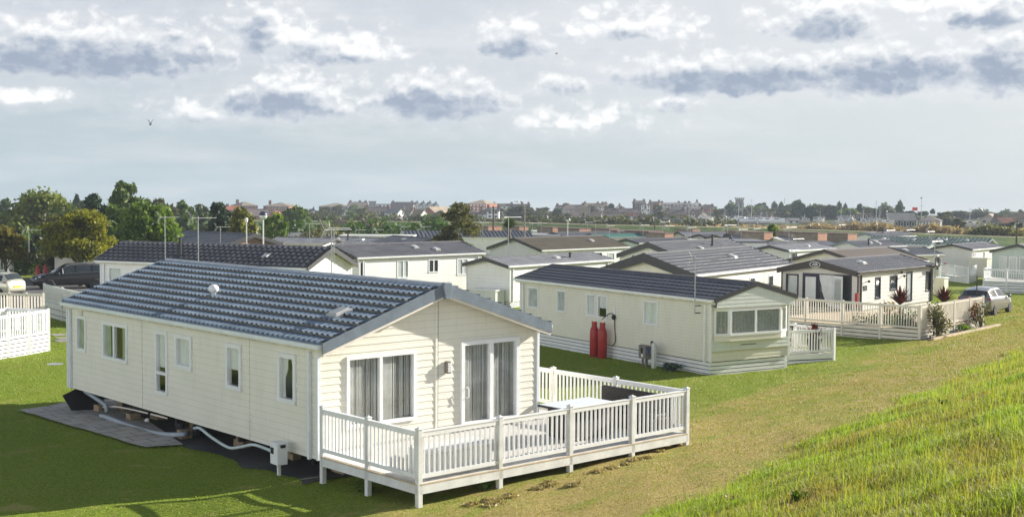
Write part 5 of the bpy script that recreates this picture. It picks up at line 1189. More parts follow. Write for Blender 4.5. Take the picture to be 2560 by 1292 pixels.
# brick garden walls / terrace ends: shade on the long wall painted as a browner colour, sunlit end terracotta
BR = [(1237, 567, 581, 185, 5.2), (1309, 568, 577, 170, 3.2), (1392, 570, 580, 175, 3.2), (1462, 573, 580, 170, 4.2), (1535, 573, 582, 168, 3.4), (1605, 579, 586, 165, 5.0), (1640, 580, 592, 155, 5.4), (1672, 585, 596, 150, 3.0), (1740, 575, 584, 175, 3.2), (1835, 581, 588, 165, 2.6),
      (1890, 581, 592, 150, 3.8), (1920, 583, 596, 140, 3.0), (2018, 582, 595, 142, 3.6), (2055, 584, 602, 132, 3.2), (2130, 586, 600, 135, 3.4), (880, 555, 563, 210, 4.2), (945, 556, 564, 205, 4.2)]
for i, (px, y0, y1, D, w) in enumerate(BR):
    p = at(px, y1, D); z = GZ(p[0], p[1]); h = at(px, y0, D)[2]-z; t = thing('brick_chalet', 'flat brick terrace end with a sunlit terracotta face, one of many between the far caravans', 'brick chalet', (p[0], p[1], z), R(0), 'brick terrace ends among the far caravans')
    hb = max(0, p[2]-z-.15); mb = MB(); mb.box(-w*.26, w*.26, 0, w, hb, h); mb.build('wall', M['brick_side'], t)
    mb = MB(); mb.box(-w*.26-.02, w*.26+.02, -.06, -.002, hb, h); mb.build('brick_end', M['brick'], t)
    mb = MB(); mb.box(-w*.26, w*.26, 0.02, w-.02, -.3, hb); mb.build('lower_wall', M['far_stone'], t)
    mb = MB(); mb.box(-w*.26-.08, w*.26+.08, -.08, w+.1, h, h+.14); mb.build('coping', M['brick_dk'], t)
    mb = MB(); mb.box(-w*.12, w*.12, -.075, -.06, .1, h*.6); mb.build('door', M['edge_brown'], t)

# ================================================================ small things among the caravans
x, y = 32.39, 34.03; a4 = R(-81.36)
t = thing('meter_cupboard', 'grey-green meter cupboard with a pale lid against the blank gable of the white caravan', 'cupboard', (x+2.0*cos(a4)+.55*sin(a4), y+2.0*sin(a4)-.55*cos(a4), GZ(x, y)-.05), a4)
mb = MB(); mb.box(-.95, .95, -.4, .4, -.3, 1.05); mb.build('cabinet', M['grey_side'], t); mb = MB(); mb.box(-1.0, 1.0, -.45, .45, 1.05, 1.12); mb.build('lid', M['pvc'], t)
# right: raised deck of the sage lodge, railed steps beyond
a = GP(2458.5, 730); b = GP(2516, 732); d2 = (b[:2]-a[:2]); P = [a[:2]+d2*k for k in (0, 1, 2, 3)]; bk = np.array([d2[1], -d2[0]]); bk = bk/np.linalg.norm(bk); bk = bk if bk@FWD2 > 0 else -bk
garden_deck('raised white deck with boarded skirt before the pale sage lodge at the right edge', [a[:2]+bk*4]+P, .80, .82, 'pvc', board_rows=5, sp=.16)
a = GP(2421, 709); b = GP(2352, 700); c = GP(2439.5, 703); zz = a[2]; P = [b[:2], (b[:2]+a[:2])/2, a[:2], c[:2]]
garden_deck('small white balustraded platform on posts beside the blank stone-grey gable', P, .45, .85, 'pvc', board_rows=1, sp=.16)
p = GP(2448, 692); t = thing('storage_box', 'tall cream storage box beside the caravan with the blank stone-grey gable', 'storage box', (p[0], p[1], p[2]), R(-82)); mb = MB(); mb.box(-.8, .8, -.5, .5, -.1, 1.6); mb.build('cabinet', M['cream2'], t); mb = MB(); mb.box(-.85, .85, -.55, .55, 1.6, 1.68); mb.build('lid', M['pvc_cream'], t)
for i, px in enumerate((2337, 2362)):
    p = GP(px, 697); gas('red gas bottle low against the blank stone-grey gable', p[0], p[1], 'pair of red gas bottles by the stone-grey gable', .9)
p = GP(2352, 738); t = thing('gate_pier', 'white boxed gate pier behind the almond deck', 'gate pier', (p[0], p[1], p[2]), A3); mb = MB(); mb.box(-.35, .35, -.35, .35, -.1, 1.15); mb.build('pier', M['cream2'], t); mb = MB(); mb.box(-.4, .4, -.4, .4, 1.15, 1.22); mb.build('cap', M['pvc'], t)
p = GP(2325, 735); garden_deck('short white fence panel between the lodge with the logo and the gate pier', [(p[0]-1., p[1]+.3), (p[0]+1.4, p[1]-.4)], .1, 1.0, 'pvc', board_rows=0, sp=.14, name='fence_panel', floor_poly=[(p[0]-1., p[1]+.3), (p[0]+1.4, p[1]-.4), (p[0]+1.3, p[1]-.3)])
# left: white decks, grey boarded fence
Q = [GP(21, 895), GP(73.5, 886.5), GP(121.8, 877.5)]; d = (Q[2][:2]-Q[0][:2])/2; P = [Q[2][:2]-d*3, Q[2][:2]-d*2, Q[2][:2]-d, Q[2][:2]]; e = Q[2][:2]+np.array([-d[1], d[0]])/np.linalg.norm(d)*1.9
garden_deck('white deck with boarded skirt in evening sun at the left edge', P+[e, e+(P[0]-Q[2][:2])*.45], .62, 1.0, 'pvc', board_rows=5, sp=.14, floor_poly=P+[e, e+(P[0]-e)])
Q = [GP(112, 790), GP(168, 806)]; n = Q[1][:2]-Q[0][:2]
garden_deck('grey weathered boarded deck fence beyond the far eave of the front lodge', [Q[0][:2], Q[0][:2]+n*.8, Q[0][:2]+n*1.6], .72, .9, 'grey_side', board_rows=3, solid=(0, 1), floor_poly=[Q[0][:2], Q[0][:2]+n*1.6, Q[0][:2]+n*1.6+np.array([3., 2.])])
a = GP(24, 815)[:2]; b = GP(109, 818)[:2]; garden_deck('almond-tinted railing rising behind the sunlit white deck at the left edge', [a-(b-a)*.4, a, (a+b)/2, b], .55, 1.0, 'pvc_cream', board_rows=2, sp=.16)
# road
sheet('road', [GP(-160, 790)[:2], GP(210, 765)[:2]+np.array([2.5, -1.]), GP(300, 702)[:2], GP(-90, 692)[:2]], M['asphalt'], .03)
sheet('road', [GP(-90, 692)[:2], GP(60, 688)[:2], GP(150, 655)[:2], GP(20, 664)[:2]], M['asphalt'], .03)
a, b = GP(40, 740)[:2], GP(78, 741)[:2]; e = np.array([.12, .16]); sheet('road_marking', [a, b, b+e, a+e], M['paint'], .045)
p = GP(138, 911); mb = MB(); mb.lathe([(.28, 0), (.28, .03), (.25, .035)], (p[0], p[1], p[2]), 18); tag(mb.build('manhole_cover', M['steel']), 'round pale manhole cover in the shaded grass left of the front lodge', 'manhole cover')
for (px, py) in [(146, 838), (160, 847), (158, 853)]:
    p = GP(px, py); mb = MB(); mb.box(p[0]-.3, p[0]+.3, p[1]-.3, p[1]+.3, p[2]-.02, p[2]+.04); tag(mb.build('stepping_stone', M['slab']), 'flat stepping stone in the grass by the left-hand white deck', 'stepping stone', 'stepping stones')
# caravans on the left
p = GP(92, 716); caravan('static_caravan', 'cream caravan behind the black car with red gas bottles at its end', p[0]+2.6, p[1]+3.2, -47, 3.3, 9.0, GZ(p[0], p[1])+2.35, .12, wall='cream2', roof='roof_light', edge='pvc', lap=.115, front=[], left=[], right=[Wn(.15, 1.0, 1.35, 2.05, glass='pane_pale')], barge=.14)
p = GP(72, 672); caravan('static_caravan', 'white caravan with a blue half-round sign under its gable, at the far left', p[0], p[1], 15, 3.6, 9.0, GZ(p[0], p[1])+2.5, .12, wall='white_side', roof='roof_slate', edge='pvc', barge=.3, front=[Wn(.5, 1.7, .6, 2.0, glass='pane_pale'), Wn(2.1, 3.1, .8, 2.0, **PF)], left=[Wn(1, 2, 1.1, 2.0, **PF), Wn(5, 6, 1.1, 2., **PF)])
q = GP(82, 672); t = thing('sign', 'blue half-round sign on the white caravan at the far left', 'sign', (q[0]-.2, q[1]-.25, q[2]+1.85), R(15)); mb = MB(); mb.prism([(.5*cos(pi*i/12), .34*sin(pi*i/12)) for i in range(13)], -.03, 0, lambda a, b, c: (a, c, b)); mb.build('board', pm('sky_blue_paint', (.03, .28, .55), .5), t)
for (px, py, lab) in [(95, 713, 'red gas bottle in front of the black car, the nearer'), (114, 711, 'red gas bottle tucked beside the bonnet of the black car')]:
    p = GP(px, py); gas(lab, p[0], p[1], 'red gas bottles by the black car', .95)
p = GP(20, 690); garden_deck('white porch railing beyond the small russet tree', [p[:2]-np.array([2.2, -1.6]), p[:2], p[:2]+np.array([1.0, 1.6])], .35, 1.0, 'pvc', board_rows=1, sp=.2)
# ---------------------------------------------------------------- cars
def spot(px, py): p = GP(px, py); return (p[0], p[1], p[2]+.02)
SUV = [(-2.5, .55, .80, .84, .72, .5), (-2.46, .42, 1.00, 1.06, .86, .66), (-2.36, .34, 1.10, 1.22, .93, .70), (-2.1, .3, 1.14, 1.60, .96, .70), (-1.85, .3, 1.14, 1.68, .97, .69), (-.6, .3, 1.10, 1.74, .98, .69), (.25, .3, 1.07, 1.68, .98, .68), (.62, .3, 1.06, 1.50, .98, .70), (1.3, .3, 1.04, 1.08, .97, .72), (1.8, .32, .98, 1.02, .96, .7), (2.25, .36, .88, .92, .88, .6), (2.44, .42, .76, .80, .74, .5), (2.5, .5, .66, .70, .6, .4)]
car('car', 'black estate-style four-by-four parked side-on behind the front lodge', spot(176, 722), R(168), 'car_black', SUV, [(-2.0, -1.3), (-1.2, -.25), (-.15, .62)], (.52, 1.22), (-2.38, -2.08), (-1.50, 1.52), .37, rails=True)
HB = [(-1.80, .55, .72, .76, .62, .5), (-1.76, .38, .86, .92, .74, .6), (-1.68, .3, .94, 1.08, .79, .62), (-1.35, .26, .97, 1.44, .82, .60), (-.9, .24, .96, 1.50, .83, .60), (0, .24, .94, 1.52, .83, .60), (.25, .24, .93, 1.46, .83, .60), (1.05, .25, .92, .97, .82, .62), (1.45, .28, .84, .88, .78, .58), (1.72, .36, .68, .72, .68, .5), (1.8, .45, .56, .60, .52, .4)]
car('car', 'pale gold hatchback seen from behind with a yellow number plate, at the left edge', spot(-12, 741), R(115), 'car_cream', HB, [(-1.3, -.62), (-.52, .55)], (.32, .98), (-1.72, -1.36), (-1.12, 1.12), .30, 'y')
MV = [(-2.1, .55, .8, .84, .7, .5), (-2.05, .4, .96, 1.05, .83, .62), (-1.95, .3, 1.02, 1.3, .88, .66), (-1.7, .27, 1.02, 1.58, .9, .66), (-.5, .27, 1.0, 1.66, .91, .66), (.35, .27, .98, 1.56, .91, .65), (1.35, .28, .98, 1.03, .9, .7), (1.75, .3, .90, .95, .86, .66), (2.02, .36, .76, .8, .78, .6), (2.12, .45, .6, .64, .62, .5)]
car('car', 'silver-blue people carrier facing the bank, under the trees at the left', spot(75, 673), R(-68), 'car_blue', MV, [(-1.8, -1.0), (-.9, -.1), (0, .75)], (.42, 1.28), (-1.97, -1.68), (-1.35, 1.35), .32)
FH = [(-2.15, .55, .72, .76, .70, .5), (-2.1, .36, .90, .96, .82, .62), (-2.0, .28, .98, 1.08, .87, .64), (-1.78, .24, 1.0, 1.36, .90, .63), (-1.2, .22, .98, 1.47, .91, .61), (-.1, .22, .94, 1.48, .91, .61), (.3, .22, .93, 1.42, .91, .61), (1.2, .23, .92, .97, .9, .68), (1.7, .27, .82, .86, .86, .62), (2.05, .34, .66, .7, .74, .52), (2.17, .42, .54, .58, .56, .42)]
car('car', 'silver-grey hatchback parked on the grass beyond the almond deck, seen from behind', spot(2464, 784), R(10), 'car_silver', FH, [(-1.65, -.75), (-.65, .75)], (.4, 1.12), (-2.02, -1.79), (-1.32, 1.32), .32, 'w')

# ================================================================ lamps, poles, aerials, gulls
def lamp(label, px, top, base, D, r=.33):
    p = at(px, base, D); z = GZ(p[0], p[1]); h = at(px, top, D)[2]-z; t = thing('globe_lamp', label, 'street lamp', (p[0], p[1], z), 0, 'globe lamps')
    mb = MB(); mb.tube([(0, 0, -.2), (0, 0, h-2*r)], .055, 8); mb.build('post', M['alu'], t)
    mb = MB(); mb.lathe([(r*.25, -r)]+[(r*sin(a), -r*cos(a)) for a in np.linspace(.3, pi/2+.05, 8)], (0, 0, h-r), 18); mb.build('globe', M['globe'], t, True)
    mb = MB(); mb.lathe([(r*1.005*sin(a), -r*1.005*cos(a)) for a in np.linspace(pi/2+.02, pi-.02, 8)], (0, 0, h-r), 18); mb.build('lamp_cap', M['lamp_top'], t, True)
lamp('globe street lamp with a smoked upper half, above the timber-brown gable', 658, 528, 612, 84, .29); lamp('globe street lamp among the far caravans at the centre', 1419, 543, 592, 140, .26)
p = at(616, 585, 95); z = GZ(p[0], p[1]); t = thing('lantern_lamp', 'short post with a small white lantern, left of the smoked globe lamp', 'street lamp', (p[0], p[1], z)); h = at(616, 544, 95)[2]-z
mb = MB(); mb.tube([(0, 0, -.2), (0, 0, h-.35)], .05, 8); mb.build('post', M['alu'], t); mb = MB(); mb.lathe([(.1, h-.35), (.14, h-.1), (.08, h-.02), (.02, h)], (0, 0, 0), 10); mb.build('lantern', M['pvc'], t)
p = at(1311, 600, 125); z = GZ(p[0], p[1]); h = at(1311, 504, 125)[2]-z; t = thing('street_lamp', 'tall curved-arm street lamp standing above the caravans', 'street lamp', (p[0], p[1], z), -YAW)
mb = MB(); mb.tube([(0, 0, -.2), (0, 0, h*.3), (0, 0, h*.86), (-.06, 0, h*.94), (-.22, 0, h*.985), (-.45, 0, h)], [.11, .10, .07, .06, .06, .05], 8); mb.build('column', M['rust'], t)
mb = MB(); mb.lathe([(.02, -.42), (.09, -.3), (.1, .0), (.03, .1)], (0, 0, 0), 10, lambda a, b, c: (-.65+c, a, h+b*.5-.01)); mb.build('lamp_head', M['alu'], t, True)
for (px, top, base, D, lab) in [(1233, 515, 600, 150, 'dark telegraph pole with a small transformer, left of the curved-arm lamp'), (2541, 552, 612, 150, 'plain dark telegraph pole on the right in front of the reeds'), (1637, 540, 572, 230, 'old timber post by the sea wall under the white gabled houses')]:
    p = at(px, base, D); z = GZ(p[0], p[1]); h = at(px, top, D)[2]-z; t = thing('telegraph_pole', lab, 'telegraph pole', (p[0], p[1], z)); mb = MB(); mb.tube([(0, 0, -.3), (0, 0, h)], [.14, .09], 8); mb.build('pole', M['bark'], t); mb = MB(); mb.beam((-.5, 0, h-.3), (.5, 0, h-.3), .08, .08); mb.lathe([(.15, h-.9), (.15, h-.45)], (0, .2, 0), 8); mb.build('crossarm', M['steel'], t)
AE = [('tall jointed aerial pole behind the left end of the front lodge roof', 413, 538, 655, 46, 60, 'yagi', .6), ('big many-armed aerial above the ridge of the front lodge', 496, 540, 657, 46, -20, 'yagi', .75), ('aerial on the long dark roof left of the timber-brown gable', 551, 565, 610, 96, 60, 'yagi', .9),
      ('bright yellow-edged aerial at the peak of the white gable behind the front lodge', 829, 570, 640, 57, -20, 'yagi', 1.1), ('aerial pole beside the peak of the white gable behind the front lodge', 835, 566, 680, 58, -60, 'yagi', .9), ('long-boomed aerial above the pale tiled roofs', 774, 557, 586, 110, -40, 'yagi', 1.1),
      ('aerial with a square head on the flat cream hut', 897, 573, 590, 126, 10, 'yagi', .9), ('grid-headed aerial right of the flat cream hut', 940, 572, 590, 122, -30, 'yagi', .9), ('aerial on the navy seamed roof, left', 1010, 565, 580, 140, -40, 'yagi', 1.), ('aerial on the navy seamed roof, right', 1060, 565, 580, 138, -40, 'yagi', 1.),
      ('aerial with a thin white pole in front of the palm', 1271, 540, 640, 76, 180, 'yagi', 1.1), ('aerial near the telegraph pole with the transformer', 1207, 555, 578, 140, -40, 'yagi', .9), ('aerial on the white cabin near the sea wall', 1331, 557, 572, 180, -50, 'yagi', 1.1), ('aerial turned side-on left of the central globe lamp', 1353, 556, 574, 175, -40, 'yagi', 1.1),
      ('thin-headed aerial right of the central globe lamp', 1469, 554, 580, 160, -40, 'yagi', 1.), ('tall bare aerial pole above the brick ends', 1489, 550, 590, 140, -40, 'yagi', .7), ('aerial above the jade green roof', 1523, 563, 584, 150, -30, 'yagi', .9), ('pale aerial low over the jade green roof', 1549, 576, 590, 140, -30, 'yagi', .7),
      ('broad bow-shaped aerial in front of the sea wall', 1608, 561, 582, 150, -30, 'yagi', 1.1), ('T-shaped aerial in front of the sea wall', 1657, 553, 580, 150, -45, 'yagi', 1.), ('yellow-lit aerial at the centre right', 1670, 563, 584, 150, -10, 'yagi', 1.1), ('comb-headed aerial at the centre right', 1726, 567, 584, 145, -40, 'yagi', 1.1),
      ('aerial with a long sloping boom near the boats', 1819, 561, 604, 118, -30, 'yagi', 1.3), ('yellow crescent-shaped aerial below the church tower', 1853, 572, 590, 140, -20, 'yagi', 1.2), ('small white aerial right of the yellow crescent one', 1889, 570, 585, 150, -40, 'yagi', .9), ('tall aerial over the grey caravan with the black dish', 1972, 566, 622, 100, -40, 'yagi', 1.), ('leaning white aerial on the grey caravans', 1990, 595, 618, 100, 20, 'yagi', 1.1),
      ('aerial in front of the blue-boarded far caravan', 2102, 560, 584, 140, -30, 'yagi', 1.), ('aerial on the nearer green roof', 2222, 574, 592, 120, -40, 'yagi', 1.1), ('yellow-lit aerial on the far green roof ridge', 2272, 573, 592, 120, 0, 'yagi', 1.1), ('thin aerial against the reeds', 2324, 577, 592, 125, -30, 'yagi', 1.), ('aerial pole at the back corner of the stone-coloured lodge', 2336, 600, 672, 70, -40, 'yagi', .8), ('aerial at the front corner of the brown felt roof', 1979, 622, 668, 66, -30, 'yagi', .7), ('aerial beside the small russet tree', 72, 572, 590, 92, -30, 'yagi', 1.)]
for (lab, px, top, base, D, rz, kd, s) in AE: aerial(lab, px, top, base, D, R(rz)-YAW, kd, s)
x, y = at(1819, 596, 106)[:2]; t = thing('satellite_dish', 'black satellite dish on the low slate-roofed cabin', 'satellite dish', tuple(at(1819, 596, 106)), R(200)); mb = MB(); mb.lathe([(.02, 0), (.3, .04), (.45, .13), (.44, .15), (.02, .03)], (0, 0, 0), 16, lambda a, b, c: (c, a, b)); mb.build('dish', M['edge'], t, True); mb = MB(); mb.tube([(-.02, 0, -1.5), (-.02, 0, 0)], .03, 6); mb.build('pole', M['steel'], t)
def gull(label, px, py, D, span, rz, flap):
    t = thing('gull', label, 'gull', tuple(at(px, py, D)), rz-YAW, 'gulls in the sky'); mb = MB()
    mb.lathe([(.01, -.28), (.05, -.2), (.085, -.05), (.08, .08), (.05, .17), (.055, .22), (.04, .27), (.012, .31)], (0, 0, 0), 10, lambda a, b, c: (c, a, b)); mb.grid([[(-.25, -.03, 0), (-.42, -.09, 0)], [(-.25, .03, 0), (-.42, .09, 0)]])
    for sg in (-1, 1):
        P = []
        for i in range(9):
            f = i/8; yy = sg*span/2*f; zz = flap*(f if f < .45 else .45+(f-.45)*.35)+.03; xx = .07-.12*f*f; c = .20*(1-f**1.8)+.02; P.append([(xx+c*.5, yy, zz), (xx, yy, zz+.015), (xx-c*.6, yy, zz)])
        mb.grid(P)
    mb.build('body', M['gull'], t, True)
gull('gull with raised wings gliding under the clouds at the left', 376, 311, 95, .62, R(-60), .55); gull('distant gull, a speck below the clouds near the centre', 1391, 135, 230, .8, R(30), .3); gull('pale gull over the flagpoles at the right', 2303, 496, 300, 1.6, R(10), .5)

# ================================================================ trees and hedges
tree('autumn_tree', 'golden-green tree with spreading low branches behind the black car', 200, 86, 523, 185, 'gold', 'layer', 26000, .15, .40, 11, 60)
tree('autumn_tree', 'russet-tinted young tree cut by the left edge of the view', 12, 86, 564, 100, 'rust_leaf', 'layer', 12000, .15, .45, 12, 34)
tree('broad_tree', 'broad light green tree right behind the long charcoal pantile roof', 372, 92, 506, 165, 'lime', 'round', 22000, .22, .05, 13, 26, droop=.6)
tree('willow', 'big dark domed willow with a yellow-green top at the left', 94, 140, 478, 225, 'willow', 'dome', 30000, .34, .03, 14, 40, droop=1.2)
tree('tall_tree', 'tall mid-green tree standing above the others at the left', 318, 125, 456, 95, 'oak', 'round', 14000, .30, .12, 15, 20)
tree('dark_tree', 'dark pointed tree between the willow and the tall tree', 248, 120, 488, 80, 'fir', 'round', 3500, .4, .05, 16, 16)
tree('dark_tree', 'green tree filling the gap below the tall tree', 290, 105, 515, 90, 'oak', 'round', 3500, .34, .05, 17, 16)
tree('bare_bush', 'twiggy half-bare grey bush in front of the willow', 105, 100, 525, 85, 'scrub', 'airy', 1100, .24, .02, 18, 20)
tree('shrub_tree', 'olive shrub left of the golden-green tree', 150, 95, 540, 95, 'olive', 'dome', 2600, .3, .02, 19, 18)
tree('conifer', 'dark evergreen behind the aerials', 552, 118, 508, 75, 'fir', 'dome', 3500, .36, .02, 20, 22)
tree('autumn_tree', 'brown-gold tree beside the dark evergreen', 612, 112, 521, 80, 'gold', 'round', 3500, .33, .02, 21, 18)
tree('shrub_tree', 'pale lime shrub under the smoked globe lamp', 690, 125, 533, 70, 'lime', 'round', 2200, .33, .02, 22, 14)
tree('round_tree', 'round dark green tree near the brick flats', 742, 205, 515, 92, 'oak', 'dome', 3600, .6, .02, 23, 24)
tree('birch', 'airy silvery birch rising behind the long white caravan', 1145, 90, 506, 125, 'olive', 'layer', 11000, .13, .06, 24, 44, 'bark_pale')
tree('round_shrub', 'round light green bush among the brick terrace ends', 1935, 150, 562, 46, 'lime', 'dome', 1600, .34, .02, 25, 14)
for i, (px, D, top, w, mt, st) in enumerate([(362, 170, 500, 45, 'oak', 'round'), (402, 180, 497, 70, 'scrub', 'round'), (465, 190, 505, 75, 'oak', 'round'), (505, 200, 512, 55, 'far_tree', 'round'), (12, 190, 501, 40, 'far_tree', 'round'), (192, 260, 484, 24, 'fir', 'column'), (206, 255, 505, 16, 'scrub', 'round')]):
    tree('background_tree', ['mid green tree on the skyline just right of the tall tree', 'grey-green bushy tree on the skyline right of the tall tree', 'dark rounded tree on the skyline left of the aerials', 'small tree on the skyline above the evergreen', 'dark tree on the skyline at the far left edge', 'narrow dark poplar beside the flat roofs at the left', 'low scrubby tree at the foot of the narrow dark poplar'][i], px, D, top, w, mt, st, 1700, .55, .03, 30+i, 14, group='trees on the left skyline')
def GPD(px, D): return at(px, 500, D)
hedge('hedge', 'bright green leafy hedge at the left edge behind the caravans', [GPD(-30, 100), GPD(45, 102), GPD(110, 106)], 3.5, 3.2, 'lime', 5000, .22, 1)
hedge('hedge', 'dark green hedge running between the globe lamp and the birch', [GPD(560, 135), GPD(700, 150), GPD(800, 158), GPD(880, 162)], 3.2, 3.3, 'hedge', 6500, .34, 2)
hedge('hedge', 'bushy green hedge behind the navy seamed roof', [GPD(880, 152), GPD(1000, 158), GPD(1130, 165)], 3.4, 3.6, 'hedge', 6500, .34, 3)
hedge('hedge', 'yellowing bushes between the two hedges in the middle', [GPD(760, 140), GPD(850, 150)], 3.0, 3.4, 'olive', 2600, .3, 4)
# palm
p = GPD(1273, 104); z = GZ(p[0], p[1]); t = thing('palm', 'spiky palm standing behind the mossy brown roof', 'palm tree', (p[0], p[1], z)); zt = at(1273, 572, 104)[2]-z
mb = MB(); mb.tube([(0, 0, -.2), (.1, 0, zt*.5), (0, 0, zt)], [.2, .15, .14], 8); mb.build('trunk', M['bark'], t, True); straps(t, 260, 1.25, .09, 'palm', zt, 'fronds', 5)
# ================================================================ sea wall, marsh, reeds
def bankrun(name, label, pts, w, h, mat, kind='structure'):
    mb = MB(); P = []
    for i in range(len(pts)):
        a = np.array(pts[max(0, i-1)][:2]); b = np.array(pts[min(len(pts)-1, i+1)][:2]); n = (b-a)/np.linalg.norm(b-a); n = np.array([n[1], -n[0]]); c = np.array(pts[i][:2]); z = pts[i][2]
        P.append([(*(c+n*w*f), zz) for f, zz in ((.5, GZ(*c)-1.), (.42, GZ(*c)), (.12, z), (-.12, z+.02), (-.5, GZ(*c)-1.))])
    mb.grid(P); return tag(mb.build(name, mat), kind=kind)
def grassm():
    m, g, p, out = newmat('sea_wall_grass'); tc = g.n('ShaderNodeTexCoord'); o = tc.outputs['Object']
    g.put(p.inputs['Base Color'], g.mix(g.ramp(g.noise(o, .25, 6, .7), .38, .62), (.07, .14, .02, 1), (.14, .20, .04, 1))); p.inputs['Roughness'].default_value = .95
    bn = g.n('ShaderNodeBump'); bn.inputs['Strength'].default_value = 1.; bn.inputs['Distance'].default_value = .3; g.put(bn.inputs['Height'], g.noise(o, 1.2, 5, .7)); m.node_tree.links.new(bn.outputs[0], p.inputs['Normal']); return m
GM = grassm()
def skyl(px, row, D): return at(px, row, D)
SW = [skyl(px, r, D) for px, r, D in [(300, 550, 300), (700, 552, 282), (1000, 554, 268), (1300, 556.5, 256), (1500, 562, 244), (1700, 566, 236), (1900, 570.5, 226), (2100, 577, 216), (2300, 584, 206), (2480, 591, 196), (2700, 598, 188)]]
bankrun('sea_wall', '', SW, 16, 0, GM)
mb = MB(); P = []
for q in SW: P.append([(q[0]-.9, q[1]-1.0, q[2]+.035), (q[0]+.9, q[1]+1.0, q[2]+.05)])
mb.grid(P); tag(mb.build('sea_wall_path', M['tan']), kind='structure')
def off(pts, d): return [(p[0]+d*.67, p[1]+d*.74) for p in pts]
hedge('marsh_scrub', 'long dark belt of marsh scrub behind the sea wall in the middle', off(SW[1:7], 22), 4.5, 2.8, 'scrub', 9000, .55, 5, 'scrub', None)
hedge('reed_bed', 'tall rust-brown reeds behind the sea wall at the right', off([(SW[6]+SW[7])/2]+SW[7:], 14), 4.5, 2.3, 'reed', 15000, .36, 7, 'reeds', None, aspect=3.2)
hedge('reed_bed', 'lower brown reeds below the laid-up boats', off(SW[5:8], 14), 3.6, 1.5, 'reed', 5000, .34, 8, 'reeds', None, aspect=3.)
hedge('marsh_scrub', 'olive scrub among the reeds at the far right', off(SW[9:], 8), 5, 2.6, 'olive', 4000, .42, 9, 'scrub', None)
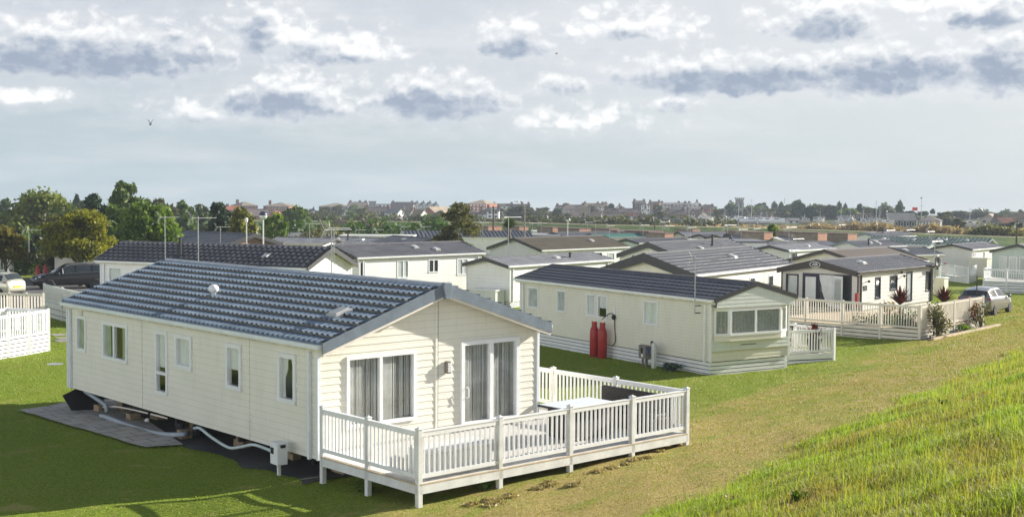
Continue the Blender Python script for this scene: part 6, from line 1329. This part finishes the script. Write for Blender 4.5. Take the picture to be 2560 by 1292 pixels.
# ================================================================ the far town: px, base row, distance, width, wall, roof (photo rows), turn
far = [
 # brick flats on the left
 ('flats', 'brown-brick flats with a hipped tower at the left of the town', 625, 540, 520, 42, 26, 9, 20, dict(wall='brick_far', roof='roof_far_tan', hip=True, win=(5, 3), depth=14)),
 ('flats', 'long brown-brick flats with pale upper windows, right of the hipped tower', 690, 545, 520, 66, 30, 8, -20, dict(wall='brick_far', roof='roof_far_tan', hip=True, win=(6, 3), depth=12)),
 ('house', 'bright orange-tiled house left of the brown-brick flats', 585, 535, 470, 32, 10, 9, 10, dict(wall='brick_far', roof='roof_far_red')),
 ('house', 'long dark-roofed house in front of the brown-brick flats', 640, 552, 430, 62, 12, 16, 8, dict(wall='brick_far', roof='roof_far', chim=2)),
 ('house', 'orange gabled house beside the round dark green tree', 683, 556, 420, 24, 12, 14, -35, dict(wall='brick_far', roof='roof_far_red', gable=True)),
 ('shed', 'flat grey sheds on the skyline at the left between willow and trees', 190, 522, 330, 60, 12, 3, 0, dict(wall='far_stone', roof='roof_far_grey', flat=True, chim=0, win=(4, 1))),
 ('hall', 'wide tan-roofed hall on the skyline right of the round tree', 835, 528, 640, 76, 12, 8, -10, dict(wall='far_stone', roof='roof_far_tan', hip=True, chim=0, win=(6, 1), depth=14)),
 ('house', 'small white gable peeping beside the round dark green tree', 785, 541, 460, 15, 9, 8, 20, dict(wall='far_white', roof='roof_far', gable=True, win=(1, 1))),
 ('house', 'tiny white gabled dormer house below the wide tan-roofed hall', 866, 538, 480, 12, 8, 7, 0, dict(wall='far_white', roof='roof_far', gable=True, win=(1, 2))),
 ('house', 'dark house with paired chimneys right of the wide tan-roofed hall', 900, 530, 620, 46, 14, 10, 15, dict(wall='far_wall', roof='roof_far', chim=3)),
 ('block', 'square dark water-tower-like block on the skyline', 931, 520, 700, 17, 14, 3, 0, dict(wall='far_stone', roof='roof_far', flat=True, chim=0, win=(2, 1))),
 ('house', 'terrace with a long dull roof under the square block', 945, 542, 560, 62, 13, 11, 5, dict(wall='far_wall', roof='roof_far', chim=3, win=(5, 2))),
 ('house', 'flat pale blue-grey block at the skyline left of the dark long roof', 960, 522, 720, 44, 10, 2, 0, dict(wall='far_white', roof='roof_far_grey', flat=True, chim=0, win=(5, 1))),
 ('house', 'long dark roof with end chimney on the skyline', 1004, 528, 650, 56, 8, 14, -8, dict(wall='far_wall', roof='roof_far', chim=2)),
 ('house', 'white cottage with a pale roof left end of the bright terrace', 978, 541, 420, 36, 9, 9, -25, dict(wall='far_white', roof='roof_far_grey', chim=1)),
 ('house', 'bright sunlit terrace cottage with two chimneys', 1012, 544, 425, 30, 9, 10, -30, dict(wall='far_white', roof='roof_far_tan', chim=2)),
 ('house', 'bright sunlit terrace cottage at the right end of its row', 1040, 545, 425, 30, 10, 10, -30, dict(wall='far_white', roof='roof_far_tan', chim=1)),
 ('house', 'red-brown gabled barn-like house left of the birch', 1072, 542, 440, 40, 9, 15, -35, dict(wall='brick_far', roof='roof_far_tan', gable=True, chim=0, depth=11)),
 ('house', 'first of the pale pointed gables on the skyline left of the birch', 1044, 522, 700, 14, 9, 7, 25, dict(wall='far_white', roof='roof_far_grey', gable=True)),
 ('house', 'second of the pale pointed gables on the skyline left of the birch', 1060, 522, 700, 14, 9, 7, 25, dict(wall='far_white', roof='roof_far_grey', gable=True)),
 ('house', 'third of the pale pointed gables on the skyline left of the birch', 1076, 522, 700, 14, 9, 7, 25, dict(wall='far_white', roof='roof_far_grey', gable=True)),
 ('house', 'last of the pale pointed gables on the skyline, nearest the birch', 1091, 523, 700, 13, 8, 7, 25, dict(wall='far_white', roof='roof_far_grey', gable=True)),
 ('flats', 'tall red-brick flats with rows of white windows and a hipped roof right of the birch', 1190, 540, 500, 54, 30, 10, -22, dict(wall='brick_far', roof='roof_far_tan', hip=True, win=(6, 4), depth=13, chim=0, wincol='far_white')),
 ('house', 'dark-roofed bungalow in front of the red-brick flats', 1180, 545, 430, 36, 8, 14, 10, dict(wall='far_white', roof='roof_far', hip=True)),
 ('house', 'dark steep-roofed house right of the bungalow by the red-brick flats', 1212, 545, 430, 26, 9, 14, -10, dict(wall='far_white', roof='roof_far', hip=True)),
 ('house', 'white and slate villa behind the telegraph pole', 1232, 546, 425, 30, 18, 9, -5, dict(wall='far_white', roof='roof_far_grey', chim=2)),
 ('house', 'pale low block on the skyline right of the red-brick flats', 1255, 524, 600, 46, 9, 5, 0, dict(wall='far_wall', roof='roof_far', chim=1, win=(4, 1))),
 ('house', 'dark house with tall chimneys behind the curved-arm lamp', 1300, 525, 600, 50, 10, 5, 0, dict(wall='far_dark', roof='roof_far', flat=True, chim=3)),
 ('house', 'house with a white gable end and three chimneys right of the curved-arm lamp', 1410, 530, 560, 32, 9, 7, 12, dict(wall='far_wall', roof='roof_far', chim=3)),
 ('house', 'dull long roof stepping down left of the manor', 1440, 532, 540, 52, 8, 11, 12, dict(wall='far_wall', roof='roof_far', chim=2)),
 ('manor', 'stone manor with four chimneys on the skyline at the centre', 1485, 528, 600, 62, 11, 8, -10, dict(wall='far_wall', roof='roof_far_tan', chim=4, win=(6, 2))),
 ('house', 'broad tan roof below the stone manor', 1457, 538, 500, 36, 7, 13, 0, dict(wall='far_wall', roof='roof_far_tan', chim=0)),
 ('barn', 'long dull brown barn roof above the marsh scrub', 1440, 550, 430, 62, 6, 12, 0, dict(wall='far_stone', roof='roof_far', chim=0, win=(4, 1))),
 ('barn', 'barn with a pale striped end roof beside the long brown barn', 1487, 550, 430, 26, 6, 12, -25, dict(wall='far_stone', roof='roof_far_tan', chim=0, win=(2, 1))),
 ('house', 'low white building with dark windows by the marsh scrub', 1532, 551, 420, 36, 8, 6, 0, dict(wall='far_white', roof='roof_far', chim=0, win=(5, 1))),
 ('house', 'red-roofed house behind the low white building', 1537, 541, 480, 40, 8, 10, 10, dict(wall='far_wall', roof='roof_far', chim=1)),
 ('house', 'white gabled villa left of the twin dark townhouses', 1548, 529, 560, 22, 8, 7, -10, dict(wall='far_white', roof='roof_far', gable=True)),
 ('house', 'dark townhouse with a white end on the skyline, left of a pair', 1600, 526, 560, 28, 18, 5, 10, dict(wall='far_dark', roof='roof_far', chim=2, win=(3, 3))),
 ('house', 'pale blue-grey bay-fronted townhouse in the middle of the skyline group', 1614, 529, 540, 22, 16, 3, 0, dict(wall='far_white', roof='roof_far_grey', flat=True, chim=0, win=(3, 2))),
 ('house', 'red-brown townhouse with a clustered chimney on the skyline', 1634, 528, 560, 26, 18, 5, -10, dict(wall='brick_far', roof='roof_far', chim=2, win=(2, 3))),
 ('house', 'big white gabled house in the middle of the hillside', 1613, 544, 450, 24, 11, 12, 0, dict(wall='far_white', roof='roof_far', gable=True, win=(3, 2))),
 ('house', 'small white gabled cottage, left of two under the big white gable', 1579, 552, 425, 12, 5, 7, 0, dict(wall='far_white', roof='roof_far', gable=True, win=(2, 1))),
 ('house', 'small narrow white gabled cottage, right of two under the big white gable', 1593, 552, 425, 9, 6, 8, 0, dict(wall='far_white', roof='roof_far', gable=True, win=(1, 1))),
 ('house', 'brown cottage with a red roof at the foot of the big white gable', 1612, 553, 425, 22, 8, 7, 5, dict(wall='far_wall', roof='roof_far', chim=1)),
 ('house', 'red-roofed long house left of the low white building', 1500, 545, 460, 30, 7, 9, 0, dict(wall='brick_far', roof='roof_far', chim=1)),
 ('house', 'dark red house row between the manor and the big white gable', 1570, 541, 480, 44, 9, 10, 0, dict(wall='brick_far', roof='roof_far', chim=2)),
 ('terrace', 'long cream terrace with tall chimneys on the skyline left of the church tower', 1690, 525, 580, 80, 13, 4, 4, dict(wall='far_wall', roof='roof_far_grey', chim=4, win=(9, 2))),
 ('house', 'white gabled house crowning the right end of the cream terrace', 1742, 524, 590, 22, 12, 8, 0, dict(wall='far_white', roof='roof_far', gable=True)),
 ('house', 'slate-roofed white house below the cream terrace, left', 1693, 531, 520, 30, 7, 7, 0, dict(wall='far_white', roof='roof_far_grey', chim=1)),
 ('house', 'long white house below the cream terrace, right', 1730, 530, 520, 46, 6, 6, 0, dict(wall='far_white', roof='roof_far_grey', chim=1, win=(5, 1))),
 ('house', 'dark red roof above the tarred sheds, left', 1690, 545, 460, 44, 8, 11, 5, dict(wall='brick_far', roof='roof_far', chim=2)),
 ('house', 'dark red roof above the tarred sheds, right', 1736, 543, 470, 40, 9, 10, -5, dict(wall='brick_far', roof='roof_far', chim=2)),
 ('house', 'little pale gable at the water side below the dark red roofs', 1664, 552, 425, 18, 6, 8, 0, dict(wall='far_stone', roof='roof_far', gable=True, win=(1, 1))),
 ('house', 'white gable leaning to the right by the masts', 1752, 550, 440, 18, 8, 8, -30, dict(wall='far_white', roof='roof_far', gable=True, win=(1, 1))),
 ('house', 'small white gable beside the bare mast', 1733, 541, 470, 10, 7, 6, 0, dict(wall='far_white', roof='roof_far', gable=True, win=(1, 1))),
 ('house', 'red house with two chimneys left of the church tower', 1765, 531, 540, 36, 8, 8, 0, dict(wall='brick_far', roof='roof_far', chim=2)),
 ('shed', 'long black tarred shed by the creek', 1775, 558, 400, 78, 8, 3, 0, dict(wall='far_dark', roof='roof_far', flat=True, chim=0, win=(6, 1))),
 ('shed', 'shorter black tarred shed left of the long one', 1676, 558, 400, 50, 7, 3, 0, dict(wall='far_dark', roof='roof_far', flat=True, chim=0, win=(4, 1))),
 ('house', 'red house with a pale gable behind the laid-up boats', 1905, 552, 430, 40, 8, 9, -10, dict(wall='brick_far', roof='roof_far', chim=0)),
 ('shed', 'white-sided boat shed with a sloping roof, right of the laid-up boats', 1985, 560, 400, 30, 9, 4, 15, dict(wall='far_white', roof='roof_far_grey', chim=0, win=(2, 1))),
 ('shed', 'small white boat shed among the masts', 2045, 553, 420, 24, 6, 4, -10, dict(wall='far_white', roof='roof_far_grey', chim=0, win=(1, 1))),
 ('house', 'grey house behind the thin masts', 2110, 556, 400, 34, 10, 6, -15, dict(wall='far_wall', roof='roof_far_grey', chim=0)),
 ('boathouse', 'two-storey dark boathouse with a balcony among the masts', 2160, 560, 360, 44, 22, 3, 0, dict(wall='far_dark', roof='roof_far', flat=True, chim=0, win=(4, 2))),
 ('boathouse', 'black boathouse with a big sloping slate roof at the right', 2255, 570, 330, 66, 18, 17, 8, dict(wall='far_dark', roof='roof_far_grey', chim=0, win=(5, 1), depth=9)),
 ('clubhouse', 'pale-windowed clubhouse with a brown hipped roof beside the black boathouse', 2322, 568, 330, 52, 16, 11, -4, dict(wall='far_stone', roof='roof_far', hip=True, chim=0, win=(7, 1), depth=9, wincol='far_white')),
 ('house', 'grey-walled house with a pale roof at the far right', 2470, 572, 330, 36, 24, 12, -15, dict(wall='far_wall', roof='roof_far_tan', gable=True, chim=0)),
 ('house', 'dark-gabled cottage with an orange-edged roof at the far right', 2515, 572, 320, 44, 14, 12, 20, dict(wall='far_white', roof='roof_far_red', chim=1)),
 ('house', 'slate house in front of the grey-walled house at the far right', 2490, 574, 310, 24, 16, 10, 10, dict(wall='far_stone', roof='roof_far_grey', gable=True, chim=0)),
 ('house', 'broad pale roofs running out of view at the right edge', 2562, 566, 340, 60, 12, 22, -8, dict(wall='far_wall', roof='roof_far_tan', chim=0)),
]
far_seen = {}
for (nm, lab, px, base, D, w, e, r, rz, kw) in far:
    house(nm, lab, px, base, D, w, e, r, rz, cat=nm if nm not in ('block', 'hall', 'manor') else 'building', group='buildings of the far town', **kw)
# church tower
p = at(1848, 560, 620); s_ = 620/FOC; w = 20*s_; h = 62*s_; t = thing('church_tower', 'square flint church tower with battlements rising above the boats', 'church tower', tuple(p), -YAW-.19)
mb = MB(); mb.prism([(-w/2, -w/2), (w/2, -w/2), (w/2, w/2), (-w/2, w/2)], -4, h, lambda a, b, c: (a, b, c)); mb.build('wall', M['far_stone'], t)
mb = MB()
for sx in (-1, 1):
    for i in range(3): z0 = h*(.0+.28*i); k = .55-.14*i; mb.box(sx*w/2-k, sx*w/2+k, -w/2-k, -w/2+k, z0-3, z0+h*.28)
mb.build('buttress', M['far_stone'], t)
mb = MB()
for a in range(5):
    x = -w/2+w*a/4; mb.box(x-.35, x+.35, -w/2-.05, -w/2+.4, h, h+.75); mb.box(x-.35, x+.35, w/2-.4, w/2+.05, h, h+.75); mb.box(-w/2-.05, -w/2+.4, x-.35, x+.35, h, h+.75); mb.box(w/2-.4, w/2+.05, x-.35, x+.35, h, h+.75)
mb.build('battlements', M['far_stone'], t)
mb = MB(); mb.box(w*.08, w*.3, -w/2-.04, -w/2+.1, h*.66, h*.86); mb.build('belfry_opening', M['far_dark'], t)
mb = MB(); mb.box(-w/2-.15, w/2+.15, -w/2-.15, w/2+.15, h*.58, h*.60); mb.build('string_course', M['far_wall'], t)
# town trees: a few crowns shared by many
PROTO = {}
def proto(kind):
    if kind in PROTO: return PROTO[kind]
    st, mt, n, lf, k = dict(round=('round', 'far_tree', 1500, .12, 16), dome=('dome', 'scrub', 1500, .11, 20), poplar=('column', 'far_tree', 1100, .10, 12), dark=('dome', 'fir', 1500, .12, 18), olive=('round', 'olive', 1400, .11, 16), lime=('round', 'lime', 1400, .11, 14))[kind]
    bl = blobset(st, .05, 1., 1., sum(map(ord, kind)) % 7+3, k); v = leaves(bl, n, lf, 5); m = len(v)//4
    o = npmesh('crown', v, np.arange(4*m), np.full(m, 4), L[mt]); tr = MB(); tr.tube([(0, 0, -.15), (0, 0, .7)], [.04, .015], 5); q = tr.build('trunk', M['bark'])
    PROTO[kind] = (o.data, q.data); bpy.data.objects.remove(o); bpy.data.objects.remove(q); return PROTO[kind]
def ftree(label, px, base, top, w, D, kind, group='trees of the far town'):
    p = at(px, base, D); zg = GZ(p[0], p[1]); z = min(p[2], zg+3.); h = at(px, top, D)[2]-z; ww = w*1.3*D/FOC; t = thing('far_tree', label, 'tree', (p[0], p[1], z), px*.7, group); t.scale = (ww, ww, h)
    for nm, me in zip(('crown', 'trunk'), proto(kind)): o = bpy.data.objects.new(nm, me); COL.objects.link(o); o.parent = t
FT = [(778, 545, 522, 22, 470, 'round', 'dark tree just right of the round tree near the flats'), (812, 545, 517, 40, 460, 'olive', 'spreading tree below the wide tan-roofed hall'), (842, 545, 513, 34, 520, 'round', 'dark tree in front of the wide tan-roofed hall'), (886, 545, 512, 30, 600, 'lime', 'light tree on the skyline by the paired chimneys'),
      (912, 547, 520, 52, 440, 'olive', 'wide brownish tree above the marsh scrub'), (880, 548, 528, 30, 430, 'lime', 'pale shrubby tree next to the tiny white gable'), (960, 545, 528, 26, 520, 'olive', 'rusty tree left of the bright terrace'), (1030, 535, 518, 22, 600, 'round', 'small dark tree behind the bright terrace'), (1098, 548, 526, 24, 430, 'olive', 'bushy tree at the foot of the birch'),
      (1210, 538, 524, 26, 470, 'round', 'tree against the red-brick flats'), (1255, 546, 520, 26, 470, 'olive', 'tree right of the white and slate villa'), (1305, 545, 516, 74, 440, 'dome', 'great dark scrub hump behind the curved-arm lamp'), (1330, 552, 530, 90, 420, 'dome', 'lower scrub hump right of the curved-arm lamp'), (1360, 544, 519, 50, 500, 'olive', 'brown tree clump on the skyline'), (1395, 551, 522, 36, 440, 'round', 'dark bush left of the barns'), (1420, 551, 533, 26, 430, 'dome', 'pair of small bushes left of the barns'),
      (1455, 553, 545, 10, 420, 'dark', 'little black conifer before the long brown barn'), (1480, 540, 513, 26, 560, 'olive', 'leafless-looking tree before the stone manor'), (1525, 527, 509, 20, 580, 'dark', 'flat-topped pine on the skyline'), (1510, 545, 527, 28, 480, 'olive', 'tree between the pine and the low white building'), (1560, 552, 537, 30, 430, 'round', 'tree beside the low white building'),
      (1643, 532, 511, 26, 520, 'round', 'dark tree right of the townhouses'), (1645, 553, 527, 34, 430, 'olive', 'olive tree below the townhouses'), (1680, 552, 538, 24, 430, 'lime', 'pale tree above the shorter tarred shed'), (1795, 553, 524, 40, 450, 'olive', 'grey-green tree left of the church tower'), (1768, 530, 512, 40, 600, 'dome', 'tree line running to the church tower'), (1820, 548, 512, 46, 560, 'dark', 'dark wood at the foot of the church tower'), (1870, 552, 518, 34, 560, 'olive', 'light tree right of the church tower'),
      (1893, 545, 510, 50, 600, 'dark', 'dark wood behind the mast right of the tower'), (1925, 548, 522, 46, 480, 'olive', 'grey-green tree behind the white boats'), (1907, 535, 507, 26, 600, 'olive', 'thin-topped tree behind the mast'), (1936, 520, 502, 14, 560, 'poplar', 'narrow poplar on the skyline, left of two'), (1953, 522, 503, 13, 560, 'poplar', 'narrow poplar on the skyline, right of two'), (1970, 545, 512, 60, 560, 'round', 'wood on the skyline right of the poplars'),
      (1990, 535, 500, 30, 540, 'round', 'tall tree on the wooded rise'), (2005, 550, 507, 50, 480, 'dark', 'dark tree on the wooded rise'), (2030, 552, 516, 48, 430, 'dark', 'big round dark tree on the wooded rise'), (2055, 545, 512, 46, 500, 'olive', 'paler tree on the wooded rise, right'), (2085, 548, 513, 50, 500, 'round', 'tree group right of the wooded rise'), (2098, 530, 502, 13, 500, 'poplar', 'slender poplar above the thin masts'), (2113, 532, 507, 11, 500, 'poplar', 'smaller slender poplar above the thin masts'),
      (2120, 550, 521, 44, 450, 'lime', 'light green tree among the masts'), (2150, 530, 510, 17, 480, 'dark', 'blue-dark rounded cypress on the skyline'), (2172, 548, 519, 44, 470, 'olive', 'olive trees behind the boathouse with the balcony'), (2205, 545, 520, 40, 470, 'round', 'trees behind the thin masts'), (2228, 544, 524, 30, 470, 'round', 'low tree left of the tall poplar'), (2249, 545, 499, 20, 460, 'poplar', 'tall full poplar standing alone on the skyline'), (2275, 540, 527, 34, 480, 'round', 'tree right of the tall poplar'), (2305, 540, 528, 36, 480, 'round', 'trees behind the red flag'),
      (2331, 535, 522, 11, 480, 'dark', 'small dark clipped tree behind the clubhouse'), (2365, 565, 530, 52, 380, 'olive', 'green-brown tree right of the clubhouse'), (2400, 555, 528, 80, 520, 'dome', 'grey wooded ridge at the right'), (2460, 545, 529, 90, 520, 'dome', 'grey wooded ridge towards the right edge'), (2530, 570, 555, 46, 250, 'dark', 'dark dome of a bush at the right edge'), (2552, 534, 524, 14, 480, 'round', 'tiny tree on the ridge at the right edge'), (2395, 572, 545, 30, 300, 'reed' if False else 'olive', 'withered bush in front of the grey ridge')]
for (px, b, tp, w, D, kd, lab) in FT: ftree(lab, px, b, tp, w, D, kd)
# woods that read as one mass
def wood(label, pts, D, h, mat, n, leaf, seed):
    q = [at(px, row, D) for px, row in pts]; bl = []; rn = random.Random(seed)
    for a, b in zip(q[:-1], q[1:]):
        m = max(2, int(np.linalg.norm(b-a)/4.5))
        for i in range(m): c = a+(b-a)*(i+rn.random())/m; r = rn.uniform(2.2, 4.2); bl.append((c[0]+rn.uniform(-4, 4), c[1]+rn.uniform(-4, 4), c[2]-h*rn.uniform(.15, .75), r*1.2, r*1.2, h*rn.uniform(.25, .5)))
    tag(leafobj('woodland', bl, n, leaf, seed, mat, None), label, 'woodland', kind='stuff')
wood('dark wooded slope behind the masts and boats', [(1760, 519), (1900, 514), (1980, 508), (2060, 513), (2140, 521), (2240, 528)], 590, 9, 'far_tree', 9000, 1.3, 1)
wood('lighter trees lower on the wooded slope', [(1870, 532), (1960, 528), (2080, 528), (2200, 530), (2290, 534)], 500, 6, 'scrub', 7000, 1.1, 2)
wood('grey-green flat-topped ridge of trees at the far right', [(2330, 532), (2420, 527), (2520, 528), (2600, 530)], 620, 8, 'far_tree', 6000, 1.3, 3)
wood('trees scattered between the houses of the far town', [(780, 530), (900, 528), (1000, 532), (1100, 530), (1260, 531), (1400, 533), (1540, 538), (1660, 536), (1760, 534)], 640, 5, 'scrub', 4000, 1.0, 4)
# boats and masts along the creek
BT = [(1722, 557, 380, 508, 7, 10, 'small white yacht moored left of the long tarred shed'), (1776, 558, 372, 520, 7, 30, 'yacht whose bare mast stands before the tarred shed'), (1812, 557, 375, 522, 7, -20, 'yacht with a cross-trees mast left of the tower'), (1846, 559, 372, 507, 8, 15, 'white yacht right under the church tower'), (1855, 560, 365, 508, 8, -30, 'yacht whose mast cuts the right side of the church tower'), (1878, 561, 360, 497, 10, 10, 'largest white yacht with the tallest mast'),
      (1902, 561, 360, 521, 8, -15, 'white yacht right of the tallest mast'), (1917, 562, 355, 528, 8, 25, 'bright white cruiser at the right of the laid-up row'), (1942, 562, 355, 540, 6, 5, 'small boat by the boat shed'), (2011, 562, 350, 535, 6, 0, 'boat with a short mast by the dark tree'), (2050, 563, 350, 528, 6, 20, 'boat between the boat shed and the grey house'), (2102, 564, 345, 517, 7, 0, 'yacht with a pale mast left of the boathouse with the balcony'), (2126, 564, 345, 519, 7, 15, 'yacht close beside the pale mast'), (2158, 566, 335, 523, 7, 0, 'yacht in front of the boathouse with the balcony'), (2179, 567, 330, 528, 7, -10, 'yacht with a leaning mast right of the balcony', 2.5),
      (2190, 567, 330, 501, 9, 5, 'yacht with the tall black-topped mast'), (2199, 567, 330, 517, 8, 15, 'yacht right of the tall black-topped mast'), (2219, 568, 325, 531, 7, -5, 'yacht left of the black boathouse'), (2424, 572, 310, 520, 8, 10, 'yacht with a lone mast right of the clubhouse')]
for b in BT: boat('yacht', b[6], *b[:4], Lm=b[4]*(.8 if 1840 < b[0] < 1945 else .5), hullmat='hull' if 1840 < b[0] < 1945 else 'far_wall', rz=b[5], lean=b[7] if len(b) > 7 else 0.)
# flagpoles, mast on the hill
p = at(2303, 545, 340); z = p[2]; h = at(2303, 497, 340)[2]-z; t = thing('flagpole', 'thin flagpole with a yard beside the red flag', 'flagpole', tuple(p), -YAW); mb = MB(); mb.tube([(0, 0, -1), (0, 0, h)], [.09, .05], 6); mb.beam((-.8, 0, h*.62), (.8, 0, h*.62), .06, .06); mb.build('pole', M['mast'], t)
p = at(2293, 545, 345); z = p[2]; h = at(2293, 518, 345)[2]-z; t = thing('flagpole', 'short pole flying a red flag above the black boathouse', 'flagpole', tuple(p), -YAW-.35); mb = MB(); mb.tube([(0, 0, -1), (0, 0, h)], .05, 6); mb.build('pole', M['mast'], t)
mb = MB(); mb.grid([[(-1.3*i/8-.05, .12*sin(i*1.1), h-.9*j/3-.05) for j in range(4)] for i in range(9)]); mb.build('flag', M['flagred'], t, True)
p = at(1961, 530, 700); h = at(1961, 495, 700)[2]-p[2]; mb = MB(); mb.tube([tuple(p-np.array([0, 0, 3])), tuple(p+np.array([0, 0, h]))], .16, 6); tag(mb.build('radio_mast', M['mast']), 'thin pale radio mast on the skyline behind the poplars', 'mast')
# ================================================================ grass
def blades(name, label, n, smin, smax, dmin, dmax, hgt, wid, mat, seed, power, curve=.45):
    """real blades on the ground inside the part of the park the photograph shows"""
    rng = np.random.default_rng(seed); out = []
    px = rng.uniform(-60, 2640, n*3); D = (dmin**power+rng.random(n*3)*(dmax**power-dmin**power))**(1/power)
    lat = (px-1280)/FOC*D; x = CAM[0]+FWD2[0]*D+FWD2[1]*lat; y = CAM[1]+FWD2[1]*D-FWD2[0]*lat
    s = (x-FOOT[0])*OUT[0]+(y-FOOT[1])*OUT[1]; s2 = s+.22*np.sin(x*.9)+.16*np.sin(y*2.3+x)+rng.normal(0, .18, len(s))
    keep = (s2 > smin) & (s2 < smax)
    keep &= ~((x > -.2) & (x < 6.2) & (y > -.1) & (y < 12.9)) & ~((x > -.2) & (x < 7.6) & (y > -3.5) & (y < 3))
    x, y, D, s2 = x[keep][:n], y[keep][:n], D[keep][:n], s2[keep][:n]; n = len(x); z = ground(x, y)
    # row check: skip what lies below the picture
    dz = CAM[2]-z; row = 493+dz/D*FOC; k2 = row < 1360; x, y, D, z, s2 = x[k2], y[k2], D[k2], z[k2], s2[k2]; n = len(x)
    patch = .5+.5*np.sin(x*.55+1.3*np.sin(y*.4))*np.sin(y*.7+x*.21+.8*np.sin(x*.9)); fine = .5+.5*np.sin(x*2.9+np.sin(y*3.1)*1.7)*np.sin(y*2.3)
    if smax < 1:   # worn, drier turf along the foot of the bank, in streaks that follow it
        dry = np.clip((s2+9.5)/6.5, 0, 1); st = .5+.5*np.sin(s2*2.4+.6*np.sin((x+y)*.35))*np.sin(s2*.9+.25*x)
        tint = np.clip(.95*(1-.66*dry)+.35*(patch-.5)+.45*(st-.5)*dry+.18*(fine-.5)+rng.normal(0, .07, n), 0, 1)
    else:
        p2 = .5+.5*np.sin(x*1.15+2.*np.sin(y*.8+.5))*np.sin(y*1.4-x*.45)
        tint = np.clip(.12+.50*patch+.48*p2+.3*(fine-.5)+rng.normal(0, .2, n), 0, 1)
    h = hgt*(.45+.75*rng.random(n))*(.7+.6*fine); w = wid*(.7+.6*rng.random(n))*np.maximum(1, D/16)
    a = rng.random(n)*2*pi; lean = curve*(.3+rng.random(n)); ld = a+rng.normal(0, .6, n)+pi/2
    sx, sy = np.cos(a)*w/2, np.sin(a)*w/2; lx, ly = np.cos(ld)*lean*h, np.sin(ld)*lean*h
    v = np.stack([np.stack([x-sx, y-sy, z-.02], 1), np.stack([x+sx, y+sy, z-.02], 1), np.stack([x+sx*.8+lx*.35, y+sy*.8+ly*.35, z+h*.6], 1), np.stack([x-sx*.8+lx*.35, y-sy*.8+ly*.35, z+h*.6], 1), np.stack([x+lx, y+ly, z+h*(1-lean*.35)], 1)], 1).reshape(-1, 3)
    i = np.arange(n)*5; q = np.stack([i, i+1, i+2, i+3], 1); t3 = np.stack([i+3, i+2, i+4], 1)
    return tag(npmesh(name, v, np.concatenate([q.ravel(), t3.ravel()]), np.concatenate([np.full(n, 4), np.full(n, 3)]), L[mat], None, {'tint': np.repeat(tint, 5)}), label, 'grass', kind='stuff')
blades('rough_grass', 'long bright unmown grass on the bank in the foreground', 720000, -.1, 9.5, 6.5, 60, .12, .0075, 'tall_blade', 1, 1.7, .85)
blades('rough_grass', 'pale dry grass stalks standing above the bank in the foreground', 12000, .3, 9.5, 6.5, 40, .30, .006, 'tall_blade', 2, 1.5, .3)
blades('lawn_grass', 'short mown grass of the lawn around the front lodge', 620000, -60, .2, 12, 82, .03, .010, 'lawn_blade', 3, 1.9, 1.)
for i, (px, py, s, lab) in enumerate([(2364, 1020, .35, 'lone dark thistle standing on the upper bank'), (1830, 1262, .35, 'brown tussock at the bottom of the bank'), (1995, 1255, .35, 'yellow-green leafy weed at the foot of the view')]):
    p = GP(px, py); s *= .45; bl = [(rnd.uniform(-.5, .5)*s, rnd.uniform(-.5, .5)*s, s*rnd.uniform(.25, .8), s*.3, s*.3, s*.25) for _ in range(8)]
    o = leafobj('bank_weed', bl, 140, .04, i+70, ['oak', 'straw', 'lime'][i], None, aspect=2.2); o.location = (p[0], p[1], p[2]); tag(o, lab, 'weed')

# ================================================================ sea air
m = bpy.data.materials.new('sea_air'); m.use_nodes = True; nt = m.node_tree; nt.nodes.clear(); ou = nt.nodes.new('ShaderNodeOutputMaterial'); vv = nt.nodes.new('ShaderNodeVolumePrincipled')
vv.inputs['Density'].default_value = .00036; vv.inputs['Color'].default_value = (.56, .64, .74, 1); nt.links.new(vv.outputs[0], ou.inputs['Volume'])
mb = MB(); mb.box(-1250, 1250, -1250, 1250, -60, 32); tag(mb.build('haze', m), kind='stuff')
